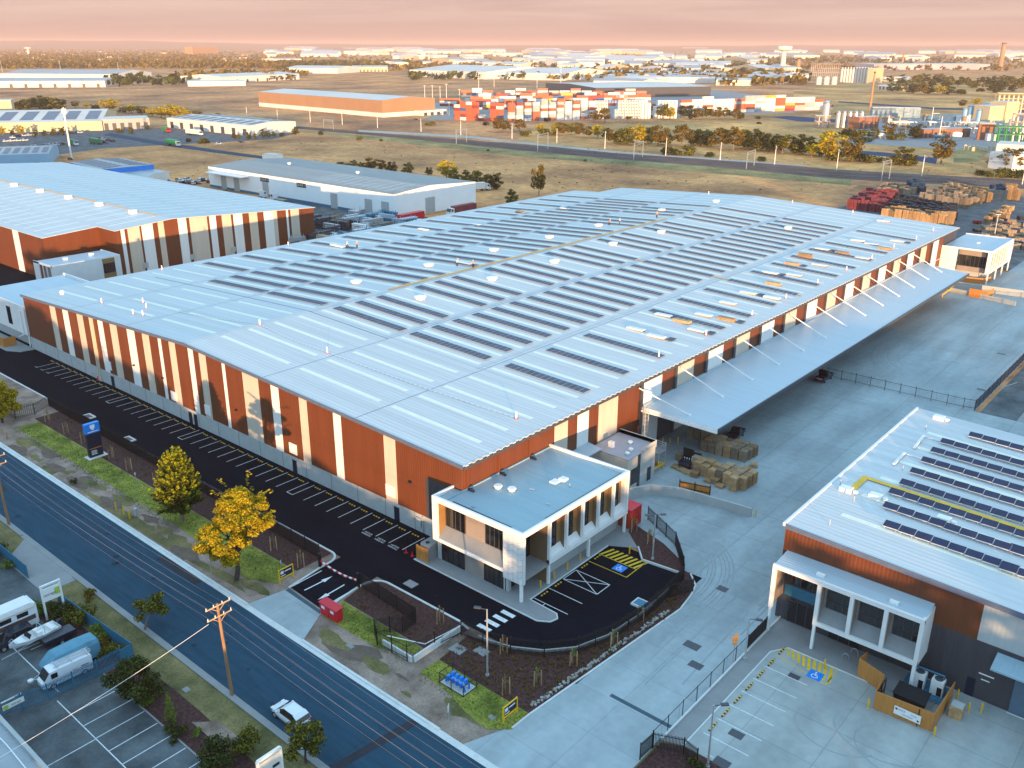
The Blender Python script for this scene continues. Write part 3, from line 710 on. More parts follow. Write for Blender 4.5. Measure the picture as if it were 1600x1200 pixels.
# ventilators and fall-arrest posts
for x, y in ((-125.1, 118.9), (-124.8, 139.8), (-124.8, 161.4), (-125.9, 186.7), (-125.0, 208), (-144.8, 119.2), (-144.1, 139.9), (-143.7, 161.7), (-143.3, 183), (-143.3, 205), (-143.3, 238), (-138.4, 262.8), (-103.6, 240)):
    mb = MB(); z = zroof(x); mb.box(x - .6, x + .6, y - .6, y + .6, z - .1, z + .3); mb.box(x - .78, x + .78, y - .78, y + .78, z + .3, z + .75)
    mb.add([(x - .78, y - .78, z + .75), (x + .78, y - .78, z + .75), (x + .78, y + .78, z + .75), (x - .78, y + .78, z + .75), (x, y, z + .9)], [(0, 1, 4), (1, 2, 4), (2, 3, 4), (3, 0, 4)])
    mb.build('roof_ventilator', M_panel, WH)
for x, y in ((-133.3, 87.4), (-113.8, 86.8), (-74.7, 88.6), (-73.8, 124.5), (-73.8, 140.5), (-73.5, 157.9), (-73.9, 174), (-74.1, 190.5), (-74, 206.7), (-74.0, 223), (-74.5, 240.1), (-73.6, 254.8), (-73.8, 270), (-100, 278), (-120, 279), (-150, 279), (-175.0, 79), (-160.5, 78), (-158, 78.6), (-163, 82), (-168, 84), (-196.5, 104), (-196.8, 140)):
    mb = MB(); z = zroof(x); mb.cyl(x, y, z - .05, z + .06, .32, .32, 8, 1); mb.cyl(x, y, z + .06, z + 1.05, .14, .11, 8)
    mb.build('anchor_post', [M_paint, M_red], WH)
mb = MB(); z = zroof(-190.8)
mb.lathe(-190.8, 78.2, [(.0, z + .9), (.35, z + .8), (.5, z + .45), (.35, z), (.3, z - .1)][::-1], 10); mb.build('roof_turbine', M_panel, WH)
mb = MB()
for (a, b) in (((-155, 84), (-133.3, 87.4)), ((-133.3, 87.4), (-113.8, 86.8)), ((-113.8, 86.8), (-74.7, 88.6)), ((-74.7, 88.6), (-73.8, 124.5))):
    n = int(math.hypot(b[0] - a[0], b[1] - a[1]) / .5)
    F = lambda i: (lerp(a[0], b[0], i / n), lerp(a[1], b[1], i / n) - .5 * math.sin(math.pi * i / n))
    for i in range(n):
        (x, y), (u, v) = F(i), F(i + 1); mb.quad((x, y - .08, zroof(x) + .1), (u, v - .08, zroof(u) + .1), (u, v + .08, zroof(u) + .1), (x, y + .08, zroof(x) + .1), i % 2)
mb.build('flagging_line', [M_paint, M_roof], WH)
# doors, louvres, downpipes on the long wall
def atw(px, py): return atY(px, py, YF - .05)[0]
for px, py in ((176, 594), (298, 652), (306, 656), (460.5, 726), (620, 800)):
    x = atw(px, py); mb = MB(); mb.box(x - .5, x + .5, YF - .09, YF - .03, .02, 2.2); mb.box(x - .58, x + .58, YF - .12, YF - .03, 2.2, 2.3, 1); mb.build('personnel_door', [M_navy, M_galv], WH)
for px, py in ((170.5, 571), (272, 619), (325, 641), (458, 701), (610, 767)):
    q = atY(px, py, YF - .05); mb = MB(); mb.box(q[0] - .9, q[0] + .9, YF - .12, YF - .01, q[2] - .85, q[2] + .85)
    for i in range(7): mb.box(q[0] - .85, q[0] + .85, YF - .15, YF - .12, q[2] - .8 + i * .24, q[2] - .66 + i * .24)
    mb.build('wall_louvre', M_panel, WH)
for px, py in ((210, 570), (255, 590), (370, 640), (642, 752)):
    q = atY(px, py, YF - .05); mb = MB(); mb.obox(q[0], YF - .2, q[2] - .15, .35, .35, .22); mb.build('wall_light', M_navy, WH)
x = ex(141); mb = MB(); mb.box(x - .5, x - .2, YF - .30, YF - .01, 0, zroof(x) - .5); mb.box(x + .15, x + .45, YF - .3, YF - .01, 0, zroof(x) - .5); mb.build('downpipe', M_cream, WH)
mb = MB(); q = (atw(656, 812), 0, 1.6); mb.box(q[0] - .4, q[0] + .4, YF - .3, YF - .02, .9, 2.2); mb.box(q[0] + .6, q[0] + .75, YF - .2, YF - .02, .2, 2.6); mb.build('meter_box', M_grey, WH)
# loading canopy
CZ0, CZ1 = 7.75, 6.95
mb = MB(); t = .45
mb.add([(XR + .05, 114.4, CZ0), (-57.7, 116.0, CZ1), (-57.7, 248.8, CZ1), (XR + .05, 250, CZ0), (XR + .05, 114.4, CZ0 - t), (-57.7, 116.0, CZ1 - t), (-57.7, 248.8, CZ1 - t), (XR + .05, 250, CZ0 - t)],
       [(0, 1, 2, 3), (7, 6, 5, 4), (0, 4, 5, 1), (1, 5, 6, 2), (2, 6, 7, 3), (3, 7, 4, 0)], [0, 1, 2, 1, 1, 1])
cn = mb.build('canopy', [M_roofb, M_dgrey, M_paint], WH)
mb = MB(); mb.bar((XR + .1, 114.25, CZ0 - t - .12), (-57.6, 115.8, CZ1 - t - .12), .2, .28); mb.box(-57.65, -57.45, 116, 248.8, CZ1 - .5, CZ1 + .05, 1); mb.box(XR + .1, XR + .5, 114.6, 250, CZ0 - .02, CZ0 + .22, 2)
mb.build('canopy_edge', [M_paint, M_dgrey, M_roofb], WH)
for i in range(13):
    yy = 115.2 + i * 10.6
    mb = MB(); mb.tube([(XR + .3, yy + .2 if i else 113.2, 11.3), (-63.2, yy + 2.0, 7.35)], .105, 8); mb.cyl(-63.2, yy + 2.0, 7.1, 7.5, .32, .2, 8); mb.build('canopy_stay', M_paint, WH)
# dock doors below the canopy
for i in range(13):
    yy = 120 + i * 10.35
    mb = MB(); mb.box(XR + .02, XR + .12, yy, yy + 4.4, .1, 5.2)
    for j in range(9): mb.box(XR + .12, XR + .15, yy + .05, yy + 4.35, .2 + j * .55, .25 + j * .55)
    mb.build('roller_door', M_dgrey, WH)
# cage ladder at the canopy end
mb = MB(); lx, ly = -68.2, 112.6
for sx in (-.3, .3): mb.tube([(lx + sx, ly, 2.4), (lx + sx, ly, 9.2), (lx + sx, ly + 1.5, 9.2)], .08, 5)
for i in range(22): mb.tube([(lx - .3, ly, 2.6 + i * .3), (lx + .3, ly, 2.6 + i * .3)], .03, 4)
for i in range(9):
    z = 3.6 + i * .65; mb.tube([(lx + .42 * math.cos(t), ly - .05 - .75 * math.sin(t), z) for t in [math.pi * k / 6 for k in range(7)]], .03, 4)
for k in range(5):
    t = math.pi * (k + .5) / 5; mb.tube([(lx + .42 * math.cos(t), ly - .05 - .75 * math.sin(t), 3.6), (lx + .42 * math.cos(t), ly - .05 - .75 * math.sin(t), 8.9)], .025, 4)
mb.build('cage_ladder', M_galv, WH)
mb = MB(); px0, py0 = -67.6, 110.2
for a in (0, 1.7, 3.4):
    for b in (0, 2.0): mb.tube([(px0 + a, py0 + b, 0), (px0 + a, py0 + b, 4.0)], .06, 5)
mb.box(px0, px0 + 3.4, py0, py0 + 2.0, 2.75, 2.85)
for z in (3.3, 3.65, 4.0):
    mb.tube([(px0, py0, z), (px0 + 3.4, py0, z), (px0 + 3.4, py0 + 2, z), (px0, py0 + 2, z), (px0, py0, z)], .04, 4)
for i in range(9): mb.tube([(px0 + i * .42, py0, 2.8), (px0 + i * .42, py0, 4.0)], .025, 4); mb.tube([(px0 + 3.4, py0 + i * .22, 2.8), (px0 + 3.4, py0 + i * .22, 4.0)], .025, 4)
mb.build('access_platform', M_galv, WH)

# ================================================================== generic two-storey framed office
def window_grid(mb, x0, x1, z0, z1, y, n, mi_g=0, mi_f=1, axis='x', sgn=-1, d=.06):
    """pane and mullions on a plane; axis x: plane at y; axis y: plane at x=y"""
    def bx(a, b, c, e, t0, t1, mi):
        lo, hi = sorted((y + sgn * t0, y + sgn * t1))
        if axis == 'x': mb.box(a, b, lo, hi, c, e, mi)
        else: mb.box(lo, hi, a, b, c, e, mi)
    bx(x0, x1, z0, z1, 0, d, mi_g)
    for i in range(n + 1):
        u = lerp(x0, x1, i / n); bx(u - .04, u + .04, z0, z1, d, d + .05, mi_f)
    bx(x0, x1, z0 - .05, z0 + .04, d, d + .045, mi_f); bx(x0, x1, z1 - .04, z1 + .05, d, d + .045, mi_f)

OF = thing('office_building', 'white framed two-storey office with five fin bays at the near corner of the big warehouse', 'office', (-64.5, 80, 0))
ox0, ox1, oy0, oy1, oz0, oz1 = -72.2, -57.4, 69.4, 91.3, 2.6, 9.2
ix0, ix1, iz0, iz1 = -71.4, -60.45, 4.0, 8.5    # front recess, frame opening
# frame: front face surround, corner screen, parapet
mb = MB()
mb.box(ox0, ox1, oy0, oy0 + .35, iz1, oz1); mb.box(ox0, ix1, oy0, oy0 + .35, 3.35 - .35, 3.45); mb.box(ox0, ix0, oy0, oy0 + .35, 3.45, iz1)
mb.box(ox0, ox0 + .3, oy0 + .35, 73.1, 3.0, oz1)
mb.box(ox1 - .35, ox1, oy0 + .35, oy1, iz1 + .05, oz1); mb.box(ox0 + 1.5, ox1 - .35, oy1 - .35, oy1, 3.0, oz1)
mb.box(ox1 - .35, ox1, 74.4, oy1, oz0 + .25, oz0 + .85)
for yy in (74.4, 77.75, 81.1, 84.45, 87.8, 91.0): mb.box(ox1 - .36, ox1 + .01, yy, yy + .32, oz0 + .26, oz1 - .02)
mb.build('frame', M_paint, OF)
mb = MB(); mb.box(ix1, ox1, oy0 - .01, oy0 + .5, oz0 - .25, iz1 - .02)
for i in range(5):
    u = ix1 + .05 + i * .75
    mb.box(u, u + .02, oy0 - .02, oy0 - .01, oz0 - .25, iz1 - .05, 1)
    for j in range(8):
        z = oz0 - .1 + j * .78
        if u + .75 > ox1: continue
        s = .18 if i % 2 else -.18
        mb.add([(u, oy0 - .02, z - s), (u + .75, oy0 - .02, z + s), (u + .75, oy0 - .02, z + s + .03), (u, oy0 - .02, z - s + .03)], [(0, 1, 2, 3)], 1)
mb.build('corner_screen', [M_panel, mat('panel_joint', (0.30, 0.24, 0.21), .6, 0, .05, 1)], OF)
# recess on the street side: lining, sloped sill, windows
yb = oy0 + 1.5
mb = MB()
mb.quad((ix0, oy0 + .35, 3.45), (ix0, yb, 3.45), (ix0, yb, iz1 + .2), (ix0, oy0 + .35, iz1 + .2))
mb.quad((ix1, yb, 3.45), (ix1, oy0 + .35, 3.45), (ix1, oy0 + .35, iz1 + .2), (ix1, yb, iz1 + .2))
mb.quad((ix0, oy0 + .3, iz1 + .02), (ix0, yb, iz1 + .02), (ix1, yb, iz1 + .02), (ix1, oy0 + .3, iz1 + .02))
mb.quad((ix0, yb, 3.4), (ix1, yb, 3.4), (ix1, yb, iz1 + .1), (ix0, yb, iz1 + .1))
mb.build('recess_lining', M_soffit, OF)
mb = MB(); mb.quad((ix0, oy0 + .2, 3.46), (ix1, oy0 + .2, 3.46), (ix1, yb - .02, 4.7), (ix0, yb - .02, 4.7)); mb.build('sill', M_path, OF)
mb = MB(); mb.box(-67.75, -64.6, yb - .06, yb - .005, 4.5, iz1); mb.build('wall_panel', M_fawn, OF)
for a, b in ((-71.2, -67.9), (-64.5, -61.6)):
    mb = MB(); window_grid(mb, a, b, 4.75, 7.5, yb, 4, 0, 1); mb.build('window', [M_glass, M_dgrey], OF)
# fin bays on the yard side
xb = ox1 - 1.0
mb = MB(); mb.quad((xb, 74.7, oz0 + .3), (xb, oy1, oz0 + .3), (xb, oy1, iz1 + .3), (xb, 74.7, iz1 + .3)); mb.box(xb, ox1 - .36, 74.45, 74.68, oz0 + .26, iz1 + .1, 1)
for yy in (77.8, 81.15, 84.5, 87.85): mb.box(xb, ox1 - .36, yy, yy + .22, oz0 + .5, iz1 + .1, 1)
mb.quad((xb, 74.6, iz1 + .06), (xb, oy1, iz1 + .06), (ox1 - .3, oy1, iz1 + .06), (ox1 - .3, 74.6, iz1 + .06))
mb.build('recess_lining', [M_soffit, M_fin], OF)
for i in range(5):
    y0 = 74.75 + i * 3.35
    mb = MB(); mb.quad((ox1 - .3, y0 - .03, oz0 + .88), (ox1 - .3, y0 + 3.0, oz0 + .88), (xb + .02, y0 + 3.0, oz0 + 1.7), (xb + .02, y0 - .03, oz0 + 1.7)); mb.build('sill', M_panel, OF)
    mb = MB(); window_grid(mb, y0 + 1.0, y0 + 2.05, oz0 + 1.75, 7.5, xb, 1, 0, 1, 'y', 1); mb.box(xb + .06, xb + .11, y0 + 1.0, y0 + 2.05, 5.4, 5.5, 1); mb.build('window', [M_glass, M_black], OF)
# entry void, its side wall and glazing
mb = MB(); mb.box(-61.2, ox1 - .37, 74.47, 74.9, .12, iz1 + .05, 0); mb.build('entry_wall', M_fin, OF)
mb = MB(); window_grid(mb, 69.95, 74.45, .14, iz1, -60.6, 2, 0, 1, 'y', 1)
for z in (2.6, 4.6, 6.6): mb.box(-60.54, -60.46, 69.95, 74.45, z, z + .12, 1)
mb.build('entry_glazing', [M_glass, M_black], OF)
# ground floor
mb = MB(); mb.box(-71.9, -60.7, 70.1, 91, .1, 3.02); mb.box(-60.7, -58.9, 74.9, 91, .1, 2.9, 1); mb.build('lower_wall', [M_fawn, M_precast], OF)
for a, b in ((-71.2, -67.4), (-64.0, -60.9)):
    mb = MB(); window_grid(mb, a, b, .18, 2.85, 70.1, 4, 0, 1); mb.build('window', [M_glass, M_black], OF)
mb = MB(); mb.box(-60.85, -60.1, 69.98, 70.5, .1, 3.0); mb.box(-71.95, -71.3, 69.95, 70.08, .1, 3.0); mb.build('pier', M_precast, OF)
mb = MB(); mb.box(ox0 + .31, ox1 - .02, oy0 + .36, oy1 - .36, 2.78, 2.98); mb.build('overhang_soffit', M_path, OF)
for x, y in ((-57.63, 69.45), (-57.62, 74.55), (-57.62, 82.8), (-57.62, 91.0)):
    mb = MB(); mb.box(x - .16, x + .16, y - .16, y + .16, .1, oz0 + .3); mb.build('post', M_paint, OF)
mb = MB(); mb.quad((-70.4, oy0 + .35, 8.82), (ox1 - .35, oy0 + .35, 8.70), (ox1 - .35, oy1 - .35, 8.70), (-70.4, oy1 - .35, 8.82)); mb.box(ox0 + .3, -70.45, oy0 + .35, oy1 - .35, 8.4, 8.75); mb.box(-70.5, -70.3, oy0 + .35, oy1 - .35, 8.7, 8.98)
mb.build('roof', M_roofo, OF)
for x, y in ((-67.8, 76.9), (-66.0, 77.5)):
    mb = MB(); mb.cyl(x, y, 8.7, 9.05, .42, .42, 10); mb.cyl(x, y, 9.05, 9.2, .6, .5, 10); mb.build('roof_vent', M_paint, OF)
mb = MB(); mb.box(-63.7, -62.7, 82.2, 83.4, 8.7, 9.05); mb.box(-63.1, -62.2, 83.4, 84.3, 8.7, 9.25); mb.build('roof_vent', M_paint, OF)
mb = MB(); mb.cyl(-61.0, 83.0, 8.7, 9.3, .06, .06, 6); mb.box(-64.6, -63.9, 79.2, 79.5, 8.75, 8.9); mb.box(-60.6, -60.0, 77.6, 77.8, 8.72, 8.82); mb.box(-66.9, -66.4, 70.9, 71.0, 8.8, 8.95); mb.build('roof_vent', M_galv, OF)
mb = MB()
for yy in (74.0, 80.1, 86.4): mb.tube([(-70.2, yy, 8.9), (-69.6, yy, 9.05), (-69.3, yy, 8.8)], .2, 8)
mb.tube([(-69.5, 70.4, 8.88), (-60, 70.4, 8.80)], .05, 5); mb.build('rainwater_elbow', M_navy, OF)

AN = thing('amenities_block', 'small flat-roofed cream block between the framed office and the loading canopy', 'building', (-67, 104, 0))
mb = MB(); ax0, ax1, ay0, ay1 = -70.2, -63.6, 100.6, 108.0
mb.quad((ax0, ay0, 0), (ax1, ay0, 0), (ax1, ay0, 5.4), (ax0, ay0, 5.4), 0)
mb.quad((ax1, ay0, 0), (ax1, ay0 + 2.6, 0), (ax1, ay0 + 2.6, 5.4), (ax1, ay0, 5.4), 0); mb.quad((ax1, ay0 + 2.6, 0), (ax1, ay0 + 3.4, 0), (ax1, ay0 + 3.4, 5.4), (ax1, ay0 + 2.6, 5.4), 1)
mb.quad((ax1, ay0 + 3.4, 0), (ax1, ay1, 0), (ax1, ay1, 6.1), (ax1, ay0 + 3.4, 6.1), 2); mb.quad((ax1, ay1, 0), (ax0, ay1, 0), (ax0, ay1, 6.1), (ax1, ay1, 6.1), 2)
mb.box(ax0, ax1 + .02, ay1, ay1 + .25, 5.0, 6.1, 2)
mb.build('wall', [M_cream, M_char, M_precast], AN)
mb = MB(); mb.box(ax0, ax1 + .1, ay0 - .1, ay1, 5.4, 5.52); mb.build('roof', mat('mauve_grey_roof', (.34, .34, .38), .5, 0, .08, .6), AN)
mb = MB(); mb.box(ax1 + .01, ax1 + .06, 101.5, 103.9, 1.0, 3.5); mb.build('window', M_glass, AN)
mb = MB(); mb.box(ax1 + .01, ax1 + .06, 106.0, 107.0, 0, 2.2); mb.build('door', M_navy, AN)
for x, y in ((-66.5, 105.5), (-65.0, 103.4), (-64.6, 101.9)):
    mb = MB(); mb.cyl(x, y, 5.5, 5.8, .22, .22, 8); mb.cyl(x, y, 5.8, 5.95, .4, .34, 10); mb.build('roof_vent', M_paint, AN)
mb = MB(); mb.box(-68.4, -67.6, 102.4, 103.0, 5.5, 6.4); mb.build('air_conditioner', M_panel, AN)
AW = thing('side_awning', 'flat grey awning against the rust wall behind the framed office', 'awning', (-69.3, 99, 0))
mb = MB(); mb.add([(-70.55, 93.5, 6.3), (-68.1, 93.5, 6.0), (-68.1, 100.4, 6.0), (-70.55, 100.4, 6.3), (-70.55, 93.5, 6.1), (-68.1, 93.5, 5.8), (-68.1, 100.4, 5.8), (-70.55, 100.4, 6.1)], [(0, 1, 2, 3), (7, 6, 5, 4), (0, 4, 5, 1), (1, 5, 6, 2), (2, 6, 7, 3)])
mb.build('awning_sheet', M_roofb, AW)
mb = MB(); mb.bar((-68.2, 94, 5.85), (-70.5, 94, 4.6), .1); mb.bar((-68.2, 100, 5.85), (-70.5, 100, 4.6), .1); mb.build('bracket', M_dgrey, AW)

# ================================================================== RIGHT WAREHOUSE
RW = thing('warehouse', 'low warehouse with tilted solar panels and a four-bay white window frame, at the right edge', 'warehouse', (-5, 108, 0))
rx0, rx1, ry0, ry1 = -33.8, 32.0, 86.6, 131.0
zrr = lambda x: 12.15 - (x - rx0) * 0.036
mb = MB()
seg = [(rx0, -23.0, 0), (-23.0, -13.2, 0), (-13.2, 0, 1), (0, rx1, 2)]
mb.quad((rx0, ry0, 6.6), (-13.2, ry0, 6.6), (-13.2, ry0, zrr(-13.2) - .1), (rx0, ry0, zrr(rx0) - .1), 0)
mb.quad((rx0, ry0, 0), (-13.2, ry0, 0), (-13.2, ry0, 6.6), (rx0, ry0, 6.6), 1)
mb.quad((-13.2, ry0, 0), (4.0, ry0, 0), (4.0, ry0, zrr(4) - .1), (-13.2, ry0, zrr(-13.2) - .1), 2)
mb.quad((4, ry0, 0), (rx1, ry0, 0), (rx1, ry0, zrr(rx1) - .1), (4, ry0, zrr(4) - .1), 1)
mb.quad((rx0, ry1, 0), (rx0, ry0, 0), (rx0, ry0, zrr(rx0) - .1), (rx0, ry1, zrr(rx0) - .1), 0)
mb.quad((rx1, ry0, 0), (rx1, ry1, 0), (rx1, ry1, zrr(rx1) - .1), (rx1, ry0, zrr(rx1) - .1), 0)
mb.quad((rx1, ry1, 0), (rx0, ry1, 0), (rx0, ry1, zrr(rx0) - .1), (rx1, ry1, zrr(rx1) - .1), 0)
mb.box(-13.6, -3.9, ry0 - .03, ry0 - .01, .05, 6.6, 1)
mb.build('wall', [M_rust, M_char, M_grey], RW)
mb = MB()
mb.add([(rx0 - .2, ry0 - .3, zrr(rx0)), (rx1, ry0 - .3, zrr(rx1)), (rx1, ry1 + .2, zrr(rx1)), (rx0 - .2, ry1 + .2, zrr(rx0)), (rx0 - .2, ry0 - .3, zrr(rx0) - .2), (rx1, ry0 - .3, zrr(rx1) - .2), (rx1, ry1 + .2, zrr(rx1) - .2), (rx0 - .2, ry1 + .2, zrr(rx0) - .2)],
       [(0, 1, 2, 3), (7, 6, 5, 4), (0, 4, 5, 1), (1, 5, 6, 2), (2, 6, 7, 3), (3, 7, 4, 0)])
mb.build('roof', M_roof, RW)
mb = MB(); mb.box(rx0 - .24, rx0 + .06, ry0 - .34, ry1 + .24, zrr(rx0) - .3, zrr(rx0) + .1); mb.build('parapet_capping', M_panel, RW)
mb = MB()
mb.add([(rx0 + .1, ry0 - .36, zrr(rx0) - .55), (rx1, ry0 - .36, zrr(rx1) - .55), (rx1, ry0 - .36, zrr(rx1) + .04), (rx0 + .1, ry0 - .36, zrr(rx0) + .04), (rx0 + .1, ry0 - .29, zrr(rx0) - .55), (rx1, ry0 - .29, zrr(rx1) - .55), (rx1, ry0 - .29, zrr(rx1) + .04), (rx0 + .1, ry0 - .29, zrr(rx0) + .04)],
       [(0, 1, 2, 3), (7, 6, 5, 4), (3, 2, 6, 7), (1, 0, 4, 5), (0, 3, 7, 4)]); mb.build('gutter', MATS['blue_grey_flashing'], RW)
mb = MB()
for yy in (92.3, 98.6, 104.6, 110.8, 116.8, 122.6): mb.quad((-30, yy, zrr(-30) + .006), (rx1, yy, zrr(rx1) + .006), (rx1, yy + .9, zrr(rx1) + .006), (-30, yy + .9, zrr(-30) + .006))
mb.build('skylight_strip', M_sky, RW)
# white four-bay frame on the forecourt
fx = [-33.4, -28.1, -24.6, -21.1, -17.4]; fy0, fz0, fz1 = 83.3, 3.1, 8.6
mb = MB(); mb.box(fx[0], fx[-1], fy0, fy0 + .35, fz1 - .5, fz1)
mb.box(fx[1], fx[-1], fy0, fy0 + .35, fz0, fz0 + .45)
for i, x in enumerate(fx):
    w = .42
    xx = x if i == 0 else x - w if i == 4 else x - w / 2
    mb.box(xx, xx + w, fy0 - .01, fy0 + .36, fz0 + (0 if i else .0), fz1 - .02)
mb.box(fx[-1] - .3, fx[-1], fy0 + .36, ry0, fz0, fz1 - .01); mb.build('frame', M_panel, RW)
mb = MB(); mb.quad((fx[0] + .1, fy0 + .36, fz1 - .05), (fx[-1] - .1, fy0 + .36, fz1 - .05), (fx[-1] - .1, ry0, fz1 + .25), (fx[0] + .1, ry0, fz1 + .25))
mb.build('frame_roof', M_roofb, RW)
mb = MB()
for i in range(4):
    a, b = fx[i] + .42, fx[i + 1] - .25
    mb.quad((a, fy0 + .4, fz1 - .52), (a, ry0 - .1, fz1 - .52), (b, ry0 - .1, fz1 - .52), (b, fy0 + .4, fz1 - .52))
mb.box(fx[1], fx[-1] - .3, 84.81, 84.95, fz0, fz1 - .3, 1)
for i, x in enumerate(fx[:-1]): mb.box(x - (.0 if i == 0 else .12), x + .2, fy0 + .36, ry0 - .01, fz0 + .2, fz1 - .45, 1)
mb.build('recess_lining', [M_soffit, M_fawn], RW)
for i in range(1, 4):
    a, b = fx[i] + .21, fx[i + 1] - .21
    mb = MB(); mb.quad((a, fy0 + .3, fz0 + .46), (b, fy0 + .3, fz0 + .46), (b, 84.75, fz0 + 1.75), (a, 84.75, fz0 + 1.75)); mb.build('sill', M_path, RW)
    mb = MB(); window_grid(mb, a + .3, b - .1, fz0 + 1.8, fz1 - 1.3, 84.8, 3, 0, 1); mb.box(a + .3, b - .1, 84.69, 84.72, fz0 + 2.6, fz0 + 2.68, 1); mb.build('window', [M_glass, M_dgrey], RW)
mb = MB(); window_grid(mb, fx[0] + .7, fx[1] - .3, 4.9, 8.0, ry0 - .03, 3, 0, 1); mb.build('window', [M_glass, M_dgrey], RW)
mb = MB(); window_grid(mb, fx[0] + 1.0, fx[1] - 1.0, .1, 2.9, ry0 - .03, 3, 0, 1); mb.build('window', [M_glass, M_dgrey], RW)
mb = MB(); window_grid(mb, fx[1] + .6, fx[2] + .6, .1, 2.6, ry0 - .03, 3, 0, 1); mb.build('window', [M_glass, M_dgrey], RW)
mb = MB(); mb.box(fx[0] + .4, fx[1], ry0 - .06, ry0 - .01, 3.3, 4.7); mb.build('wall_panel', M_teal, RW)
for x in (fx[0] + .22, fx[1], fx[-1] - .25):
    mb = MB(); mb.box(x - .15, x + .15, fy0 + .02, fy0 + .32, 0, fz0 + .02); mb.build('post', M_paint, RW)
for x in (-28.5, -20.8):
    mb = MB(); mb.obox(x, 84.4, fz1 - .05, .9, .45, .3); mb.build('roof_light', M_paint, RW)
# awning and roller door
mb = MB(); mb.add([(-11.2, ry0 - 2.4, 5.6), (8, ry0 - 2.4, 5.6), (8, ry0, 6.1), (-11.2, ry0, 6.1), (-11.2, ry0 - 2.4, 5.4), (8, ry0 - 2.4, 5.4), (8, ry0, 5.9), (-11.2, ry0, 5.9)], [(0, 1, 2, 3), (7, 6, 5, 4), (0, 4, 5, 1), (1, 5, 6, 2), (3, 7, 4, 0)])
aw = mb.build('awning', corrugate(mat('teal_awning_sheet', (0.30, 0.42, 0.48), .45, 0, .08, .6), 'X', .5, .8), RW)
mb = MB(); mb.obox(-6.2, ry0 - 1.5, 5.75, .8, .5, .3); mb.build('awning_light', M_paint, RW)
mb = MB(); mb.box(-9.2, 2.5, ry0 - .10, ry0 - .05, .05, 4.9)
for j in range(16): mb.box(-9.2, 2.5, ry0 - .13, ry0 - .10, .1 + j * .3, .14 + j * .3)
mb.build('roller_door', mat('steel_blue_door', (0.10, 0.15, 0.20), .5, 0, .08, 1), RW)
mb = MB(); mb.box(-9.3, 2.5, ry0 - .3, ry0 - .14, .03, .05); mb.box(-12.4, -11.0, ry0 - .07, ry0 - .03, 3.0, 3.12, 0); mb.box(-12.1, -11.3, ry0 - .07, ry0 - .03, 2.4, 2.5, 0); mb.build('wall_sign', M_paint, RW)
mb = MB(); mb.box(-13.3, -12.5, ry0 - .06, ry0 - .03, 0, 2.2); mb.build('personnel_door', M_navy, RW)
# tilted solar rows, rooftop plant, amber walkway
def tilted(x0, n, y):
    mb = MB(); w = 1.62; d = 1.02
    for i in range(n):
        a = x0 + i * (w + .08); z = zrr(a) + .35
        mb.add([(a, y, z), (a + w, y, z), (a + w, y + d, z + .28), (a, y + d, z + .28)], [(0, 1, 2, 3)], 0)
        mb.add([(a - .03, y - .03, z - .02), (a + w + .03, y - .03, z - .02), (a + w + .03, y + d + .03, z + .26), (a - .03, y + d + .03, z + .26)], [(0, 1, 2, 3), (3, 2, 1, 0)], 1)
        mb.bar((a, y, z - .06), (a + w, y, z - .06), .06, .10, 1)
        for xx in (a + .2, a + w - .2): mb.bar((xx, y + .1, zrr(xx)), (xx, y + .1, z), .05, .05, 1); mb.bar((xx, y + d - .1, zrr(xx)), (xx, y + d - .1, z + .2), .05, .05, 1)
    mb.build('solar_row', [M_pv2, M_pvf], RW)
RGx = lambda px, py: [p for p in [None]] and None
def onr(px, py):
    z = 11.8
    for _ in range(8): p = G(px, py, z); z = zrr(p[0])
    return p
for (px, py, n) in ((1383, 820, 8), (1382, 791, 4), (1391, 769, 13), (1424, 737, 12), (1441, 720, 11), (1456, 705, 10), (1471, 691, 9), (1515, 681, 8), (1408, 755, 12), (1476, 824, 5), (1578, 857, 6), (1563, 886, 5)):
    p = onr(px, py); tilted(p[0], n, p[1] - .9)
mb = MB()
wp = [onr(1328, 768), onr(1352, 748), onr(1600, 830)]
(a, b, c) = wp; c = (12, b[1])
mb.quad((a[0] - .35, a[1], zrr(a[0]) + .09), (a[0] + .45, a[1], zrr(a[0]) + .09), (a[0] + .45, b[1] + .6, zrr(a[0]) + .09), (a[0] - .35, b[1] + .6, zrr(a[0]) + .09))
mb.quad((a[0] + .46, b[1] - .2, zrr(a[0]) + .09), (c[0], b[1] - .2, zrr(c[0]) + .09), (c[0], b[1] + .6, zrr(c[0]) + .09), (a[0] + .46, b[1] + .6, zrr(a[0]) + .09))
mb.build('roof_walkway', mat('amber_walkway_paint', (0.70, 0.42, 0.03), 0.6, 0, .1, 1), RW)
for px, py in ((1322, 767), (1368, 778), (1474, 814), (1467, 655)):
    x, y = onr(px, py); mb = MB(); z = zrr(x); mb.box(x - .7, x + .7, y - .5, y + .5, z - .05, z + .5); mb.cyl(x + 1.1, y, z - .05, z + .35, .3, .3, 8); mb.build('roof_vent', M_paint, RW)
for px, py in ((1296, 820), (1313, 757), (1334, 783), (1446, 671), (1410, 735)):
    x, y = onr(px, py); mb = MB(); z = zrr(x); mb.cyl(x, y, z - .05, z + .7, .07, .07, 6); mb.build('roof_pipe', M_galv, RW)
for (a, b) in (((1428, 702), (1443, 683)), ((1396, 728), (1413, 710))):
    a, b = onr(*a), onr(*b); mb = MB(); mb.bar((a[0], a[1], zrr(a[0]) + .2), (b[0], b[1], zrr(b[0]) + .2), .3, .25); mb.bar((b[0], b[1], zrr(b[0]) + .12), (b[0] + 3, b[1], zrr(b[0] + 3) + .12), .12, .1); mb.build('cable_tray', M_panel, RW)

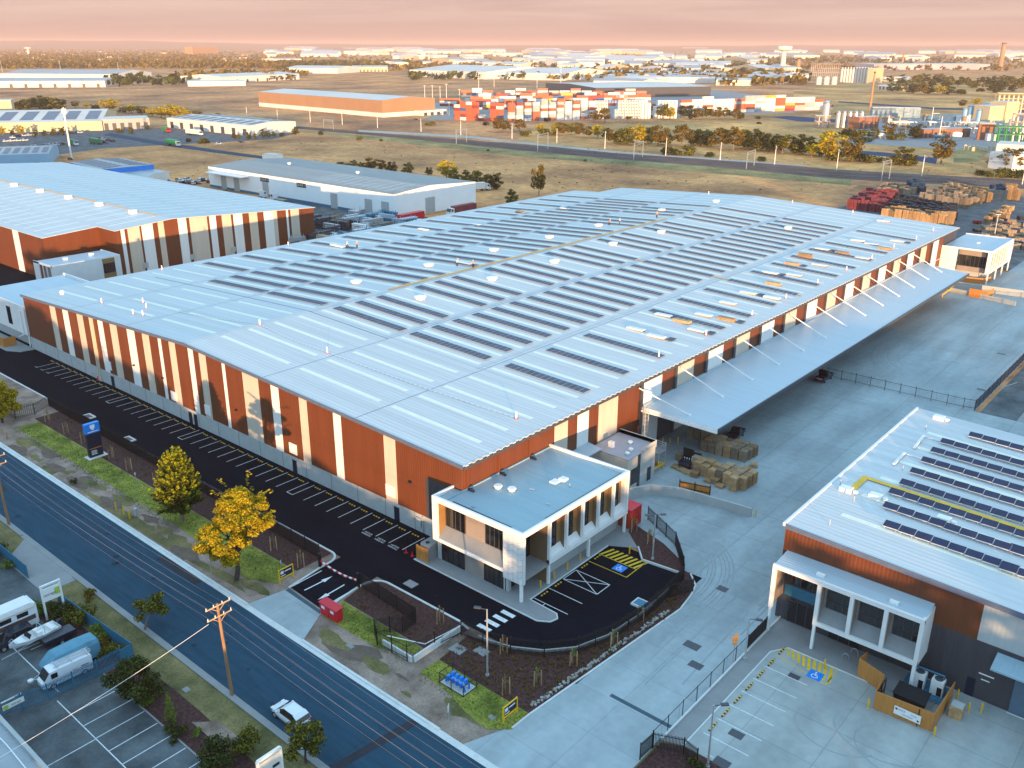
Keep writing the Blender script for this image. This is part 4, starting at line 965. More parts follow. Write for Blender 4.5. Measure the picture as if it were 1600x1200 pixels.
# ================================================================== LEFT-HAND NEIGHBOURS
LW = thing('warehouse', 'white-roofed warehouse at the left with a striped gable wall and an amber roof line', 'warehouse', (-300, 140, 0))
lz = lambda y: 14.2 - abs(y - 134.7) * .062
mb = MB()
def lquad(y0, y1, x, mi):
    for a, b in (((y0, y1),) if y1 <= 134.7 or y0 >= 134.7 else ((y0, 134.7), (134.7, y1))):
        mb.quad((x, a, 0), (x, b, 0), (x, b, lz(b) - .1), (x, a, lz(a) - .1), mi)
pat = [(117.5, 119.0, 0), (119, 120.1, 2), (120.1, 121, 0), (121, 124.6, 1), (124.6, 125.2, 0), (125.2, 128.6, 2), (128.6, 130.2, 0), (130.2, 132, 1), (132, 136.5, 0), (136.5, 139.2, 2), (139.2, 140.2, 0), (140.2, 146, 1), (146, 146.8, 0), (146.8, 149, 2), (149, 151, 0), (151, 154.2, 1), (154.2, 155, 0), (155, 158.2, 2), (158.2, 160.6, 0), (160.6, 163.6, 1), (163.6, 166, 0), (166, 169.5, 2), (169.5, 171, 1), (171, 174.5, 0), (174.5, 175.3, 2), (175.3, 176.2, 0), (176.2, 179.5, 1), (179.5, 180, 0)]
PS = 62.3 / 62.5
for a, b, m in pat: lquad(a, b, -245, m)
lquad(180, 185.5, -245, 0)
mb.quad((-255, 117.5, 0), (-245, 117.5, 0), (-245, 117.5, lz(117.5) - .1), (-255, 117.5, lz(117.5) - .1), 0)
lquad(102, 117.5, -255, 0)
mb.quad((-271, 102, 0), (-255, 102, 0), (-255, 102, lz(102) - .1), (-271, 102, lz(102) - .1), 0)
mb.quad((-275, 102, 0), (-271, 102, 0), (-271, 102, lz(102) - .1), (-275, 102, lz(102) - .1), 2)
mb.quad((-430, 102, 0), (-275, 102, 0), (-275, 102, lz(102) - .1), (-430, 102, lz(102) - .1), 0)
mb.quad((-245, 185.5, 0), (-430, 185.5, 0), (-430, 185.5, lz(185.5) - .1), (-245, 185.5, lz(185.5) - .1), 0)
mb.build('wall', [M_rust, M_cream, M_white, M_char], LW)
mb = MB()
for (x0, x1, y0, y1) in ((-430, -254.6, 101.6, 117.1), (-430, -244.6, 117.1, 134.7), (-430, -244.6, 134.7, 186)):
    mb.add([(x0, y0, lz(y0)), (x1, y0, lz(y0)), (x1, y1, lz(y1)), (x0, y1, lz(y1)), (x0, y0, lz(y0) - .15), (x1, y0, lz(y0) - .15), (x1, y1, lz(y1) - .15), (x0, y1, lz(y1) - .15)], [(0, 1, 2, 3), (7, 6, 5, 4), (0, 4, 5, 1), (1, 5, 6, 2), (2, 6, 7, 3)])
mb.build('roof', M_roof, LW)
mb = MB()
for i in range(22):
    x = -252.5 - i * 6.6
    for y0, y1 in ((104, 117), (119, 133.6), (135.8, 150), (152, 168), (170, 183)):
        if x > -256 and y0 < 117: continue
        mb.quad((x, y0, lz(y0) + .01), (x + .9, y0, lz(y0) + .01), (x + .9, y1, lz(y1) + .01), (x, y1, lz(y1) + .01))
mb.build('skylight_strip', M_sky, LW)
mb = MB(); mb.box(-430, -252.5, 134.1, 134.65, lz(134.3) + .05, lz(134.3) + .12); mb.build('roof_walkway', MATS['amber_walkway'], LW)
for i in range(6):
    x = -262 - i * 21; mb = MB(); mb.box(x - .9, x + .9, 131, 132.8, lz(132) - .1, lz(132) + 1.1); mb.build('roof_ventilator', M_panel, LW)
mb = MB(); mb.box(-244.98, -244.9, 181, 183, 0, 2.2); mb.build('personnel_door', M_navy, LW)
mb = MB()
for y in (124, 139, 153, 175): mb.box(-244.98, -244.93, y, y + 1.7, 1.2, 2.8)
mb.build('wall_louvre', M_grey, LW)
for px, py in ((39, 367), (60, 373)):
    q = atY(px, py, 101.95); mb = MB(); mb.obox(q[0], 101.8, q[2] - .3, .7, .3, .9); mb.build('wall_light', M_dgrey, LW)

LO = thing('office_building', 'white box office on posts beside the striped left-hand warehouse', 'office', (-241, 104, 0))
x0, x1, y0, y1, z0, z1 = -246.8, -236.2, 95.2, 113.6, 2.5, 8.3
mb = MB(); mb.box(x1 - .2, x1, y0, y1, z0, z1); mb.box(x0, x1 - .2, y1 - .2, y1, z0, z1); mb.box(x0, x0 + 3.4, y0, y0 + .2, z0, z1); mb.box(x0, x1, y0, y0 + .21, z1 - .5, z1 + .02); mb.box(x0 + 3.4, x1, y0, y0 + .2, z0, z0 + .4)
for u in (x0 + 5.3, x0 + 7.6, x1 - .4): mb.box(u, u + .35, y0 - .01, y0 + .2, z0 + .4, z1 - .5)
mb.build('frame', M_panel, LO)
mb = MB(); mb.box(x0 + .1, x1 - .21, y0 + .21, y1 - .21, z1 - .45, z1 - .3); mb.build('roof', M_roofb, LO)
mb = MB(); mb.box(x0 + 3.4, x1 - .2, y0 + 1.2, y0 + 1.3, z0 + .3, z1 - .5); mb.build('recess_lining', M_fawn, LO)
mb = MB(); window_grid(mb, 108.6, 111.8, 4.0, 6.6, x1, 4, 0, 1, 'y', 1); mb.build('window', [M_glass, M_dgrey], LO)
mb = MB(); mb.box(x1 + .01, x1 + .05, 108.5, 111.9, 6.65, 7.9); mb.box(x1 + .01, x1 + .05, 108.5, 111.9, 2.6, 3.9); mb.build('wall_panel', M_soffit, LO)
mb = MB(); mb.box(x0 + 2, x1 - .8, y0 + 1.5, y1 - .3, 0, z0 - .01); mb.build('lower_wall', M_grey, LO)
for x in (x0 + 1.5, x1 - .3): mb = MB(); mb.box(x - .15, x + .15, y0 + .1, y0 + .4, 0, z0 - .005); mb.build('post', M_paint, LO)
for y in (101, 108): mb = MB(); mb.box(-242.4, -241.2, y, y + .9, z1 - .3, z1 + .4); mb.build('roof_vent', M_paint, LO)

NO = thing('office_building', 'pale office block cut by the left edge in front of the long striped wall', 'office', (-206, 80, 0))
x0, x1, y0, y1, z0, z1 = -222, -198.52, 72.8, 92.3, 2.9, 9.3
mb = MB(); mb.box(x0, x1, y0, y0 + .25, z0, z1); mb.box(x1 - .25, x1, y0 + .25, y1, z0, z1); mb.box(x0, x1, y1 - .35, y1, z0, z1 + .15)
mb.build('frame', M_panel, NO)
mb = MB(); mb.box(x0, x1 - .26, y0 + .26, y1 - .36, z1 - .5, z1 - .35); mb.build('roof', M_roofb, NO)
mb = MB(); mb.box(x0, x1 - .6, y0 + 1.2, y1 - .4, 0, z0 - .01); mb.build('lower_wall', M_grey, NO)
mb = MB(); mb.box(-207.6, -205.6, y0 - .06, y0 - .005, 4, 8); mb.build('window', M_glass, NO)
mb = MB(); mb.tube([(-200.2, y0 - .15, 8.2), (-200.2, y0 - .15, 4.0), (-200.2, y0 - .15, 2.9), (-203, y0 - .15, 1.8)], .14, 6); mb.tube([(-199, y0 + .9, 2.8), (-198.7, y0 + .2, 2.6), (-198.7, y0 + .1, .4)], .12, 6); mb.build('downpipe', M_paint, NO)
SC = thing('bin_screen', 'small orange timber screen at the foot of the pale office by the left edge', 'screen', (-204, 70, 0))
mb = MB(); mb.box(-206.5, -203.2, 69.3, 69.45, .12, 2.2); mb.box(-203.35, -203.2, 69.45, 71.9, .12, 2.1); mb.build('boards', M_orange, SC)
mb = MB()
for x in (-206.3, -204.8, -203.4): mb.box(x - .06, x + .06, 69.46, 69.56, 0, 2.1)
mb.build('stud', M_timber2, SC)
mb = MB(); mb.prism([(-225, 68.6), (-206, 68.6), (-200.5, 68.6), (-197.5, 70.2), (-197.0, 73.1), (-225, 73.1)], 0, .13); st('footpath', mb, M_path)

# white warehouse with numbered doors
WW = thing('warehouse', 'white metal warehouse with a grey gabled roof and door signs, beyond the stored steel', 'warehouse', (-318, 252, 0))
wx0, wx1, wy0, wy1 = -379.5, -254.3, 229.8, 275.0; wez, wrz = 9.2, 10.6; wym = 249
wz = lambda y: lerp(wez, wrz, 1 - abs(y - wym) / (wym - wy0)) if y < wym else lerp(wrz, wez, (y - wym) / (wy1 - wym))
mb = MB()
mb.quad((wx0, wy0, 0), (wx1, wy0, 0), (wx1, wy0, wez), (wx0, wy0, wez)); mb.quad((wx1, wy1, 0), (wx0, wy1, 0), (wx0, wy1, wez), (wx1, wy1, wez))
for x, s in ((wx1, 1), (wx0, -1)):
    pts = [(x, wy0, 0), (x, wy1, 0), (x, wy1, wez), (x, wym, wrz), (x, wy0, wez)]; mb.add(pts if s > 0 else pts[::-1], [(0, 1, 2, 3, 4)])
mb.build('wall', mat('bright_white_cladding', (.90, .89, .87), .5, 0, .03, .3), WW)
mb = MB()
for a, b in ((wy0 - .2, wym), (wym, wy1 + .2)):
    mb.add([(wx0 - .2, a, wz(a) + .05), (wx1 + .2, a, wz(a) + .05), (wx1 + .2, b, wz(b) + .05), (wx0 - .2, b, wz(b) + .05)], [(0, 1, 2, 3), (3, 2, 1, 0)])
mb.build('roof', mat('silver_roof_sheeting', (.56, .57, .56), .5, 0, .08, .3, (.05, 2, 1), 6), WW)
mb = MB()
for i in range(10):
    x = -262 - i * 5
    mb.quad((x, 232, wz(232) + .07), (x + .8, 232, wz(232) + .07), (x + .8, 247, wz(247) + .07), (x, 247, wz(247) + .07))
mb.build('skylight_strip', M_roof, WW)
mb = MB(); mb.box(wx0, wx1 + .03, wy0 - .05, wy0 + .1, 0, 1.1); mb.build('base_wall', M_teal, WW)
mb = MB(); mb.box(wx0 + 4, wx0 + 32, wy0 - 4.5, wy0, 7.2, 7.5); mb.build('awning', M_panel, WW)
def wdoor(px, py, w=4.2, h=6):
    x = atY(px, py, wy0)[0]; mb = MB(); mb.box(x - w / 2, x + w / 2, wy0 - .12, wy0 - .06, .1, h)
    for j in range(12): mb.box(x - w / 2, x + w / 2, wy0 - .15, wy0 - .12, .3 + j * h / 13, .36 + j * h / 13)
    mb.build('roller_door', M_grey, WW); return x
for px, py in ((350, 285), (370, 288), (415, 292), (522, 311), (576, 322), (602, 326)): wdoor(px, py)
for px, py, s in ((413, 281, 'DOOR 4'), (470.5, 289.5, 'DOOR 1')):
    q = atY(px, py, wy0 - .1); mb = MB(); mb.box(q[0] - 3.0, q[0] + 3.0, wy0 - .16, wy0 - .02, q[2] - .85, q[2] + .85, 0)
    text_mb(mb, s, 1.45, (q[0], wy0 - .17, q[2]), (1, 0, 0), (0, 0, 1), 1, .01); mb.build('door_sign', [M_black, M_paint], WW)
q = atX(672, 315, wx1); mb = MB(); mb.box(wx1 + .02, wx1 + .08, q[1] - 2.6, q[1] + 2.6, .1, 6); mb.build('roller_door', M_grey, WW)
for px, py in ((452, 258), (559, 272)):
    x, y = G(px, py, 10.2); mb = MB(); mb.cyl(x, y, 9.8, 10.9, .6, .6, 8); mb.cyl(x, y, 10.9, 11.4, 1.0, .6, 8); mb.build('roof_ventilator', M_paint, WW)

# ================================================================== BACKGROUND GROUND COVER
def gpoly(name, pts, z, m): return sheet(name, GP(pts), z, m)
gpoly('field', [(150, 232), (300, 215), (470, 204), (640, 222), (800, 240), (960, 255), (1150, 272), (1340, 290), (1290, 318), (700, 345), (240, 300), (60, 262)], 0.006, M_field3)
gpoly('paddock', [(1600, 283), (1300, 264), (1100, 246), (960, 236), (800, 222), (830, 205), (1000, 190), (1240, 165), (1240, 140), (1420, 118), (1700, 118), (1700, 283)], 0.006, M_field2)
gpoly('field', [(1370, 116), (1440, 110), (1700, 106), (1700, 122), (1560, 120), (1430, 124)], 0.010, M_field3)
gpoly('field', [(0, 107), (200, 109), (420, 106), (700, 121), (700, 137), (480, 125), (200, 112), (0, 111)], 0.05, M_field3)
low = [(440, 199), (640, 217), (800, 234), (960, 249), (1100, 259), (1300, 279), (1600, 295), (1750, 303)]
up = [(440, 195), (640, 212), (800, 224), (960, 238), (1100, 247), (1300, 265), (1600, 281), (1750, 288)]
gpoly('rail_ballast', low + up[::-1], 0.03, M_ball)
gpoly('green_strip', [(440, 201), (640, 217), (800, 234), (960, 249), (1100, 259), (1330, 281), (1330, 290), (1150, 274), (960, 257), (800, 243), (640, 225), (470, 207)], 0.020, M_green1)
gpoly('gravel_track', [(560, 203), (735, 212), (800, 220), (960, 236), (1260, 258), (1260, 260), (960, 239), (800, 223), (735, 216), (560, 206)], 0.034, M_gravel)
mb = MB()
for t in (0.2, 0.32, 0.55, 0.67):
    pts = [G(lerp(a[0], b[0], t), lerp(a[1], b[1], t)) for a, b in zip(low, up)]
    for a, b in zip(pts[:-1], pts[1:]): mb.bar((a[0], a[1], .12), (b[0], b[1], .12), .16, .16)
st('rail', mb, M_dgrey)
gpoly('pond', [(1205, 183), (1230, 181), (1340, 189), (1330, 192), (1250, 190)], 0.02, M_pond)
gpoly('pond', [(1340, 235), (1380, 238), (1465, 247), (1462, 256), (1395, 246), (1340, 240)], 0.02, M_pond)
gpoly('grass_patch', [(1490, 235), (1520, 228), (1545, 238), (1530, 252), (1490, 255)], 0.02, M_green1)
gpoly('depot_yard', [(-40, 246), (-40, 206), (162, 203), (240, 200), (395, 208), (470, 207), (425, 218), (230, 228), (160, 232), (60, 246)], 0.016, M_oldc)
gpoly('side_road', [(160, 211), (245, 226), (330, 238), (416, 249), (425, 246), (330, 233), (250, 221), (172, 208)], 0.022, M_road)
gpoly('container_yard', [(660, 186), (700, 172), (900, 140), (1110, 140), (1290, 160), (1240, 176), (1060, 182), (910, 188), (790, 190)], 0.016, M_path)
gpoly('road', [(655, 163), (680, 160), (800, 188), (740, 189)], 0.022, M_path)
gpoly('plant_yard', [(1300, 222), (1360, 190), (1480, 178), (1760, 178), (1760, 268), (1600, 250), (1470, 232)], 0.016, M_path)
gpoly('road', [(1310, 158), (1460, 168), (1600, 172), (1600, 175), (1460, 171), (1310, 160)], 0.022, M_road)

# ================================================================== HILLS
mb = MB(); n = 90; base = []
for i in range(n + 1):
    px = lerp(-500, 2100, i / n); r = ray(px, 140); d = Vector((r[0], r[1])).normalized()
    hgt = 66 + 42 * math.exp(-((px - 100) / 300) ** 2) + 5 * math.sin(i * .55) + 4 * math.sin(i * 1.27 + 1) + 12 * math.exp(-((px - 1500) / 300) ** 2)
    base.append((d * 12000, d * 14000, hgt))
for a, b in zip(base[:-1], base[1:]):
    mb.quad((a[0].x, a[0].y, 0), (b[0].x, b[0].y, 0), (b[1].x, b[1].y, b[2]), (a[1].x, a[1].y, a[2]))
st('hills', mb, mat('far_hill', (0.15, 0.10, 0.07), .95, 0, .2, .0004))

# ================================================================== SHEDS
M_rw = mat('faded_white_wall', (0.70, 0.66, 0.60), .6, 0, .08, .05); M_tanw = mat('tan_cladding', (0.36, 0.20, 0.11), .6, 0, .06, .1)
M_beige = mat('beige_wall', (0.56, 0.45, 0.28), .6, 0, .08, .05); M_bluew = mat('pale_blue_cladding', (0.22, 0.42, 0.58), .5, 0, .08, .1)
M_rooff = mat('pale_roof', (0.60, 0.54, 0.48), .5, 0, .08, .03); M_roofg = mat('dull_roof', (0.34, 0.34, 0.34), .5, 0, .12, .03); M_brick = mat('red_brick', (0.28, 0.12, 0.07), .8, 0, .15, .2)
M_pvfar = mat('roof_solar_field', (0.07, 0.075, 0.11), .4, 0, .2, .1)
def shed(label, A, B, C=None, h=None, top=None, depth=30, wall=None, roof=None, rise=.04, band=None, name='shed', cat='shed', group=None, ridge=True, doors=0, pv=0, base=None):
    A, B = Vector(G(*A)), Vector(G(*B))
    u = (B - A)
    if C is not None: v = Vector(G(*C)) - B
    else:
        v = Vector((-u.y, u.x)).normalized() * depth
        if v.dot(A + B) < 0: v = -v
    if h is None:
        r = ray(*top); d = math.hypot(r[0], r[1]); h = CAMH + r[2] * B.length / d
    C_, D = B + v, A + v; mid = (A + C_) / 2
    t = thing(name, label, cat, (mid.x, mid.y, 0), 0, group)
    rz = rise * v.length
    P = lambda p, z: (p.x, p.y, z)
    mb = MB(); M1, M2 = A + v / 2, B + v / 2
    if ridge:
        mb.add([P(A, 0), P(B, 0), P(B, h), P(A, h)], [(0, 1, 2, 3)]); mb.add([P(B, 0), P(C_, 0), P(C_, h), P(M2, h + rz), P(B, h)], [(0, 1, 2, 3, 4)])
        mb.add([P(C_, 0), P(D, 0), P(D, h), P(C_, h)], [(0, 1, 2, 3)]); mb.add([P(D, 0), P(A, 0), P(A, h), P(M1, h + rz), P(D, h)], [(0, 1, 2, 3, 4)])
    else: mb.prism([A, B, C_, D], 0, h)
    mb.build('wall', wall or M_rw, t)
    mb = MB(); o = .06
    if ridge:
        mb.add([P(A, h + o), P(B, h + o), P(M2, h + rz + o), P(M1, h + rz + o)], [(0, 1, 2, 3)]); mb.add([P(M1, h + rz + o), P(M2, h + rz + o), P(C_, h + o), P(D, h + o)], [(0, 1, 2, 3)])
    else: mb.prism([A, B, C_, D], h + .02, h + .3)
    mb.build('roof', roof or M_rooff, t)
    un, vn = u.normalized(), v.normalized(); nrm = -vn
    if band:
        mb = MB(); a, b, c = A + nrm * .12, B + nrm * .12 + un * .1, C_ + un * .12
        mb.add([P(a, band[0] * h), P(b, band[0] * h), P(b, band[1] * h), P(a, band[1] * h)], [(0, 1, 2, 3)]); mb.add([P(b, band[0] * h), P(c, band[0] * h), P(c, band[1] * h), P(b, band[1] * h)], [(0, 1, 2, 3)])
        mb.build('wall_band', band[2], t)
    for i in range(doors):
        q = A + u * ((i + .5) / doors) + nrm * .10; w = min(4.5, u.length / doors * .5)
        mb = MB(); hh = min(5.0, h * .65); mb.add([P(q - un * w / 2, .05), P(q + un * w / 2, .05), P(q + un * w / 2, hh), P(q - un * w / 2, hh)], [(0, 1, 2, 3)]); mb.build('roller_door', M_dgrey, t)
    if pv:
        mb = MB()
        for i in range(pv):
            for s in ((.08, .42), (.56, .92)):
                f0, f1 = (i + .15) / pv, (i + .75) / pv
                def Q(f, g): p = A + u * f + v * g; return (p.x, p.y, (h + rz * (1 - abs(2 * g - 1)) if ridge else h + .3) + .18)
                mb.add([Q(f0, s[0]), Q(f1, s[0]), Q(f1, s[1]), Q(f0, s[1])], [(0, 1, 2, 3)])
        mb.build('solar_field', M_pvfar, t)
    return t
shed('long tan warehouse with a pale plinth and white roof, left of the stacked containers', (405, 166), (598, 183.5), (680, 178), top=(598, 157), wall=M_tanw, roof=M_rooff, rise=.035, band=(0.0, .26, M_rw), name='warehouse', cat='warehouse')
shed('low white office wing at the right end of the tan warehouse', (660, 181), (700, 178), depth=14, h=4.2, wall=M_rw, ridge=False, doors=4, name='office_building', cat='office')
shed('pale blue shed with a rooftop solar field at the far left edge', (-60, 263), (79, 258), top=(79, 240), depth=48, wall=M_bluew, roof=M_roofg, pv=9)
t = None
def zshed(label, a, b, c, z, wall, roof, band=None, rise=.03, pv=0, **k):
    "corners seen at eaves level"
    A, B, C = G(*a, z), G(*b, z), G(*c, z)
    inv = lambda p: None
    return A, B, C
def px_of(x, y, z=0):
    v = [sum(ROT[i][j] * (q) for j, q in enumerate((x, y, z - CAMH))) for i in range(3)]
    return (800 + FOC * v[0] / v[2], 600 + FOC * v[1] / v[2])
def eshed(label, a, b, c, z, **k):
    return shed(label, px_of(*G(*a, z)), px_of(*G(*b, z)), px_of(*G(*c, z)), h=z, **k)
eshed('white walled shed with a bright blue fascia and solar roof behind the left white roof', (109, 254), (157, 265), (240, 257), 8, wall=M_rw, roof=M_roofg, band=(.72, 1.0, M_blue), pv=7, rise=.03)
eshed('low grey roofed lean-to shed next to the blue-fascia shed', (178, 273), (222, 281), (264, 268), 5, wall=M_rw, roof=M_roof2, rise=.03)
shed('wide beige warehouse with a solar roof behind the truck depot', (-120, 210), (161, 204), top=(161, 189), depth=110, wall=M_beige, roof=M_rooff, pv=8, rise=.05, name='warehouse', cat='warehouse')
shed('low open-fronted canopy at the right end of the beige warehouse', (161, 203.5), (235, 201), depth=30, h=8, wall=M_roofg, roof=M_rooff, doors=6, rise=.02)
shed('white truck depot with a solar roof and open loading bays', (262, 199), (392, 213), (463, 205), top=(392, 196.5), wall=M_rw, roof=M_rooff, pv=9, doors=8, rise=.03, name='depot', cat='warehouse')
shed('square beige tower block cut by the far left edge', (-20, 187), (22, 186), top=(22, 157), depth=24, wall=M_beige, ridge=False, doors=3, name='tower_block', cat='building')
shed('long row of white gabled sheds along the far left edge', (-40, 137), (165, 136), h=9, depth=90, wall=M_rw, roof=M_roofg, doors=9)
shed('dull roofed long shed far behind the left row', (0, 122), (180, 123), h=8, depth=160, wall=M_rw, roof=M_roofg)
shed('white dock building with a row of doors far left of centre', (346, 130), (468, 124), h=10, depth=90, wall=M_rw, roof=M_rooff, doors=8, name='warehouse', cat='warehouse')
shed('low white shed in front of the dock building', (294, 135), (384, 134), h=7, depth=40, wall=M_rw, roof=M_rooff)
shed('white flat warehouse on the straw field, far behind the tan warehouse', (445, 114), (528, 115), h=11, depth=120, wall=M_rw, roof=M_rooff, name='warehouse', cat='warehouse')
shed('cream shed with a row of openings on the straw field', (549, 112), (606, 112), h=10, depth=90, wall=M_beige, roof=M_rooff, doors=10)
shed('broad white warehouse with wide roofs behind the container yard', (640, 119), (757, 124), h=13, depth=230, wall=M_rw, roof=M_rooff, name='warehouse', cat='warehouse')
shed('wide white shed behind the containers, right of the broad warehouse', (757, 123), (880, 126), h=12, depth=210, wall=M_rw, roof=M_rooff, name='warehouse', cat='warehouse')
shed('pale grey roofed store inside the container yard', (930, 153), (1110, 150), h=12, depth=170, wall=M_dgrey, roof=M_rooff, rise=.012, name='warehouse', cat='warehouse')
shed('long low shed with a multicoloured front far right', (1365, 109), (1546, 108.5), h=14, depth=150, wall=mat('mauve_cladding', (.42, .36, .40), .6, 0, .3, .006), roof=M_rooff, rise=.015, name='warehouse', cat='warehouse')
shed('small pale house with a white hipped roof in the right paddock', (1400, 139), (1420, 138), h=5, depth=12, wall=M_rw, roof=M_rooff, rise=.2, name='house', cat='house')
shed('long low white building in the right paddock', (1372, 139), (1406, 141), h=6, depth=16, wall=M_rw, roof=M_rooff, doors=6)
shed('white shed near the grain silos in the right paddock', (1382, 127), (1422, 126), h=7, depth=20, wall=M_rw, roof=M_rooff)
shed('pale boxy mill building beside the grain silos', (1362, 131), (1378, 130), h=26, depth=10, wall=M_beige, ridge=False, name='mill_building', cat='building')
shed('broad white stadium-like building on the horizon at right', (1318, 79), (1362, 79), h=70, depth=300, wall=M_rw, ridge=False, name='grandstand', cat='building')
shed('tawny apartment slab far left near the horizon', (302, 86.5), (342, 86), h=48, depth=60, wall=M_tanw, ridge=False, name='apartment_block', cat='building')
shed('white metal shed at the right edge in front of the chemical plant', (1555, 240), (1640, 245), top=(1557, 225), depth=22, wall=M_rw, roof=M_rooff)
shed('white rendered wall block behind a small tree at the right edge', (1543, 262), (1580, 268), h=8.5, depth=12, wall=M_panel, ridge=False, name='pump_house', cat='building')
shed('brown flat-roofed control block in the chemical plant', (1526, 218), (1552, 219), h=11, depth=12, wall=M_brick, ridge=False, name='control_block', cat='building')
shed('long open shed roof in front of the chemical plant tanks', (1442, 216), (1515, 214), h=6, depth=12, wall=M_brick, roof=M_roofg, doors=10)
shed('beige block in the middle of the chemical plant', (1543, 193), (1566, 192), h=14, depth=16, wall=M_beige, ridge=False, name='process_building', cat='building')
shed('tall beige block at the back of the chemical plant', (1568, 192), (1588, 191), h=17, depth=16, wall=M_beige, ridge=False, name='process_building', cat='building')
shed('pale narrow block left of the beige chemical plant blocks', (1530, 186), (1542, 187), h=14, depth=14, wall=M_rw, ridge=False, name='process_building', cat='building')
shed('pink open-fronted store beside the pond at the plant edge', (1341, 202), (1372, 200), h=9, depth=10, wall=M_brick, roof=M_rooff, doors=4)
shed('blue-grey louvred cooling row left of the tall silver silo', (1362, 183), (1437, 184), h=8.5, depth=10, wall=mat('louvre_blue', (.20, .29, .36), .6, 0, .3, .4), ridge=False, name='cooling_row', cat='plant')
shed('small white cabin just behind the white warehouse roof', (411, 258), (431, 260), top=(431, 243), depth=6, wall=M_panel, roof=M_rooff, ridge=False, name='cabin', cat='cabin')

# far districts: many small pale sheds
FARW = [M_rw, M_beige, M_rw, mat('cream_far_wall', (.72, .62, .50), .6, 0, .06, .01), M_rw]
def farshed(px, py, w, dpt, h, wall, roof, i, what):
    c = Vector(G(px, py)); d = c.normalized(); n = Vector((d.y, -d.x)); t = rnd.choice((0, 0, .5, -.4)); n = Vector((n.x * math.cos(t) - n.y * math.sin(t), n.x * math.sin(t) + n.y * math.cos(t))); dd = Vector((-n.y, n.x))
    if dd.dot(d) < 0: dd = -dd
    a, b = c - n * w / 2, c + n * w / 2
    mb = MB(); C_, D = b + dd * dpt, a + dd * dpt; m1, m2 = a + dd * dpt / 2, b + dd * dpt / 2; r = dpt * .05
    P = lambda p, z: (p.x, p.y, z)
    mb.add([P(a, 0), P(b, 0), P(b, h), P(a, h)], [(0, 1, 2, 3)], 0); mb.add([P(b, 0), P(C_, 0), P(C_, h), P(m2, h + r), P(b, h)], [(0, 1, 2, 3, 4)], 0)
    mb.add([P(C_, 0), P(D, 0), P(D, h), P(C_, h)], [(0, 1, 2, 3)], 0); mb.add([P(D, 0), P(a, 0), P(a, h), P(m1, h + r), P(D, h)], [(0, 1, 2, 3, 4)], 0)
    mb.add([P(a, h), P(b, h), P(m2, h + r), P(m1, h + r)], [(0, 1, 2, 3)], 1); mb.add([P(m1, h + r), P(m2, h + r), P(C_, h), P(D, h)], [(0, 1, 2, 3)], 1)
    o = mb.build('distant_shed', [wall, roof]); tag(o, what[0], 'shed', what[1])
for i in range(235):
    t = rnd.random(); px = rnd.uniform(420, 1600); py = 77 + 40 * (rnd.random() ** 1.5)
    if px > 1240 and py > 96: continue
    if 640 < px < 890 and py > 108: continue
    if px < 620 and py > 100: continue
    dist = Vector(G(px, py)).length
    w = rnd.uniform(14, 66) / FOC * dist * (.9 if py < 90 else .75); w = min(w, 330)
    farshed(px, py, w, rnd.uniform(40, 120) * (1 + dist / 6000), rnd.uniform(8, 12) * (1 + dist / 9000), rnd.choice(FARW), rnd.choice((M_rooff, M_rooff, M_roofg)), i, ('pale industrial shed in the hazy far district below the horizon', 'far industrial sheds'))
for i in range(70):
    px = rnd.uniform(0, 440); py = 80 + 22 * rnd.random(); dist = Vector(G(px, py)).length
    farshed(px, py, rnd.uniform(6, 12) / FOC * dist, 14, rnd.uniform(5, 7), rnd.choice((M_rw, M_brick, M_beige)), rnd.choice((M_rooff, M_roofg, M_brick)), i, ('small suburban house roof among the far left trees', 'suburban houses far left'))
for i in range(46):
    px = rnd.uniform(880, 1260); py = rnd.uniform(112, 134); dist = Vector(G(px, py)).length
    farshed(px, py, rnd.uniform(30, 90) / FOC * dist * .8, rnd.uniform(40, 70), rnd.uniform(7, 10), rnd.choice(FARW), rnd.choice((M_rooff, M_roofg)), i, ('white roofed factory shed behind the container yard', 'factory sheds behind the containers'))

# ================================================================== TOWERS, SILOS, PLANT
def tower(name, label, cat, px, py, topy, r, parts, topx=None):
    x, y = G(px, py); h = HT(px, py, topx or px, topy); t = thing(name, label, cat, (x, y, 0)); parts(t, x, y, h, r); return t
def p_watertower(t, x, y, h, r):
    mb = MB(); mb.cyl(x, y, 0, h * .84, r, r * .8, 12); mb.build('shaft', M_rw, t)
    mb = MB(); mb.lathe(x, y, [(r, h * .80), (r * 2.7, h * .86), (r * 2.8, h), (0.1, h * 1.01)], 16); mb.build('tank', M_rw, t)
tower('water_tower', 'slender white water tower with a drum top right of centre near the horizon', 'tower', 1222, 112, 72, 7, p_watertower)
tower('water_tower', 'small white mushroom water tower far left near the horizon', 'tower', 45, 86, 74, 7, p_watertower)
def p_chimney(t, x, y, h, r):
    mb = MB(); mb.cyl(x, y, 0, h, r, r * .7, 10); mb.build('shaft', M_tanw, t)
    mb = MB(); mb.cyl(x, y, h * .96, h * 1.005, r * .85, r * .85, 10); mb.build('rim', M_dgrey, t)
tower('chimney', 'tall thin rusty chimney behind the chemical plant tanks', 'chimney', 1359, 172, 112, 1.3, p_chimney, 1371)
tower('chimney', 'broad brick chimney near the right edge under the horizon', 'chimney', 1562, 108, 67, 8, p_chimney, 1568)
tower('chimney', 'short brick stack on the far right skyline', 'chimney', 1410, 98, 84, 5, p_chimney)
tower('chimney', 'squat white column right of the slender water tower', 'chimney', 1246, 114, 92, 6, p_chimney)
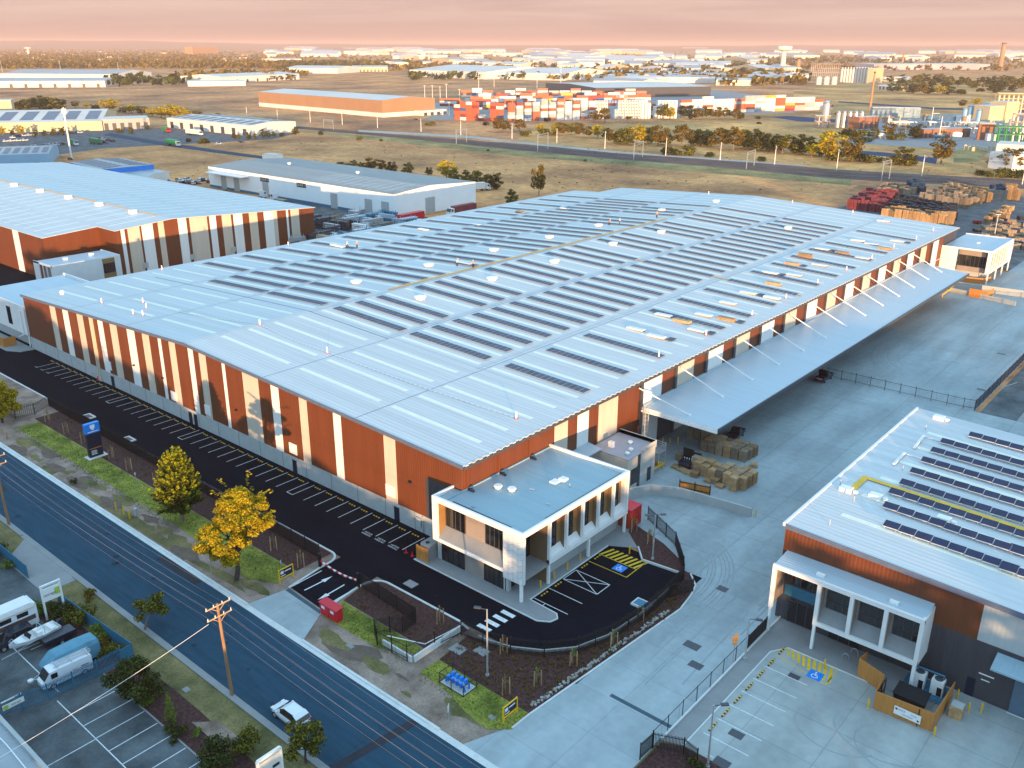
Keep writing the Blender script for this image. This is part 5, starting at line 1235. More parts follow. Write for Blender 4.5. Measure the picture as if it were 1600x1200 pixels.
def silo_at(name, label, px, py, topy, r, group=None, m=None, cone=True, topx=None):
    def P(t, x, y, h, r):
        mb = MB(); mb.lathe(x, y, [(r, 0), (r, h * .9), (r * .5, h * .97), (r * .15, h)], 16); mb.build('shell', m or M_galv, t, smooth=False)
        mb = MB(); mb.cyl(x, y, h * .9, h * .925, r * 1.06, r * 1.06, 16); mb.tube([(x + r * 1.1, y - r * .4, 0), (x + r * 1.1, y - r * .4, h)], .12 + r * .03, 5); mb.build('rail_ring', M_dgrey, t)
    return tower(name, label, 'silo', px, py, topy, r, P, topx)
silo_at('silo', 'tall silver silo standing above the rest of the chemical plant', 1288, 199, 157, 3.2, topx=1299)
for i in range(5):
    silo_at('silo', '%s silver silo of the row of five in the chemical plant' % ('leftmost', 'second', 'middle', 'fourth', 'rightmost')[i], 1308 + i * 9, 199 + i * .3, 173, 2.0, 'silver silos in a row', topx=1312 + i * 9.2)
for i in range(11):
    silo_at('silo', 'white grain silo of the tight row in the right distance', 1314 + i * 4.4, 128.5 + i * .15, 105, 2.4, m=M_rw)['group'] = 'white grain silos'
for i in range(3):
    silo_at('storage_tank', '%s of three squat white tanks left of the grain silos' % ('leftmost', 'middle', 'rightmost')[i], 1279 + i * 12, 132, 119, 5, m=M_rw)
silo_at('storage_tank', 'wide white square-topped tank behind the container stacks', 1238, 124, 112, 8, m=M_rw)
for i, (px, py, ty, r) in enumerate(((1515, 190, 164, 3.0), (1505, 192, 168, 2.2), (1527, 194, 170, 2.0))):
    silo_at('process_vessel', ('tallest bluish vessel in the chemical plant', 'left bluish vessel in the chemical plant', 'short right vessel in the chemical plant')[i], px, py, ty, r, m=M_bluew)
def unit(i):
    x, y = G(rnd.uniform(1375, 1600), rnd.uniform(188, 221)); mb = MB(); k = i % 4; h = rnd.uniform(3, 9); t = thing('process_unit', ('small pale tank in the clutter of the chemical plant', 'grey cabin-like box in the clutter of the chemical plant', 'horizontal vessel in the clutter of the chemical plant', 'thin pipe stack in the clutter of the chemical plant')[k], 'plant unit', (x, y, 0), 0, 'clutter of the chemical plant')
    m = rnd.choice((M_galv, M_rw, M_beige, M_teal, M_tanw, M_panel))
    if k == 0: mb.lathe(x, y, [(1.8, 0), (1.8, h), (.2, h + .8)], 12)
    elif k == 1: mb.obox(x, y, 0, rnd.uniform(4, 10), 4, h * .7, .55); mb.obox(x, y, h * .7, 3, 3, .4, .55)
    elif k == 2: mb.tube([(x - 3, y - 2, 2.6), (x + 3, y + 2, 2.6)], 1.2, 10); mb.obox(x - 1.5, y - 1, 0, .4, 2, 1.6); mb.obox(x + 1.5, y + 1, 0, .4, 2, 1.6)
    else: mb.cyl(x, y, 0, h * 1.8, .35, .25, 8); mb.tube([(x, y, h), (x + 5, y + 3, h)], .2, 6)
    mb.build('shell', m, t); mb = MB(); mb.bar((x + 2, y - 1, 0), (x + 2, y - 1, h), .15); mb.bar((x - 2, y - 1.2, h * .8), (x + 2, y - 1.2, h * .8), .15); mb.build('railing', M_yel if i % 3 else M_galv, t)
for i in range(64): unit(i)
def steel_frame(label, px, py, w, d, h, m, lv=3, name='process_structure'):
    x, y = G(px, py); t = thing(name, label, 'steelwork', (x, y, 0)); a = 0.55
    mb = MB(); nx = max(2, int(w / 4)); ca, sa = math.cos(a), math.sin(a)
    T = lambda u, v, z: (x + u * ca - v * sa, y + u * sa + v * ca, z)
    for i in range(nx + 1):
        for v in (0, d): mb.bar(T(i * w / nx, v, 0), T(i * w / nx, v, h), .35)
    for k in range(1, lv + 1):
        z = h * k / lv
        for v in (0, d): mb.bar(T(0, v, z), T(w, v, z), .3)
        for i in range(nx + 1): mb.bar(T(i * w / nx, 0, z), T(i * w / nx, d, z), .3)
    mb.build('columns', m, t)
    mb = MB()
    for k in range(1, lv + 1):
        z = h * k / lv + .4
        for v in (d * .2, d * .5, d * .8): mb.tube([T(-1, v, z), T(w + 1, v, z)], .28, 6)
    for i in range(nx): mb.tube([T((i + .5) * w / nx, d * .5, 0), T((i + .5) * w / nx, d * .5, h * .9)], .7, 8)
    mb.build('pipework', M_galv if m is not M_green else M_green, t)
steel_frame('yellow lit steel process frame at the back right of the chemical plant', 1556, 178, 26, 9, 19, M_yel, 4)  # low sunlight on this frame is put into its yellow colour
steel_frame('green pipe rack at the right edge of the chemical plant', 1556, 222, 26, 7, 10, M_green, 2)
steel_frame('low grey pipe rack across the middle of the chemical plant', 1395, 203, 48, 6, 6, M_galv, 1)
steel_frame('grey pipe rack behind the long open shed roof', 1450, 208, 40, 8, 8, M_galv, 2)
steel_frame('tan steel frame around the foot of the tall silver silo', 1275, 200, 10, 9, 9, M_tanw, 2)
steel_frame('rust coloured tower frame left of the grain silos', 1266, 120, 60, 20, 26, M_tanw, 3)
steel_frame('tall pale pipe frame at the far right of the plant', 1583, 215, 22, 8, 16, M_tanw, 3)
for i in range(9):
    px = 1508 + i * 6.2; x, y = G(px, 234 + (i % 3)); mb = MB(); mb.obox(x, y, 0, 1.6, 1.6, rnd.uniform(2.2, 3.2), .3); mb.obox(x, y, 3.2, .5, .5, .2, .3)
    tag(mb.build('drum_stack', M_beige), 'pale drum stack in the row beside the plant lawn', 'drum', 'drum stacks by the plant lawn')

# ================================================================== CONTAINERS
CC = {'orange-red': mat('container_orange', (.42, .105, .055), .5, 0, .12, .3), 'white': mat('container_white', (.70, .67, .63), .5, 0, .08, .3), 'maroon': mat('container_maroon', (.26, .04, .04), .5, 0, .12, .3),
      'reefer': mat('reefer_white', (.74, .72, .70), .5, 0, .06, .3), 'grey': mat('container_grey', (.36, .38, .39), .5, 0, .1, .3), 'blue': mat('container_blue', (.03, .11, .26), .5, 0, .1, .3), 'yellow': mat('container_yellow', (.52, .36, .06), .5, 0, .1, .3)}
CPROT = {}
def cont_mesh(col, L):
    if (col, L) in CPROT: return CPROT[(col, L)]
    mb = MB(); w, h = 2.44, 2.59; n = int(L / .6)
    for x0, x1 in ((-L / 2, -L / 2 + .15), (L / 2 - .15, L / 2)):
        for y0, y1 in ((-w / 2, -w / 2 + .15), (w / 2 - .15, w / 2)): mb.box(x0, x1, y0, y1, 0, h)
    for z0, z1 in ((0, .15), (h - .12, h)):
        for s in (-1, 1): mb.box(-L / 2 + .15, L / 2 - .15, s * w / 2 - (.12 if s > 0 else 0), s * w / 2 + (0 if s > 0 else .12), z0, z1)
    mb.box(-L / 2 + .06, L / 2 - .06, -w / 2 + .06, w / 2 - .06, .1, h - .03)
    for i in range(n):
        u = -L / 2 + .3 + i * (L - .6) / n
        for s in (-1, 1): mb.box(u, u + .3, s * (w / 2 - .06) - .02, s * (w / 2 - .06) + .02, .16, h - .13)
    mb.box(-L / 2 - .01, -L / 2 + .04, -.75, .75, 1.2, 2.2, 2); mb.box(L / 2 - .06, L / 2 - .03, -.03, .03, .1, h - .1, 1)
    for s in (-.6, .6): mb.box(L / 2 - .05, L / 2 + .0, s - .04, s + .04, .15, h - .15, 1)
    o = mb.build('shipping_container', [CC[col], M_galv, M_dgrey if col == 'reefer' else CC[col]]); CPROT[(col, L)] = [o, False]; return CPROT[(col, L)]
NCON = 0; CREST = MB()
LVN = ('bottom', 'second', 'third', 'fourth', 'fifth', 'sixth', 'seventh', 'eighth')
def container(x, y, z, rz, col, L, label, group):
    global NCON
    if NCON >= 298:
        ci = list(CC).index(col); c_, s_ = math.cos(rz), math.sin(rz)
        for u0, u1, w0, w1, z0, z1 in ((-L / 2, L / 2, -1.2, 1.2, 0, 2.56),): CREST.obox(x, y, z, L, 2.44, 2.57, rz, ci)
        k = int(L / 1.2)
        for j in range(k): u = -L / 2 + (j + .5) * L / k; CREST.obox(x + u * c_ + 1.22 * s_, y + u * s_ - 1.22 * c_, z + .2, .5, .06, 2.2, rz, ci)
        return
    p = cont_mesh(col, L)
    if not p[1]: o = p[0]; p[1] = True
    else: o = p[0].copy(); COL.objects.link(o)
    o.location = (x, y, z); o.rotation_euler = (0, 0, rz); tag(o, label, 'container', group); NCON += 1
def crow(p0, p1, heights, palette, where, L=6.1, wts=None, off=0.0, minlv=0, jit=.15, end=0):
    a, b = Vector(G(*p0)), Vector(G(*p1)); u = (b - a).normalized(); rz = math.atan2(u.y, u.x); v = Vector((-u.y, u.x))
    if v.dot(a) < 0: v = -v
    n = len(heights); step = (b - a).length / n
    for i, hgt in enumerate(heights):
        for k in range(hgt):
            if k < minlv: continue
            c = a + u * (i + .5) * step + v * (off + rnd.uniform(-jit, jit)); col = rnd.choices(palette, wts)[0]
            lv = LVN[min(k, 7)] if k < hgt - 1 else 'top'
            container(c.x, c.y, k * 2.6, rz + end, col, L, '%s container, %s level, stack %d from the left, %s' % (col, lv, i + 1, where), where)
AW_ = ['orange-red', 'white', 'maroon', 'grey', 'blue', 'yellow']
crow((711, 187), (786, 190.5), [5, 6, 6, 6, 2, 1, 6, 6], AW_, 'left front container row', 6.1, [6, 1, 2, 0, .5, .4])
crow((792, 190), (930, 186), [6, 7, 6, 6, 7, 6, 7, 6, 6, 7, 6], AW_, 'front container row', 6.1, [3, 8, 0.6, 2.5, .5, .2])
crow((690, 170), (822, 171), [4, 4, 3, 4, 5, 5, 4, 5, 4, 4], AW_, 'second container row', 12.2, [5, 4, 2, 1, .7, .6])
crow((1062, 178), (1300, 171), [5, 5, 6, 5, 5, 5, 6, 6, 6, 6, 5, 5, 5, 4, 2], AW_, 'right container row', 12.2, [2.6, 8, .6, 3, .3, .1])
crow((924, 186), (1058, 185), [5, 6, 6, 6, 6, 0, 0, 3, 6, 6, 6, 6, 6, 6, 6, 6, 6, 5, 0, 4, 6, 6, 6, 6, 6, 6], ['reefer'], 'white reefer row', 6.1, None, 4, end=math.pi / 2)
crow((720, 155), (1010, 156), [4, 5, 4, 3, 4, 5, 4, 5, 4, 4, 5, 4, 4, 3, 4, 5, 4], AW_, 'rear container row', 12.2, [4, 6, 1.6, 1.6, .8, .5], minlv=1)
crow((738, 177), (1012, 173), [6, 7, 6, 7, 6, 5, 7, 6, 7, 6, 6, 7, 5, 6, 7, 6, 6, 7, 6, 7, 6, 6], AW_, 'rear container row', 12.2, [6, 4, 2, 1.2, .8, .5], minlv=2)
tag(CREST.build('shipping_container', list(CC.values())), 'stacked containers in the rear rows of the container yard', 'containers', None, 'stuff')

# ================================================================== RAILWAY MASTS AND GANTRIES
def mast(px, py, ty, i):
    x, y = G(px, py); h = HT(px, py, px, ty)
    mb = MB(); mb.cyl(x, y, 0, h, .24, .16, 6); mb.bar((x, y, h - .8), (x + 1.6, y - 1.6, h - .5), .12); mb.bar((x, y, h - 2), (x + 1.6, y - 1.6, h - .6), .10)
    tag(mb.build('rail_mast', M_panel), 'slim catenary mast beside the railway, number %d along the line from the left' % (i + 1), 'mast', 'catenary masts')
for i, (px, py, ty) in enumerate(((386, 182, 167), (434, 188, 171), (485, 191, 173), (535, 195, 177), (590, 200, 180), (658, 206, 186), (720, 211, 189), (800, 217, 193), (870, 224, 201), (945, 233, 205), (1040, 243, 215), (1125, 250, 222), (1210, 257, 228), (1307, 266, 233), (1440, 275, 242), (1597, 288, 256))): mast(px, py, ty, i)
def gantry(px, py, qx, qy, ty, i):
    a, b = Vector(G(px, py)), Vector(G(qx, qy)); h = HT(px, py, px, ty); m = (a + b) / 2
    t = thing('rail_gantry', 'square steel portal over the railway, number %d from the left' % (i + 1), 'gantry', (m.x, m.y, 0), 0, 'portals over the railway')
    for p in (a, b): mb = MB(); mb.bar((p.x, p.y, 0), (p.x, p.y, h), .32); mb.build('leg', M_galv, t)
    mb = MB()
    for z in (h, h - 1.4): mb.bar((a.x, a.y, z), (b.x, b.y, z), .2)
    for k in range(7):
        f = k / 7; p, q = a.lerp(b, f), a.lerp(b, f + 1 / 7); mb.bar((p.x, p.y, h), (q.x, q.y, h - 1.4), .14)
    mb.build('beam', M_galv, t)
for i, g in enumerate(((506, 201, 521, 203, 186), (713, 225, 729, 222, 203), (840, 237, 856, 233, 211), (990, 250, 1004, 245, 224), (1166, 264, 1178, 259, 238), (1377, 283, 1389, 280, 252))): gantry(*g, i)
for i, (px, py, ty) in enumerate(((698, 168, 132), (664, 158, 134), (676, 160, 134), (688, 162, 136), (748, 148, 120), (772, 136, 112), (839, 140, 114), (876, 132, 108), (718, 162, 140), (702, 181, 160), (4, 113, 96), (96, 117, 96), (186, 117, 98))):
    x, y = G(px, py); h = HT(px, py, px, ty); mb = MB(); mb.cyl(x, y, 0, h, .35, .2, 6); mb.obox(x, y, h, 2.6, .7, .35, .5)
    tag(mb.build('yard_light_mast', M_panel), 'tall lighting mast in the container yard, number %d' % (i + 1) if i < 10 else 'tall lighting mast beyond the far left sheds, number %d' % (i - 9), 'light mast', 'tall lighting masts')
x, y = G(112, 248); h = HT(112, 248, 100, 168)
t = thing('telecom_mast', 'tall white telecom mast with a cluster of panels standing in the left field', 'mast', (x, y, 0))
mb = MB(); mb.cyl(x, y, 0, h, .55, .38, 10); mb.build('pole', M_panel, t)
mb = MB()
for k in range(6):
    a = k * math.pi / 3; mb.obox(x + 1.0 * math.cos(a), y + 1.0 * math.sin(a), h - 3.2, .45, .25, 2.6, a + 1.57); mb.bar((x, y, h - 1.5), (x + math.cos(a), y + math.sin(a), h - 1.5), .1)
mb.build('antenna_panel', M_panel, t)

# ================================================================== PALLET YARD (beyond the right rear of the warehouse)
def stackmesh(n, m, w=1.15, d=1.15, hh=.15):
    mb = MB(); r = random.Random(n)
    for cx in (-w / 4, w / 4):
        for cy in (-d / 4, d / 4):
            nn = n - r.choice((0, 0, 1)); q, e = w / 2 - .12, d / 2 - .12; cx += r.uniform(-.03, .03)
            for k in range(nn):
                z = k * hh
                for s in (-.4, 0, .4): mb.box(cx - q / 2, cx + q / 2, cy + s * e - .06, cy + s * e + .06, z, z + hh * .6)
                for j in range(4): u = cx - q / 2 + j * q / 4; mb.box(u + .02, u + q / 4 - .03, cy - e / 2, cy + e / 2, z + hh * .62, z + hh * .9)
    return mb.build('pallet_stack', m)
M_redp = mat('red_pallet', (.22, .04, .05), .7, 0, .25, .6); M_blkp = mat('black_pallet', (.02, .024, .034), .6, 0, .2, .6); M_blup = mat('dark_blue_pallet', (.015, .05, .10), .6, 0, .2, .6)
SP = {}
def pstack(x, y, kind, n, rz, label, group):
    key = (kind, n)
    if key in SP: o = SP[key].copy(); COL.objects.link(o)
    else: o = SP[key] = stackmesh(n, {'timber': M_timber, 'weathered': M_timber2, 'red': M_redp, 'black': M_blkp, 'blue': M_blup}[kind], 2.7, 2.1, .30)
    o.location = (x, y, 0); o.rotation_euler = (0, 0, rz); tag(o, label, 'pallets', group)
def pblock(corners, nu, nv, kind, n, where):
    A, B, C, D = [Vector(G(*c)) for c in corners]; u = B - A; rz = math.atan2(u.y, u.x)
    for i in range(nu):
        for j in range(nv):
            f, g = (i + .5) / nu, (j + .5) / nv
            p = A.lerp(B, f).lerp(D.lerp(C, f), g)
            if rnd.random() < .04: continue
            nn = max(3, n + rnd.choice((-2, -1, 0, 0, 0, 1)))
            pstack(p.x + rnd.uniform(-.25, .25), p.y + rnd.uniform(-.25, .25), kind, nn, rz + rnd.uniform(-.05, .05), '%s pallet stack in the %s' % (kind, where), where)
pblock(((1320, 327), (1378, 334), (1402, 310), (1355, 305)), 5, 8, 'red', 13, 'red block by the warehouse roof edge')
pblock(((1376, 342), (1488, 356), (1490, 346), (1382, 333)), 10, 2, 'timber', 13, 'timber rows nearest the warehouse roof')
pblock(((1385, 331), (1494, 346), (1494, 330), (1405, 313)), 9, 4, 'black', 11, 'black block in the pallet yard')
pblock(((1432, 316), (1505, 327), (1540, 318), (1470, 301)), 8, 4, 'weathered', 13, 'weathered block in the pallet yard')
pblock(((1370, 303), (1428, 310), (1430, 297), (1382, 293)), 7, 3, 'weathered', 10, 'weathered block behind the red pallets')
pblock(((1475, 302), (1545, 318), (1552, 308), (1470, 294)), 8, 3, 'timber', 13, 'timber block in the middle of the pallet yard')
pblock(((1415, 302), (1445, 305), (1440, 292), (1418, 292)), 3, 4, 'blue', 14, 'dark blue block behind the pallets')
pblock(((1545, 314), (1572, 316), (1568, 300), (1545, 300)), 3, 3, 'blue', 14, 'dark blue block at the yard lane')
pblock(((1570, 313), (1592, 316), (1584, 299), (1572, 300)), 2, 3, 'timber', 15, 'timber tower stacks at the yard lane')
pblock(((1520, 385), (1610, 396), (1610, 352), (1560, 345)), 6, 5, 'weathered', 6, 'mixed rows right of the lane')
pblock(((1532, 352), (1575, 345), (1582, 325), (1560, 330)), 3, 4, 'timber', 7, 'timber rows along the lane')
for i in range(46):
    p = Vector(G(rnd.uniform(1520, 1620), rnd.uniform(340, 400)))
    if p.x < -88 or p.y < 296: continue
    pstack(p.x, p.y, rnd.choice(('red', 'weathered', 'black', 'blue')), rnd.choice((3, 4, 5)), rnd.uniform(0, 3), 'low loose stack among the clutter right of the yard lane', 'clutter right of the lane')
t = thing('light_pole', 'pole with a flat lamp head in front of the right pallet rows', 'light pole', (*G(1553, 372), 0)); x, y = G(1553, 372)
mb = MB(); mb.cyl(x, y, 0, 8, .12, .08, 6); mb.build('pole', M_panel, t); mb = MB(); mb.obox(x, y, 8, 1.6, .35, .15, .6); mb.build('lamp_head', M_panel, t)

# ================================================================== STEEL STORE between the two white warehouses
def steel(x, y, s, i, m=None, where=None):
    mb = MB(); L_ = rnd.uniform(3, 7) * s; w = rnd.uniform(1.2, 2.6); h = rnd.uniform(1.2, 4.2)
    n = rnd.randint(2, 5)
    for k in range(n):
        for j in range(3): mb.box(-L_ / 2, L_ / 2, -w / 2 + j * w / 3 + .05, -w / 2 + (j + 1) * w / 3 - .05, k * h / n + .06, (k + .75) * h / n)
    for u in (-L_ / 3, L_ / 3):
        mb.box(u - .08, u + .08, -w / 2 - .1, -w / 2 - .02, 0, h + .4); mb.box(u - .08, u + .08, w / 2 + .02, w / 2 + .1, 0, h + .4)
    o = mb.build('steel_bundle', m or rnd.choice((M_galv, M_teal, M_dgrey, M_galv, M_roofb, M_panel, M_timber2))); o.location = (x, y, 0); o.rotation_euler = (0, 0, rnd.choice((0, 1.57, .1, 1.5)))
    tag(o, where or 'racked bundle of steel lengths in the crowded store beside the white warehouse', 'steel bundle', 'racked steel bundles')
for i in range(240):
    x, y = rnd.uniform(-268, -203), rnd.uniform(172, 226)
    if x < -243 and y < 188: continue
    if x < -250 and y < 200: continue
    steel(x, y, 1.3, i)
for i in range(7):
    x, y = G(553 + i * 5, 388 - i); steel(x, y, 1.0, i, M_red, 'red painted rack of steel lengths in front of the steel store')
for i in range(9):
    x, y = G(604 + i * 6.5, 372 - i * 2.2); mb = MB(); mb.obox(0, 0, 0, 2.6, 2.2, 2.2, 0); mb.obox(0, 0, 2.2, 2.3, 1.9, .5, .1)
    o = mb.build('wrapped_load', M_panel); o.location = (x, y, 0); o.rotation_euler = (0, 0, .3 * i); tag(o, 'white wrapped load lined up at the edge of the steel store', 'wrapped load', 'white wrapped loads')

# ================================================================== VEHICLES OF THE BACKGROUND
def wheel(mb_t, mb_r, x, y, r, w, s):
    mb_t.tube([(x, y - w / 2, r), (x, y + w / 2, r)], r, 12); mb_r.tube([(x, y + s * (w / 2 - .01), r), (x, y + s * (w / 2 + .02), r)], r * .6, 10)
def truck(name, label, loc, rz, trailer_m, cab_m, L=11.0, H=2.7, group=None, cab=True, trailer=True, flat=False):
    t = thing(name, label, 'truck', (0, 0, 0), 0, group)
    if trailer:
        mb = MB(); mb.box(-L, 0, -1.25, 1.25, 1.1, 1.1 + (H if not flat else .25))
        if not flat:
            for i in range(int(L / .8)): mb.box(-L + i * .8 + .3, -L + i * .8 + .4, -1.28, 1.28, 1.2, 1.0 + H)
        mb.build('trailer_box', trailer_m, t)
    if cab:
        mb = MB(); mb.add([(.4, -1.2, .9), (2.6, -1.2, .7), (2.6, 1.2, .7), (.4, 1.2, .9), (.4, -1.2, 3.3), (1.9, -1.15, 3.2), (1.9, 1.15, 3.2), (.4, 1.2, 3.3), (2.6, -1.2, 2.0), (2.6, 1.2, 2.0)],
                         [(3, 2, 1, 0), (4, 5, 6, 7), (0, 1, 8, 5, 4), (2, 3, 7, 6, 9), (1, 2, 9, 8), (3, 0, 4, 7)]); mb.build('cab', cab_m, t)
        mb = MB(); mb.add([(2.62, -1.05, 2.05), (2.62, 1.05, 2.05), (1.98, 1.02, 3.05), (1.98, -1.02, 3.05)], [(0, 1, 2, 3)]); mb.box(1.0, 1.9, -1.23, -1.2, 2.1, 2.9); mb.box(1.0, 1.9, 1.2, 1.23, 2.1, 2.9); mb.build('windscreen', M_glass, t)
    a, b = MB(), MB()
    for x in ((1.6, -L + 1.2, -L + 2.5, -1.0) if trailer else (1.6, -1.0)):
        for s in (-1, 1): wheel(a, b, x, s * 1.05, .5, .35, s)
    a.build('tyre', M_tyre, t); b.build('rim', M_galv, t)
    mb = MB(); mb.box(-L if trailer else -2.5, 2.2, -.5, .5, .75, 1.08); mb.build('chassis', M_black, t)
    t.location = (loc[0], loc[1], 0); t.rotation_euler = (0, 0, rz); return t
def road_dir(p0, p1): a, b = G(*p0), G(*p1); return math.atan2(b[1] - a[1], b[0] - a[0])
dr = road_dir((250, 226), (330, 238))
truck('semi_trailer', 'green curtain-sided semi trailer driving on the field road', G(277, 229), dr, M_green, M_carw, 13, 3)
truck('semi_trailer', 'dark green trailer parked at the car park edge by the telecom mast', G(155, 226), dr, M_green, M_card, 12, 2.6, cab=False)
truck('box_truck', 'short green box truck beside the telecom mast', G(118, 228), dr, M_green, M_carw, 6, 2.8)
truck('semi_trailer', 'long white semi trailer in front of the depot', G(312, 212), dr + .1, M_rw, M_carw, 15, 3)
truck('semi_trailer', 'green truck at the depot bays', G(262, 207), dr, M_green, M_red, 6, 2.8)
truck('prime_mover', 'white prime mover without a trailer beside the white warehouse', G(408, 311), math.pi * .55, M_carw, M_carw, 4, 1, trailer=False)
truck('flatbed_truck', 'small white flatbed truck under the second door sign', G(432, 315), math.pi, M_timber2, M_carw, 6, 1, flat=True)
truck('semi_trailer', 'white cab coupled to a dark red container at the gable of the white warehouse', G(708, 338), math.pi + .82 + .75, M_redp, M_carw, 12, 2.7)
truck('container_trailer', 'bright red container trailer parked near the gable of the white warehouse', G(660, 345), math.pi / 2 + .05, M_red, M_carw, 12, 2.7, cab=False)
truck('box_truck', 'white box truck behind the end of the white warehouse', G(757, 298), 1.2, M_rw, M_carw, 8, 2.8)
CARP = None
def car(name, label, loc, rz, paint, group=None, hatch=False, cat='car', pl=True):
    """lofted body: rows of cross-sections along the length"""
    t = thing(name, label, cat, (0, 0, 0), 0, group)
    L_ = 4.5
    lo = [(-2.2, .55, .45, .80), (-2.1, .78, .30, .95), (-1.4, .90, .26, 1.0), (0, .92, .25, 1.0), (1.2, .91, .26, .96), (1.9, .84, .30, .80), (2.22, .60, .42, .68)]
    mb = MB(); n = 0
    for x, w, z0, z1 in lo:
        mb.v += [(x, -w * .9, z0), (x, -w, (z0 + z1) / 2), (x, -w * .95, z1), (x, w * .95, z1), (x, w, (z0 + z1) / 2), (x, w * .9, z0)]
    for i in range(len(lo) - 1):
        for j in range(6):
            a, b = i * 6 + j, i * 6 + (j + 1) % 6; mb.f.append([a, a + 6, b + 6, b]); mb.m.append(0)
    mb.f.append([0, 1, 2, 3, 4, 5]); mb.m.append(0); mb.f.append([36 + k for k in (5, 4, 3, 2, 1, 0)]); mb.m.append(0)
    b_ = mb.build('body', paint, t, smooth=False)
    g = [(-2.16, .80, .98), (-1.95, .75, 1.40), (-1.5, .72, 1.62), (.1, .70, 1.63), (.6, .72, 1.42), (1.3, .82, .97)]
    mb = MB()
    for x, w, z in g: mb.v += [(x, -.85, .96), (x, -w, z), (x, w, z), (x, .85, .96)]
    for i in range(len(g) - 1):
        for j, m in ((0, 0), (1, 0), (2, 0)):
            a = i * 4 + j; mb.f.append([a, a + 4, a + 5, a + 1]); mb.m.append(1 if j in (0, 2) and 0 < i < 4 else (1 if j == 1 and i in (0, 4) else 0))
    mb.f.append([0, 1, 2, 3]); mb.m.append(0)
    mb.build('cabin', [paint, M_glass], t)
    mb = MB()
    for s in (-1, 1): mb.box(-1.4, .1, s * .70 - .03, s * .70 + .03, 1.63, 1.68) if pl else None; mb.box(-.05, .03, s * .83 - .02, s * .83 + .02, 1.0, 1.5)
    mb.build('roof_rail', M_black if paint is M_carw else M_dgrey, t)
    for x in (-1.38, 1.38):
        for s in (-1, 1):
            a, b = MB(), MB(); wheel(a, b, x, s * .80, .34, .24, s); w = a.build('wheel', M_tyre, t); b.build('rim', M_galv, w)
    for s in (-1, 1):
        mb = MB(); mb.box(2.02, 2.16, s * .62 - .16, s * .62 + .16, .66, .78); mb.build('headlight', M_paint, t)
        mb = MB(); mb.box(-2.18, -2.08, s * .62 - .14, s * .62 + .14, .72, .90); mb.build('tail_light', M_red, t)
        mb = MB(); mb.box(.85, 1.0, s * .98 - .08, s * .98 + .08, .98, 1.10); mb.build('mirror', paint, t)
    t.location = (loc[0], loc[1], 0); t.rotation_euler = (0, 0, rz); return t
c0 = car('parked_car', 'white estate car at the left end of the depot car park', G(20, 216), .3, M_carw, 'cars in the depot car park')
c1 = car('parked_car', 'dark car in the depot car park beside the green trailer', G(165, 224), .3, M_card, 'cars in the depot car park')
rowi = 0
for (pa, pb, n) in (((25, 214), (60, 211), 4), ((70, 211), (130, 208), 7), ((50, 231), (100, 226), 9), ((5, 222), (45, 220), 4), ((152, 217), (180, 222), 4)):
    for i in range(n):
        px, py = lerp(pa[0], pb[0], (i + .5) / n), lerp(pa[1], pb[1], (i + .5) / n); rowi += 1
        dup(rnd.choice((c0, c0, c1)), G(px, py), .3 + 1.57 + rnd.uniform(-.1, .1), 'car in the depot car park, number %d counting rows left to right' % rowi, 'cars in the depot car park')
for i, p in enumerate(((342, 226), (378, 223), (650, 188), (712, 182), (735, 186), (760, 187), (775, 188), (690, 180))):
    dup(rnd.choice((c0, c1)), G(*p), rnd.uniform(0, 3), ('car leaving the depot on the field road', 'second car on the field road near the depot', 'car parked by the tan warehouse', 'car on the container yard road', 'second car on the container yard road', 'third car on the container yard road', 'car nearest the front container stack', 'car by the low office wing')[i], 'cars by the container yard')
for i in range(14):
    p = G(rnd.uniform(225, 330), rnd.uniform(281, 292)); 
    dup(rnd.choice((c0, c1, c1)), p, rnd.uniform(0, 3), 'vehicle among the wrecks stored behind the left warehouse roof', 'stored vehicles behind the left warehouse')

# ================================================================== TREES
def leaf_clumps(clumps, per, size, rng, squash=.8, droop=0.0):
    mb = MB()
    for (cx, cy, cz, r) in clumps:
        k = max(6, int(per * r * r))
        for _ in range(k):
            while True:
                x, y, z = rng.uniform(-1, 1), rng.uniform(-1, 1), rng.uniform(-1, 1)
                d = x * x + y * y + z * z
                if d <= 1: break
            f = r * (.45 + .55 * d) / max(.25, math.sqrt(d)) * (.7 + .3 * math.sqrt(d)) * .9
            p = Vector((cx + x * f, cy + y * f, cz + z * f * squash))
            n = (Vector((x, y, z + .35)) + Vector((rng.uniform(-1, 1), rng.uniform(-1, 1), rng.uniform(-1, 1))) * .9).normalized()
            u = n.orthogonal().normalized(); a = rng.uniform(0, 6.28); w = n.cross(u); u, w = u * math.cos(a) + w * math.sin(a), w * math.cos(a) - u * math.sin(a)
            s = size * rng.uniform(.55, 1.25)
            u, w = u * s * .75, w * s * .42
            mb.add([p - u, p + w, p + u, p - w], [(0, 1, 2, 3)])
    return mb
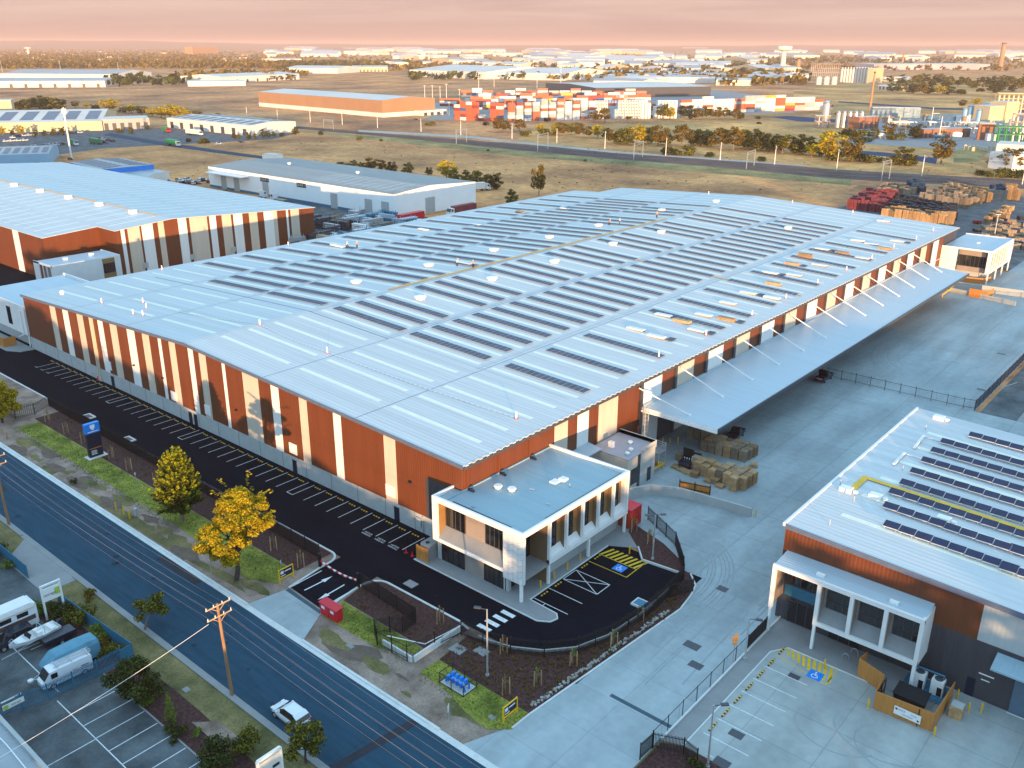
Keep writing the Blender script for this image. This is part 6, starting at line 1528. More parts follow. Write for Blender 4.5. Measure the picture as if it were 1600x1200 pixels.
def limb_tree(rng, h, trunk_h, spread, n, r0, lean=0.0, top=.8):
    """returns trunk mesh and clump centres"""
    mb = MB(); cl = []
    lx = lean * trunk_h
    mb.tube([(0, 0, -.1), (lx * .3, 0, trunk_h * .5), (lx, .1, trunk_h)], r0, 8, 0, r0 * .7)
    for i in range(n):
        a = 6.283 * (i + rng.uniform(-.3, .3)) / n * 1.618 * 2; f = (i + .5) / n
        rad = spread * rng.uniform(.35, 1.0) * math.sin(math.pi * min(.95, .25 + .65 * f) ) ** .6; z = lerp(trunk_h * .95, h * .93, f * rng.uniform(.75, 1.1) if f < .95 else 1)
        z = min(z, h * .93); e = Vector((lx + rad * math.cos(a), rad * math.sin(a), z))
        b = Vector((lx, .1, trunk_h * rng.uniform(.75, 1)))
        mb.tube([b, b.lerp(e, .5) + Vector((0, 0, .05 * h)), e], r0 * .42, 5, 0, r0 * .12, caps=False)
        cl.append((e.x, e.y, e.z, rng.uniform(.20, .34) * spread + .07 * h))
    return mb, cl
TREES = {}
def tree_proto(name, seed, h, trunk_h, spread, n, r0, per, size, leaf, bark, lean=0, squash=.75):
    r = random.Random(seed); t = thing(name, 'x', 'tree'); mb, cl = limb_tree(r, h, trunk_h, spread, n, r0, lean)
    mb.build('trunk', bark, t); leaf_clumps(cl, per, size, r, squash).build('crown', leaf, t)
    return t
def bush_proto(name, seed, h, spread, n, per, size, leaf):
    r = random.Random(seed); t = thing(name, 'x', 'shrub'); cl = []
    for i in range(n):
        a = r.uniform(0, 6.28); q = spread * math.sqrt(r.random()) * .75; cl.append((q * math.cos(a), q * math.sin(a), r.uniform(.25, .7) * h * (1 - .4 * q / spread), r.uniform(.3, .5) * min(spread, h)))
    mb = MB(); [mb.tube([(0, 0, 0), (c[0] * .5, c[1] * .5, c[2] * .6), c[:3]], .05, 4, 0, .02) for c in cl[:6]]
    mb.build('stem', M_barkd, t); leaf_clumps(cl, per, size, r, .85).build('crown', leaf, t); return t
FARP = {'O': [tree_proto('gum_tree', 21 + i, 10, 3.2, 3.6, 16, .26, 26, .62, LEAF_O if i else LEAF_B, M_bark) for i in range(3)],
        'Y': [tree_proto('golden_gum_tree', 31 + i, 10, 3.0, 3.8, 16, .26, 26, .60, LEAF_B if i else LEAF_Y, M_bark) for i in range(2)],
        'D': [tree_proto('dark_tree', 41 + i, 10, 1.5, 4.2, 18, .3, 22, .66, LEAF_D if i else LEAF_O, M_barkd) for i in range(2)],
        'B': [bush_proto('rounded_shrub', 51 + i, 4, 3.4, 12, 34, .46, LEAF_D if i else LEAF_O) for i in range(2)]}
USED = set()
def plant(px, py, hpx, kind, label, group, wide=1.0):
    x, y = G(px, py); h = HT(px, py, px, py - hpx); p = rnd.choice(FARP[kind]); ref = 4.0 if kind == 'B' else 10.0
    sc = h / ref; o = p
    if p.name in USED: o = dup(p)
    USED.add(p.name)
    o.location = (x, y, 0); o.rotation_euler = (0, 0, rnd.uniform(0, 6.28)); o.scale = (sc * wide, sc * wide, sc)
    o['label'] = label; o['group'] = group; o['category'] = 'shrub' if kind == 'B' else 'tree'
KN = {'O': 'olive gum', 'Y': 'golden-lit gum', 'D': 'dark dense tree', 'B': 'low round shrub'}
def grove(lst, where, group, wide=1.0):
    lst = sorted(lst)
    for i, (px, py, h, k) in enumerate(lst):
        pos = 'leftmost' if i == 0 else 'rightmost' if i == len(lst) - 1 else 'number %d from left' % (i + 1)
        plant(px, py, h, k, '%s, %s, %s' % (KN[k], where, pos), group, wide)
grove([(955, 224, 22, 'Y'), (966, 224, 20, 'D'), (978, 226, 27, 'D'), (995, 226, 32, 'Y'), (1012, 224, 24, 'D'), (1028, 228, 32, 'Y'), (1040, 226, 22, 'D'), (1046, 242, 16, 'B'), (1068, 242, 18, 'B'), (1065, 228, 34, 'O'), (1084, 226, 24, 'D'), (1095, 228, 27, 'D'), (1110, 229, 24, 'D'), (1125, 233, 34, 'O'), (1145, 235, 37, 'O'), (1106, 245, 10, 'B'), (1162, 232, 29, 'D'), (1176, 234, 32, 'D'), (1188, 235, 29, 'D'), (1203, 237, 29, 'D'), (1222, 240, 29, 'O'), (1214, 236, 24, 'D'), (1193, 252, 10, 'B'), (1243, 240, 27, 'D'), (1255, 242, 32, 'D'), (1268, 246, 22, 'Y'), (1280, 244, 27, 'D')], 'tree belt beyond the railway', 'trees along the railway', 1.35)
grove([(1296, 250, 46, 'Y'), (1312, 250, 24, 'B'), (1330, 252, 37, 'Y'), (1350, 252, 17, 'B'), (1366, 254, 15, 'B'), (1412, 258, 29, 'D'), (1404, 258, 17, 'B'), (1424, 258, 17, 'D'), (1470, 256, 39, 'Y'), (1555, 276, 15, 'B'), (1572, 276, 17, 'B'), (1590, 278, 17, 'B'), (1535, 274, 11, 'B'), (1576, 266, 34, 'Y'), (1560, 262, 27, 'D'), (1596, 258, 27, 'D'), (1330, 215, 18, 'B'), (1345, 215, 17, 'B'), (1365, 216, 17, 'D'), (1388, 216, 24, 'Y'), (1400, 218, 15, 'B'), (1428, 216, 22, 'D'), (1440, 214, 17, 'D'), (1355, 222, 10, 'B'), (1310, 180, 6, 'B'), (1185, 186, 6, 'B'), (1187, 194, 5, 'B')], 'plant-side scrub right of the railway', 'trees by the chemical plant', 1.4)
grove([(778, 206, 22, 'Y'), (790, 206, 18, 'Y'), (812, 205, 20, 'O'), (823, 212, 11, 'B'), (758, 196, 7, 'B'), (672, 196, 8, 'B'), (845, 210, 17, 'Y'), (858, 212, 14, 'B'), (868, 210, 18, 'Y'), (880, 212, 20, 'Y'), (893, 210, 18, 'Y'), (905, 214, 22, 'Y'), (920, 215, 17, 'Y'), (934, 216, 22, 'Y'), (948, 216, 16, 'D'), (928, 191, 18, 'Y'), (945, 192, 24, 'O'), (853, 190, 8, 'B'), (870, 196, 6, 'B'), (1020, 176, 14, 'Y'), (1035, 187, 24, 'O'), (1046, 187, 20, 'Y'), (1063, 183, 18, 'Y'), (1078, 186, 22, 'D'), (1090, 187, 18, 'O'), (1104, 186, 20, 'O'), (1120, 187, 20, 'Y'), (1135, 186, 18, 'O'), (1150, 187, 18, 'O'), (1158, 185, 12, 'B'), (1015, 184, 6, 'B'), (984, 186, 6, 'B')], 'broken row in front of the container stacks', 'trees before the containers', 1.35)
grove([(28, 172, 15, 'D'), (44, 171, 16, 'D'), (62, 170, 20, 'D'), (80, 173, 22, 'D'), (98, 166, 11, 'Y'), (118, 168, 10, 'Y'), (136, 168, 8, 'Y'), (150, 172, 10, 'D'), (172, 174, 20, 'Y'), (192, 176, 9, 'D'), (206, 177, 14, 'Y'), (222, 180, 14, 'Y'), (238, 182, 14, 'Y'), (252, 184, 16, 'Y'), (266, 185, 22, 'Y'), (280, 186, 20, 'Y'), (295, 187, 16, 'Y'), (308, 187, 14, 'Y'), (340, 184, 7, 'Y'), (325, 184, 6, 'B')], 'amber row behind the left warehouses', 'trees behind the left warehouses', 2.1)
grove([(4, 213, 16, 'Y'), (20, 213, 12, 'D'), (34, 212, 16, 'Y'), (56, 214, 12, 'D'), (70, 213, 10, 'D'), (84, 212, 11, 'D'), (98, 211, 13, 'D'), (205, 209, 10, 'D'), (188, 207, 9, 'B'), (232, 203, 8, 'D'), (295, 222, 8, 'B'), (315, 224, 10, 'B'), (324, 224, 10, 'B'), (366, 217, 9, 'D'), (373, 217, 8, 'D'), (389, 218, 12, 'D'), (399, 217, 9, 'D'), (411, 215, 14, 'D'), (419, 215, 11, 'D'), (428, 214, 9, 'D'), (440, 213, 8, 'B'), (462, 211, 13, 'D'), (503, 211, 8, 'B'), (563, 219, 8, 'B'), (596, 221, 5, 'B'), (762, 236, 4, 'B'), (914, 252, 4, 'B')], 'planting round the truck depot', 'depot planting')
grove([(537, 261, 11, 'B'), (552, 263, 13, 'D'), (566, 265, 12, 'D'), (580, 268, 22, 'Y'), (597, 268, 18, 'Y'), (612, 269, 17, 'D'), (637, 271, 17, 'D'), (670, 273, 12, 'D'), (698, 280, 30, 'Y'), (710, 282, 18, 'D'), (728, 284, 18, 'D'), (745, 290, 24, 'D'), (760, 292, 18, 'D'), (772, 296, 26, 'D'), (505, 258, 7, 'B'), (420, 258, 5, 'B'), (442, 262, 6, 'B'), (374, 254, 6, 'B')], 'row along the back of the white warehouse', 'trees behind the white warehouse', 1.3)
grove([(799, 320, 24, 'D')], 'open ground at the far left corner of the big roof', 'lone trees')
plant(842, 306, 48, 'Y', 'tall thin amber-topped gum standing alone by the far left corner of the big roof', 'lone trees', .62)
grove([(24, 258, 16, 'D'), (42, 264, 9, 'B'), (57, 264, 13, 'B'), (72, 264, 9, 'B'), (98, 262, 9, 'B'), (110, 250, 5, 'B')], 'scrub in front of the pale blue shed', 'scrub by the blue shed')
far = []
for i in range(26): far.append((1405 + i * 8 + rnd.uniform(-3, 3), 133 + rnd.uniform(-6, 6), rnd.uniform(10, 17), rnd.choice('DDDO')))
far += [(1395, 143, 14, 'D'), (1408, 146, 16, 'O'), (1425, 146, 14, 'D'), (1440, 148, 18, 'O'), (1452, 147, 14, 'D'), (1468, 148, 15, 'Y'), (1482, 148, 14, 'D'), (1500, 147, 10, 'B'), (1530, 143, 7, 'B'), (1552, 145, 20, 'D'), (1562, 143, 16, 'D'), (1580, 143, 12, 'D'), (1503, 168, 12, 'Y'), (1525, 165, 12, 'Y'), (1390, 128, 10, 'D'), (1410, 125, 9, 'D')]
grove(far, 'dark wood across the right paddock', 'trees in the right paddock', 1.7)
# the wooded far distance, too many to count
def wood(name, label, px0, px1, py0, py1, count, size, leaf, hm=(7, 12), seed=3, skip=None):
    r = random.Random(seed); mb = MB()
    for _ in range(count):
        px, py = r.uniform(px0, px1), lerp(py0, py1, r.random() ** 1.3)
        if skip and skip(px, py): continue
        x, y = G(px, py); h = r.uniform(*hm)
        for k in range(7):
            p = Vector((x + r.uniform(-.6, .6) * h, y + r.uniform(-.6, .6) * h, h * r.uniform(.3, .95))); n = Vector((r.uniform(-1, 1), r.uniform(-1, 1), r.uniform(-.2, 1))).normalized(); u = n.orthogonal().normalized(); w = n.cross(u); s = h * r.uniform(.3, .55)
            mb.add([p - u * s, p - w * s * .7, p + u * s, p + w * s * .7], [(0, 1, 2, 3)])
    o = mb.build(name, leaf); tag(o, label, 'woodland', None, 'stuff')
wood('woodland', 'brown suburban woodland far left below the horizon', -40, 470, 78, 108, 4200, 1, LEAF_B, (7, 13), 4, lambda x, y: (x > 340 and y < 100 and (x * 7 % 3 < 1.4)))
wood('woodland', 'scattered dark trees among the far pale sheds', 420, 1620, 76, 112, 1500, 1, LEAF_B, (8, 14), 5)
for i, (a, b, c, d, n_) in enumerate(((430, 640, 99, 108, 420), (640, 760, 104, 112, 100), (640, 930, 112, 126, 150), (860, 1130, 113, 128, 240), (1040, 1240, 100, 117, 220), (1130, 1260, 118, 135, 120), (1100, 1620, 90, 98, 420), (280, 480, 118, 127, 90), (170, 300, 126, 137, 40))):
    wood('treeline', ('dark tree line in front of the far pale sheds, left of centre', 'short tree line left of the broad white warehouse', 'trees round the broad white warehouse', 'tree line behind the container yard', 'tree clumps below the slender water tower', 'trees between the containers and the silos', 'long dark tree line on the right skyline', 'trees round the dock building', 'trees at the end of the left gabled sheds')[i], a, b, c, d, n_, 1, LEAF_B if i % 2 else LEAF_D, (8, 14), 20 + i)
# grass tufts and little shrubs of the fields
mb = MB(); r = random.Random(8)
for _ in range(420):
    px, py = r.uniform(300, 1600), r.uniform(196, 300)
    if py < 200 + (px - 468) * .07 and px < 1000 and r.random() < .8: continue
    x, y = G(px, py); s = r.uniform(.2, .5)
    if y < 292 and -205 < x < 40: continue
    for k in range(3): a = r.uniform(0, 3.14); c, n = math.cos(a) * s, math.sin(a) * s; mb.quad((x - c, y - n, .02), (x + c, y + n, .02), (x + c * .8, y + n * .8, s * .9), (x - c * .8, y - n * .8, s * .9))
tag(mb.build('field_tufts', LEAF_B), 'scattered dry tufts over the fields beyond the warehouse', 'grass', None, 'stuff')

# ------------------------------------------------------------------ near trees
def near_tree(name, label, x, y, **k):
    t = tree_proto(name, **k); t.location = (x, y, 0); t['label'] = label; return t
# tall golden wattle: two broad plates of foliage
r = random.Random(77)
t = thing('wattle_tree', 'tall golden-yellow wattle leaning over the verge beside the street', 'tree', (0, 0, 0))
mb = MB(); mb.tube([(0, 0, -.1), (.3, .2, 1.6), (-.1, .5, 3.2), (.5, .9, 5.0), (.4, 1.3, 7.5), (.6, 1.5, 10.0)], .34, 8, 0, .10)
cl = []
for (cx, cy, cz, R_, n_) in ((-1.2, -.4, 6.2, 3.0, 34), (1.0, 1.6, 9.2, 3.4, 38), (.8, -1.2, 4.2, 1.3, 7), (-2.6, -1.2, 4.4, 1.4, 7), (2.9, 2.2, 7.6, 1.7, 10), (.6, 1.6, 11.0, 1.5, 9)):
    for i in range(n_):
        a = r.uniform(0, 6.28); q = R_ * math.sqrt(r.random()); z = cz + (1 - (q / R_) ** 2) * R_ * .5 + r.uniform(-.5, .4) - .4
        cl.append((cx + q * math.cos(a), cy + q * math.sin(a), z, r.uniform(.65, 1.1)))
        if i % 3 == 0: mb.tube([(.2, .6 + .1 * i % 1, min(z, 4.5) * .8), (cx * .6 + .1, cy * .6 + .3, z * .85), cl[-1][:3]], .09, 5, 0, .03, caps=False)
mb.build('trunk', M_barkd, t); leaf_clumps(cl, 360, .20, r, .65).build('crown', LEAF_Y, t)
mb = MB()
for i in range(16):
    a = r.uniform(0, 6.28); p = Vector((.6 + 2.5 * math.cos(a) * (1 if i % 2 else .4), 1.6 + 2.5 * math.sin(a), r.choice((8.2, 9.5, 11.4)))); d = Vector((math.cos(a), math.sin(a), r.uniform(.1, .6))); q = p + d * 1.8
    for j in range(26):
        f = r.random(); c = p.lerp(q, f); s = .18; n = Vector((r.uniform(-1, 1), r.uniform(-1, 1), 1)).normalized(); u = n.orthogonal().normalized(); w = n.cross(u); c = c + u * r.uniform(-.25, .25) + w * r.uniform(-.25, .25)
        mb.add([c - u * s, c - w * s * .5, c + u * s, c + w * s * .5], [(0, 1, 2, 3)])
mb.build('spray', LEAF_Y, t)
t.location = (-87.1, 50.2, 0); t.rotation_euler = (0, 0, .4)
# cypress with gold-tipped upswept fans
r = random.Random(78)
t = thing('cypress_tree', 'dark conical cypress with gold tips on the lawn between sign and wattle', 'tree', (0, 0, 0))
mb = MB(); mb.tube([(0, 0, -.1), (.1, 0, 2.5), (0, .1, 9.5)], .30, 8, 0, .05); mb.build('trunk', M_bark, t)
lo, tip = MB(), MB()
def fan(m, p, d, n, s, sp):
    for j in range(n):
        f = r.random(); c = p + d * f + Vector((r.gauss(0, sp), r.gauss(0, sp), r.gauss(0, sp * .6))) * (1.1 - f * .7); nn = Vector((r.uniform(-1, 1), r.uniform(-1, 1), r.uniform(.0, 1))).normalized(); u = nn.orthogonal().normalized(); w = nn.cross(u); q = s * r.uniform(.6, 1.2)
        m.add([c - u * q, c - w * q * .5, c + u * q, c + w * q * .5], [(0, 1, 2, 3)])
for i in range(120):
    z = 2.4 + 7.6 * (i / 120) ** .9; R_ = (3.7 * (1 - ((z - 2.0) / 9.2)) ** .9 + .2) * r.uniform(.72, 1.12); a = i * 2.4 + r.uniform(-.3, .3)
    b = Vector((.25 * math.cos(a), .25 * math.sin(a), z - .6)); e = Vector((R_ * math.cos(a), R_ * math.sin(a), z + .35 * R_ * .6))
    fan(lo, b, e - b, int(90 + R_ * 80), .19, .34)
    if z > 3.6 or i % 2 == 0: fan(tip, b.lerp(e, .66), (e - b) * .42 + Vector((0, 0, .85)), 62, .17, .14)
lo.build('crown', LEAF_C, t); tip.build('tip_growth', LEAF_T, t); t.location = (-105.5, 53.8, 0)
t = near_tree('wattle_tree', 'golden wattle crown cut by the left edge of the photo', *G(-22, 652), name_=None) if False else None
def nt_(name, label, loc, seed, h, th, sp, n, r0, per, size, leaf, bark=M_barkd, lean=0, rz=0):
    t = tree_proto(name, seed, h, th, sp, n, r0, per, size, leaf, bark, lean); t.location = (loc[0], loc[1], 0); t.rotation_euler = (0, 0, rz); t['label'] = label; t['category'] = 'tree'; return t
nt_('wattle_tree', 'golden wattle cut by the left edge of the photo near the pale office', G(4, 660), 91, 7.5, 2.4, 3.4, 22, .25, 170, .30, LEAF_Y)
nt_('leaning_tree', 'small tree leaning over the near kerb of the street', G(226, 985), 92, 4.2, 2.2, 1.8, 12, .14, 260, .22, LEAF_O, M_bark, .5, 1.2)
nt_('street_tree', 'small olive tree at the kerb behind the white car', G(478, 1192), 93, 4.6, 1.6, 1.8, 13, .12, 260, .22, LEAF_O)
nt_('dense_tree', 'dense dark round tree by the blue palisade gate', G(215, 1098), 94, 5.4, 1.0, 2.3, 20, .2, 260, .22, LEAF_D)
def bush(label, loc, seed, h, sp, n, leaf, per=240, size=.19, name='garden_shrub', wz=1):
    t = bush_proto(name, seed, h, sp, n, per, size, leaf); t.location = (loc[0], loc[1], 0); t['label'] = label; t['category'] = 'shrub'; return t
bush('yellow-green clipped shrub left of the storage sign', G(62, 960), 101, 2.3, 1.5, 8, LEAF_G)
bush('dark shrub mass under the storage sign', G(92, 962), 102, 2.6, 2.0, 10, LEAF_D)
bush('olive shrub right of the storage sign behind the boat', G(120, 975), 103, 2.6, 2.1, 11, LEAF_O)
bush('pale olive shrub beside the blue trailer cover', G(148, 1000), 104, 2.2, 1.7, 9, LEAF_G)
bush('spiky grey-brown shrub by the blue fence corner', G(162, 1010), 105, 1.5, 1.1, 7, LEAF_B)
bush('low olive shrub against the blue fence corner', G(180, 1022), 106, 1.7, 1.6, 8, LEAF_O)
bush('yellowish low shrub at the foot of the dense dark tree', G(228, 1100), 107, 1.3, 1.2, 7, LEAF_G)
bush('dark low shrub round the foot of the conical tree', G(270, 1148), 108, 1.3, 1.7, 8, LEAF_D)
bush('large dark shrub at the bottom edge, left of the white sign', G(345, 1192), 109, 3.4, 2.2, 12, LEAF_D)
bush('olive shrub with pale tips behind the white sign', G(388, 1178), 110, 3.0, 1.9, 11, LEAF_O)
bush('small yellow-flecked shrub on the pale gravel', G(310, 1150), 111, 1.2, .9, 6, LEAF_G)
bush('clipped hedge left of the storage driveway', G(-6, 872), 112, 2.0, 2.0, 9, LEAF_D)
bush('yellow-green hedge end left of the storage driveway', G(14, 888), 113, 1.5, 1.1, 7, LEAF_G)
bush('round olive shrub on the verge near the storage driveway', G(140, 935), 114, 1.2, 1.2, 7, LEAF_B)
bush('small dark shrub alone on the far verge', G(118, 755), 115, 1.1, .8, 6, LEAF_D)
t = thing('conical_tree', 'slim yellow-green conical tree in the garden bed by the parking bays', 'tree', (0, 0, 0)); r = random.Random(5); mb = MB(); cl = []
for i in range(22): z = .4 + 3.3 * i / 22; q = .42 * (1 - i / 23); a = i * 2.4; cl.append((q * math.cos(a), q * math.sin(a), z, .34 * (1 - .6 * i / 22)))
mb.tube([(0, 0, 0), (0, 0, 3.5)], .06, 5, 0, .02); mb.build('trunk', M_bark, t); leaf_clumps(cl, 900, .10, r, 1.3).build('crown', LEAF_G, t); t.location = (*G(268, 1128), 0)
# planting in the mulch beds, uncounted
mb = MB(); r = random.Random(17)
def tufts(poly, n, s0, s1):
    xs = [p[0] for p in poly]; ys = [p[1] for p in poly]
    def inside(x, y):
        c = False; j = len(poly) - 1
        for i in range(len(poly)):
            if (poly[i][1] > y) != (poly[j][1] > y) and x < (poly[j][0] - poly[i][0]) * (y - poly[i][1]) / (poly[j][1] - poly[i][1]) + poly[i][0]: c = not c
            j = i
        return c
    k = 0
    while k < n:
        x, y = r.uniform(min(xs), max(xs)), r.uniform(min(ys), max(ys))
        if not inside(x, y): continue
        k += 1; s = r.uniform(s0, s1)
        for j in range(9):
            a = r.uniform(0, 6.28); q = s * r.uniform(.3, 1); w = .03
            mb.add([(x - w * math.sin(a), y + w * math.cos(a), .04), (x + w * math.sin(a), y - w * math.cos(a), .04), (x + q * math.cos(a), y + q * math.sin(a), s * r.uniform(.7, 1.4))], [(0, 1, 2)])
bed = GP([(731, 996), (690, 1031), (826, 1112), (1060, 954), (1080, 918), (1066, 897)]) + [(-46.0, 70.6), (-47.4, 66.4), (-49.7, 63.7), (-52.9, 61.9)]
tufts(bed, 620, .18, .42); tufts(rect(-157, -84, 56.5, 61.7), 420, .15, .35); tufts([(-74, 59), (-71, 61.8), (-61, 61.7), (-59.5, 56.2), (-73.5, 56.3)], 130, .12, .28)
tag(mb.build('bed_planting', LEAF_B), 'small grassy plants dotted over the mulch garden beds', 'planting', None, 'stuff')
mb = MB()
a, b = G(838, 1108), G(1050, 958)
for i in range(210):
    f = i / 210; s = r.uniform(.12, .3); x, y = lerp(a[0], b[0], f) - .5 + r.uniform(-.3, .2), lerp(a[1], b[1], f) + r.uniform(-.2, .4); mb.obox(x, y, .03, s, s * .8, s * .6, r.uniform(0, 3))
tag(mb.build('edging_stones', M_stones), 'grey edging stones along the driveway side of the mulch bed', 'stones', None, 'stuff')
mb = MB(); r = random.Random(23)
for poly, n in (([(-155, 52.8), (-155.5, 56), (-84, 56), (-84, 51.8), (-104, 52.8)], 5200), ([(-73.5, 55.7), (-60, 55.5), (-64, 52.8), (-73, 52.6)], 900), (GP([(690, 1034), (662, 1050), (700, 1080), (728, 1110), (800, 1136), (824, 1114)]), 900)):
    xs = [p[0] for p in poly]; ys = [p[1] for p in poly]
    for _ in range(n):
        x, y = r.uniform(min(xs), max(xs)), r.uniform(min(ys), max(ys))
        if poly[0][0] < -100 and x > -104 and y < 52.8 - (x + 104) * .05: continue
        s = r.uniform(.05, .12); a = r.uniform(0, 6.28)
        mb.add([(x - s * math.cos(a), y - s * math.sin(a), .04), (x + s * math.cos(a), y + s * math.sin(a), .04), (x + r.uniform(-.05, .05), y + r.uniform(-.05, .05), r.uniform(.08, .2))], [(0, 1, 2)])
tag(mb.build('lawn_blades', LEAF_G), 'longer grass blades in the front lawns', 'grass', None, 'stuff')

# staked saplings
def sapling(i, loc, h, green, label):
    r = random.Random(300 + i); t = thing('staked_sapling', label, 'sapling', (0, 0, 0), 0, 'staked saplings in the mulch beds')
    for a in (0.4, 2.5, 4.6):
        mb = MB(); mb.bar((.45 * math.cos(a), .45 * math.sin(a), 0), (.42 * math.cos(a), .42 * math.sin(a), h), .09); mb.build('stake', M_timber, t)
    mb = MB()
    for k in range(3):
        a, b = (0.4, 2.5, 4.6)[k], (2.5, 4.6, 6.68)[k]
        for z in (h * .72,): mb.bar((.43 * math.cos(a), .43 * math.sin(a), z), (.43 * math.cos(b), .43 * math.sin(b), z), .04)
    mb.tube([(0, 0, 0), (0, 0, h)], .03, 5); mb.build('stem', M_bark, t)
    leaf_clumps([(0, 0, h * .85, .32), (.1, .05, h * 1.05, .25), (-.1, .1, h * .65, .25)], 500 if green else 160, .09, r).build('crown', LEAF_G if green else LEAF_B, t)
    t.location = (loc[0], loc[1], 0); return t
SL = [(-56.8, 92.1, 1, 'beside the far end of the framed office path'), (-53.5, 90.9, 1, 'next to the twin-headed light pole'), (-45.0, 75.4, 1, 'yellow, outside the curved fence by the glass pit'), (-44.7, 69.7, 1, 'at the middle of the stone edging'), (-46.1, 64.2, 1, 'in the mulch where the fence curve turns'), (-47.0, 59.3, 1, 'near the stone edging below the fence curve'), (-48.6, 56.2, 0, 'bare, in the mulch nearest the driveway'), (-53.0, 60.9, 0, 'bare, behind the tall grey light pole'), (-62.0, 60.3, 0, 'straw-coloured, in the triangular garden bed'), (-83.6, 57.3, 0, 'nearest the entry gate in the long bed'), (-89.6, 57.5, 0, 'second from the entry gate in the long bed'), (-118.3, 57.2, 0, 'behind the cypress in the long bed'), (-126.0, 57.0, 0, 'right of the navy pylon sign by two steps'), (-132.0, 57.2, 0, 'just right of the navy pylon sign'), (-141.0, 57.1, 0, 'just behind the navy pylon sign'), (-147.1, 57.0, 0, 'left of the navy pylon sign'), (-155.1, 57.4, 0, 'at the far left end of the long bed')]
for i, (x, y, g, w) in enumerate(SL): sapling(i, (x, y), 1.9 if g else 2.1, g, 'staked sapling ' + w)

# ================================================================== FENCES
def fence(name, label, pts, h=2.1, m=M_black, step=.13, post=2.9, z0=0.02, solid=False, wires=False, pk=.05, group=None, postw=.09, rails=(.18, .88)):
    t = thing(name, label, 'fence', (pts[0][0], pts[0][1], 0), 0, group); pk_ = MB(); np_ = 0
    for a, b in zip(pts[:-1], pts[1:]):
        a, b = Vector(a[:2]), Vector(b[:2]); d = b - a; L_ = d.length; u = d.normalized()
        for f in rails: pk_.bar((a.x, a.y, z0 + h * f), (b.x, b.y, z0 + h * f), .045, .05)
        if solid:
            n = Vector((-u.y, u.x)) * .025
            pk_.add([(a.x + s * n.x, a.y + s * n.y, z) for s in (1, -1) for z in (z0, z0 + h)] + [(b.x + s * n.x, b.y + s * n.y, z) for s in (1, -1) for z in (z0, z0 + h)], [(0, 1, 5, 4), (2, 6, 7, 3), (1, 3, 7, 5), (0, 4, 6, 2)])
            k = int(L_ / .4)
            for i in range(k): p = a + u * (i + .5) * L_ / k; pk_.obox(p.x, p.y, z0, .12, .075, h - .01, math.atan2(u.y, u.x))
        else:
            k = max(1, int(L_ / step))
            for i in range(k):
                p = a + u * (i + .5) * L_ / k; pk_.obox(p.x, p.y, z0 + .05, pk, pk * .7, h - .05, math.atan2(u.y, u.x))
            if wires:
                for z in range(1, int(h / .16)): pk_.bar((a.x, a.y, z0 + z * .16), (b.x, b.y, z0 + z * .16), .010)
        k = max(1, int(round(L_ / post)))
        for i in range(k + 1):
            if i == k and b is not None and (b - Vector(pts[-1][:2])).length > .01: continue
            p = a + u * i * L_ / k; q = MB(); q.obox(p.x, p.y, 0, postw, postw, h + .1, math.atan2(u.y, u.x)); q.build('post', m, t); np_ += 1
    pk_.build('fence_panel', m, t); return t
fence('palisade_fence', 'long black fence along the car park edge behind the mulch bed', [(-161.8, 60.6), (-83.3, 60.0), (-82.2, 59.0)])
fence('palisade_fence', 'short black fence return at the far left end of the lawn', [(-161.8, 60.6), (-159.8, 57.2), (-160.2, 54.1), (-170, 53.4)], wires=True, step=.3)
fence('palisade_fence', 'black fence zigzag inside the triangular garden bed', [(-74.2, 59.2), (-64.1, 58.5), (-63.9, 56.3), (-65.0, 55.4)])
fence('mesh_fence', 'black open-mesh fence with a white top rail round the sunken corner', [(-64.3, 52.9), (-59.9, 53.2), (-58.6, 60.2)], wires=True, step=1.0, pk=.02)
mb = MB(); mb.bar((-59.6, 55.6, 1.0), (-58.9, 60.9, 1.0), .07); mb.bar((-63.8, 53.9, 1.0), (-59.6, 55.6, 1.0), .07)
tag(mb.build('handrail', M_paint), 'white handrail on the edge of the triangular garden bed', 'handrail')
mb = MB(); mb.box(-59.35, -59.1, 53.6, 60.6, 0, .75); mb.box(-63.9, -59.36, 53.3, 53.5, 0, .75); tag(mb.build('retaining_kerb', M_kerb), 'pale low retaining wall behind the mesh fence corner', 'wall')
fence('palisade_gate', 'black pedestrian gate leaf at the street end of the zigzag fence', [(-65.0, 55.4), (-66.0, 54.0), (-64.3, 52.9)], m=M_black)
curve = [(-58.6, 60.2), (-55.6, 60.5), (-52.4, 61.4), (-49.2, 63.2), (-46.8, 66.2), (-45.4, 70.4), (-44.8, 76.0), (-45.0, 81.8), (-45.6, 86.2), (-46.6, 87.8)]
fence('palisade_fence', 'black curved fence round the office car park corner', curve, post=2.6)
fence('palisade_fence', 'black fence climbing from the car park corner to the red skip', [(-46.6, 87.8), (-50.5, 92.4), (-57.0, 96.0)], wires=True, step=.2)
fence('sliding_gate', 'black open gate leaf at the left of the driveway', [(-44.9, 81.6), (-43.4, 84.6)], h=1.9)
fence('sliding_gate', 'black gate leaf against the right warehouse frame at the driveway', [(-33.3, 78.6), (-33.3, 83.2)], h=1.8)
fence('mesh_fence', 'thin dark mesh fence along the right of the driveway', [(-33.25, 59.4), (-33.25, 78.6)], wires=False, step=2.9, pk=.012, h=2.0, postw=.06, rails=(.03, .97))
fence('palisade_fence', 'black fence and gate across the path at the bottom of the driveway', [(-33.3, 57.4), (-33.2, 59.4), (-30.6, 60.6), (-29.0, 60.2)], h=1.9)
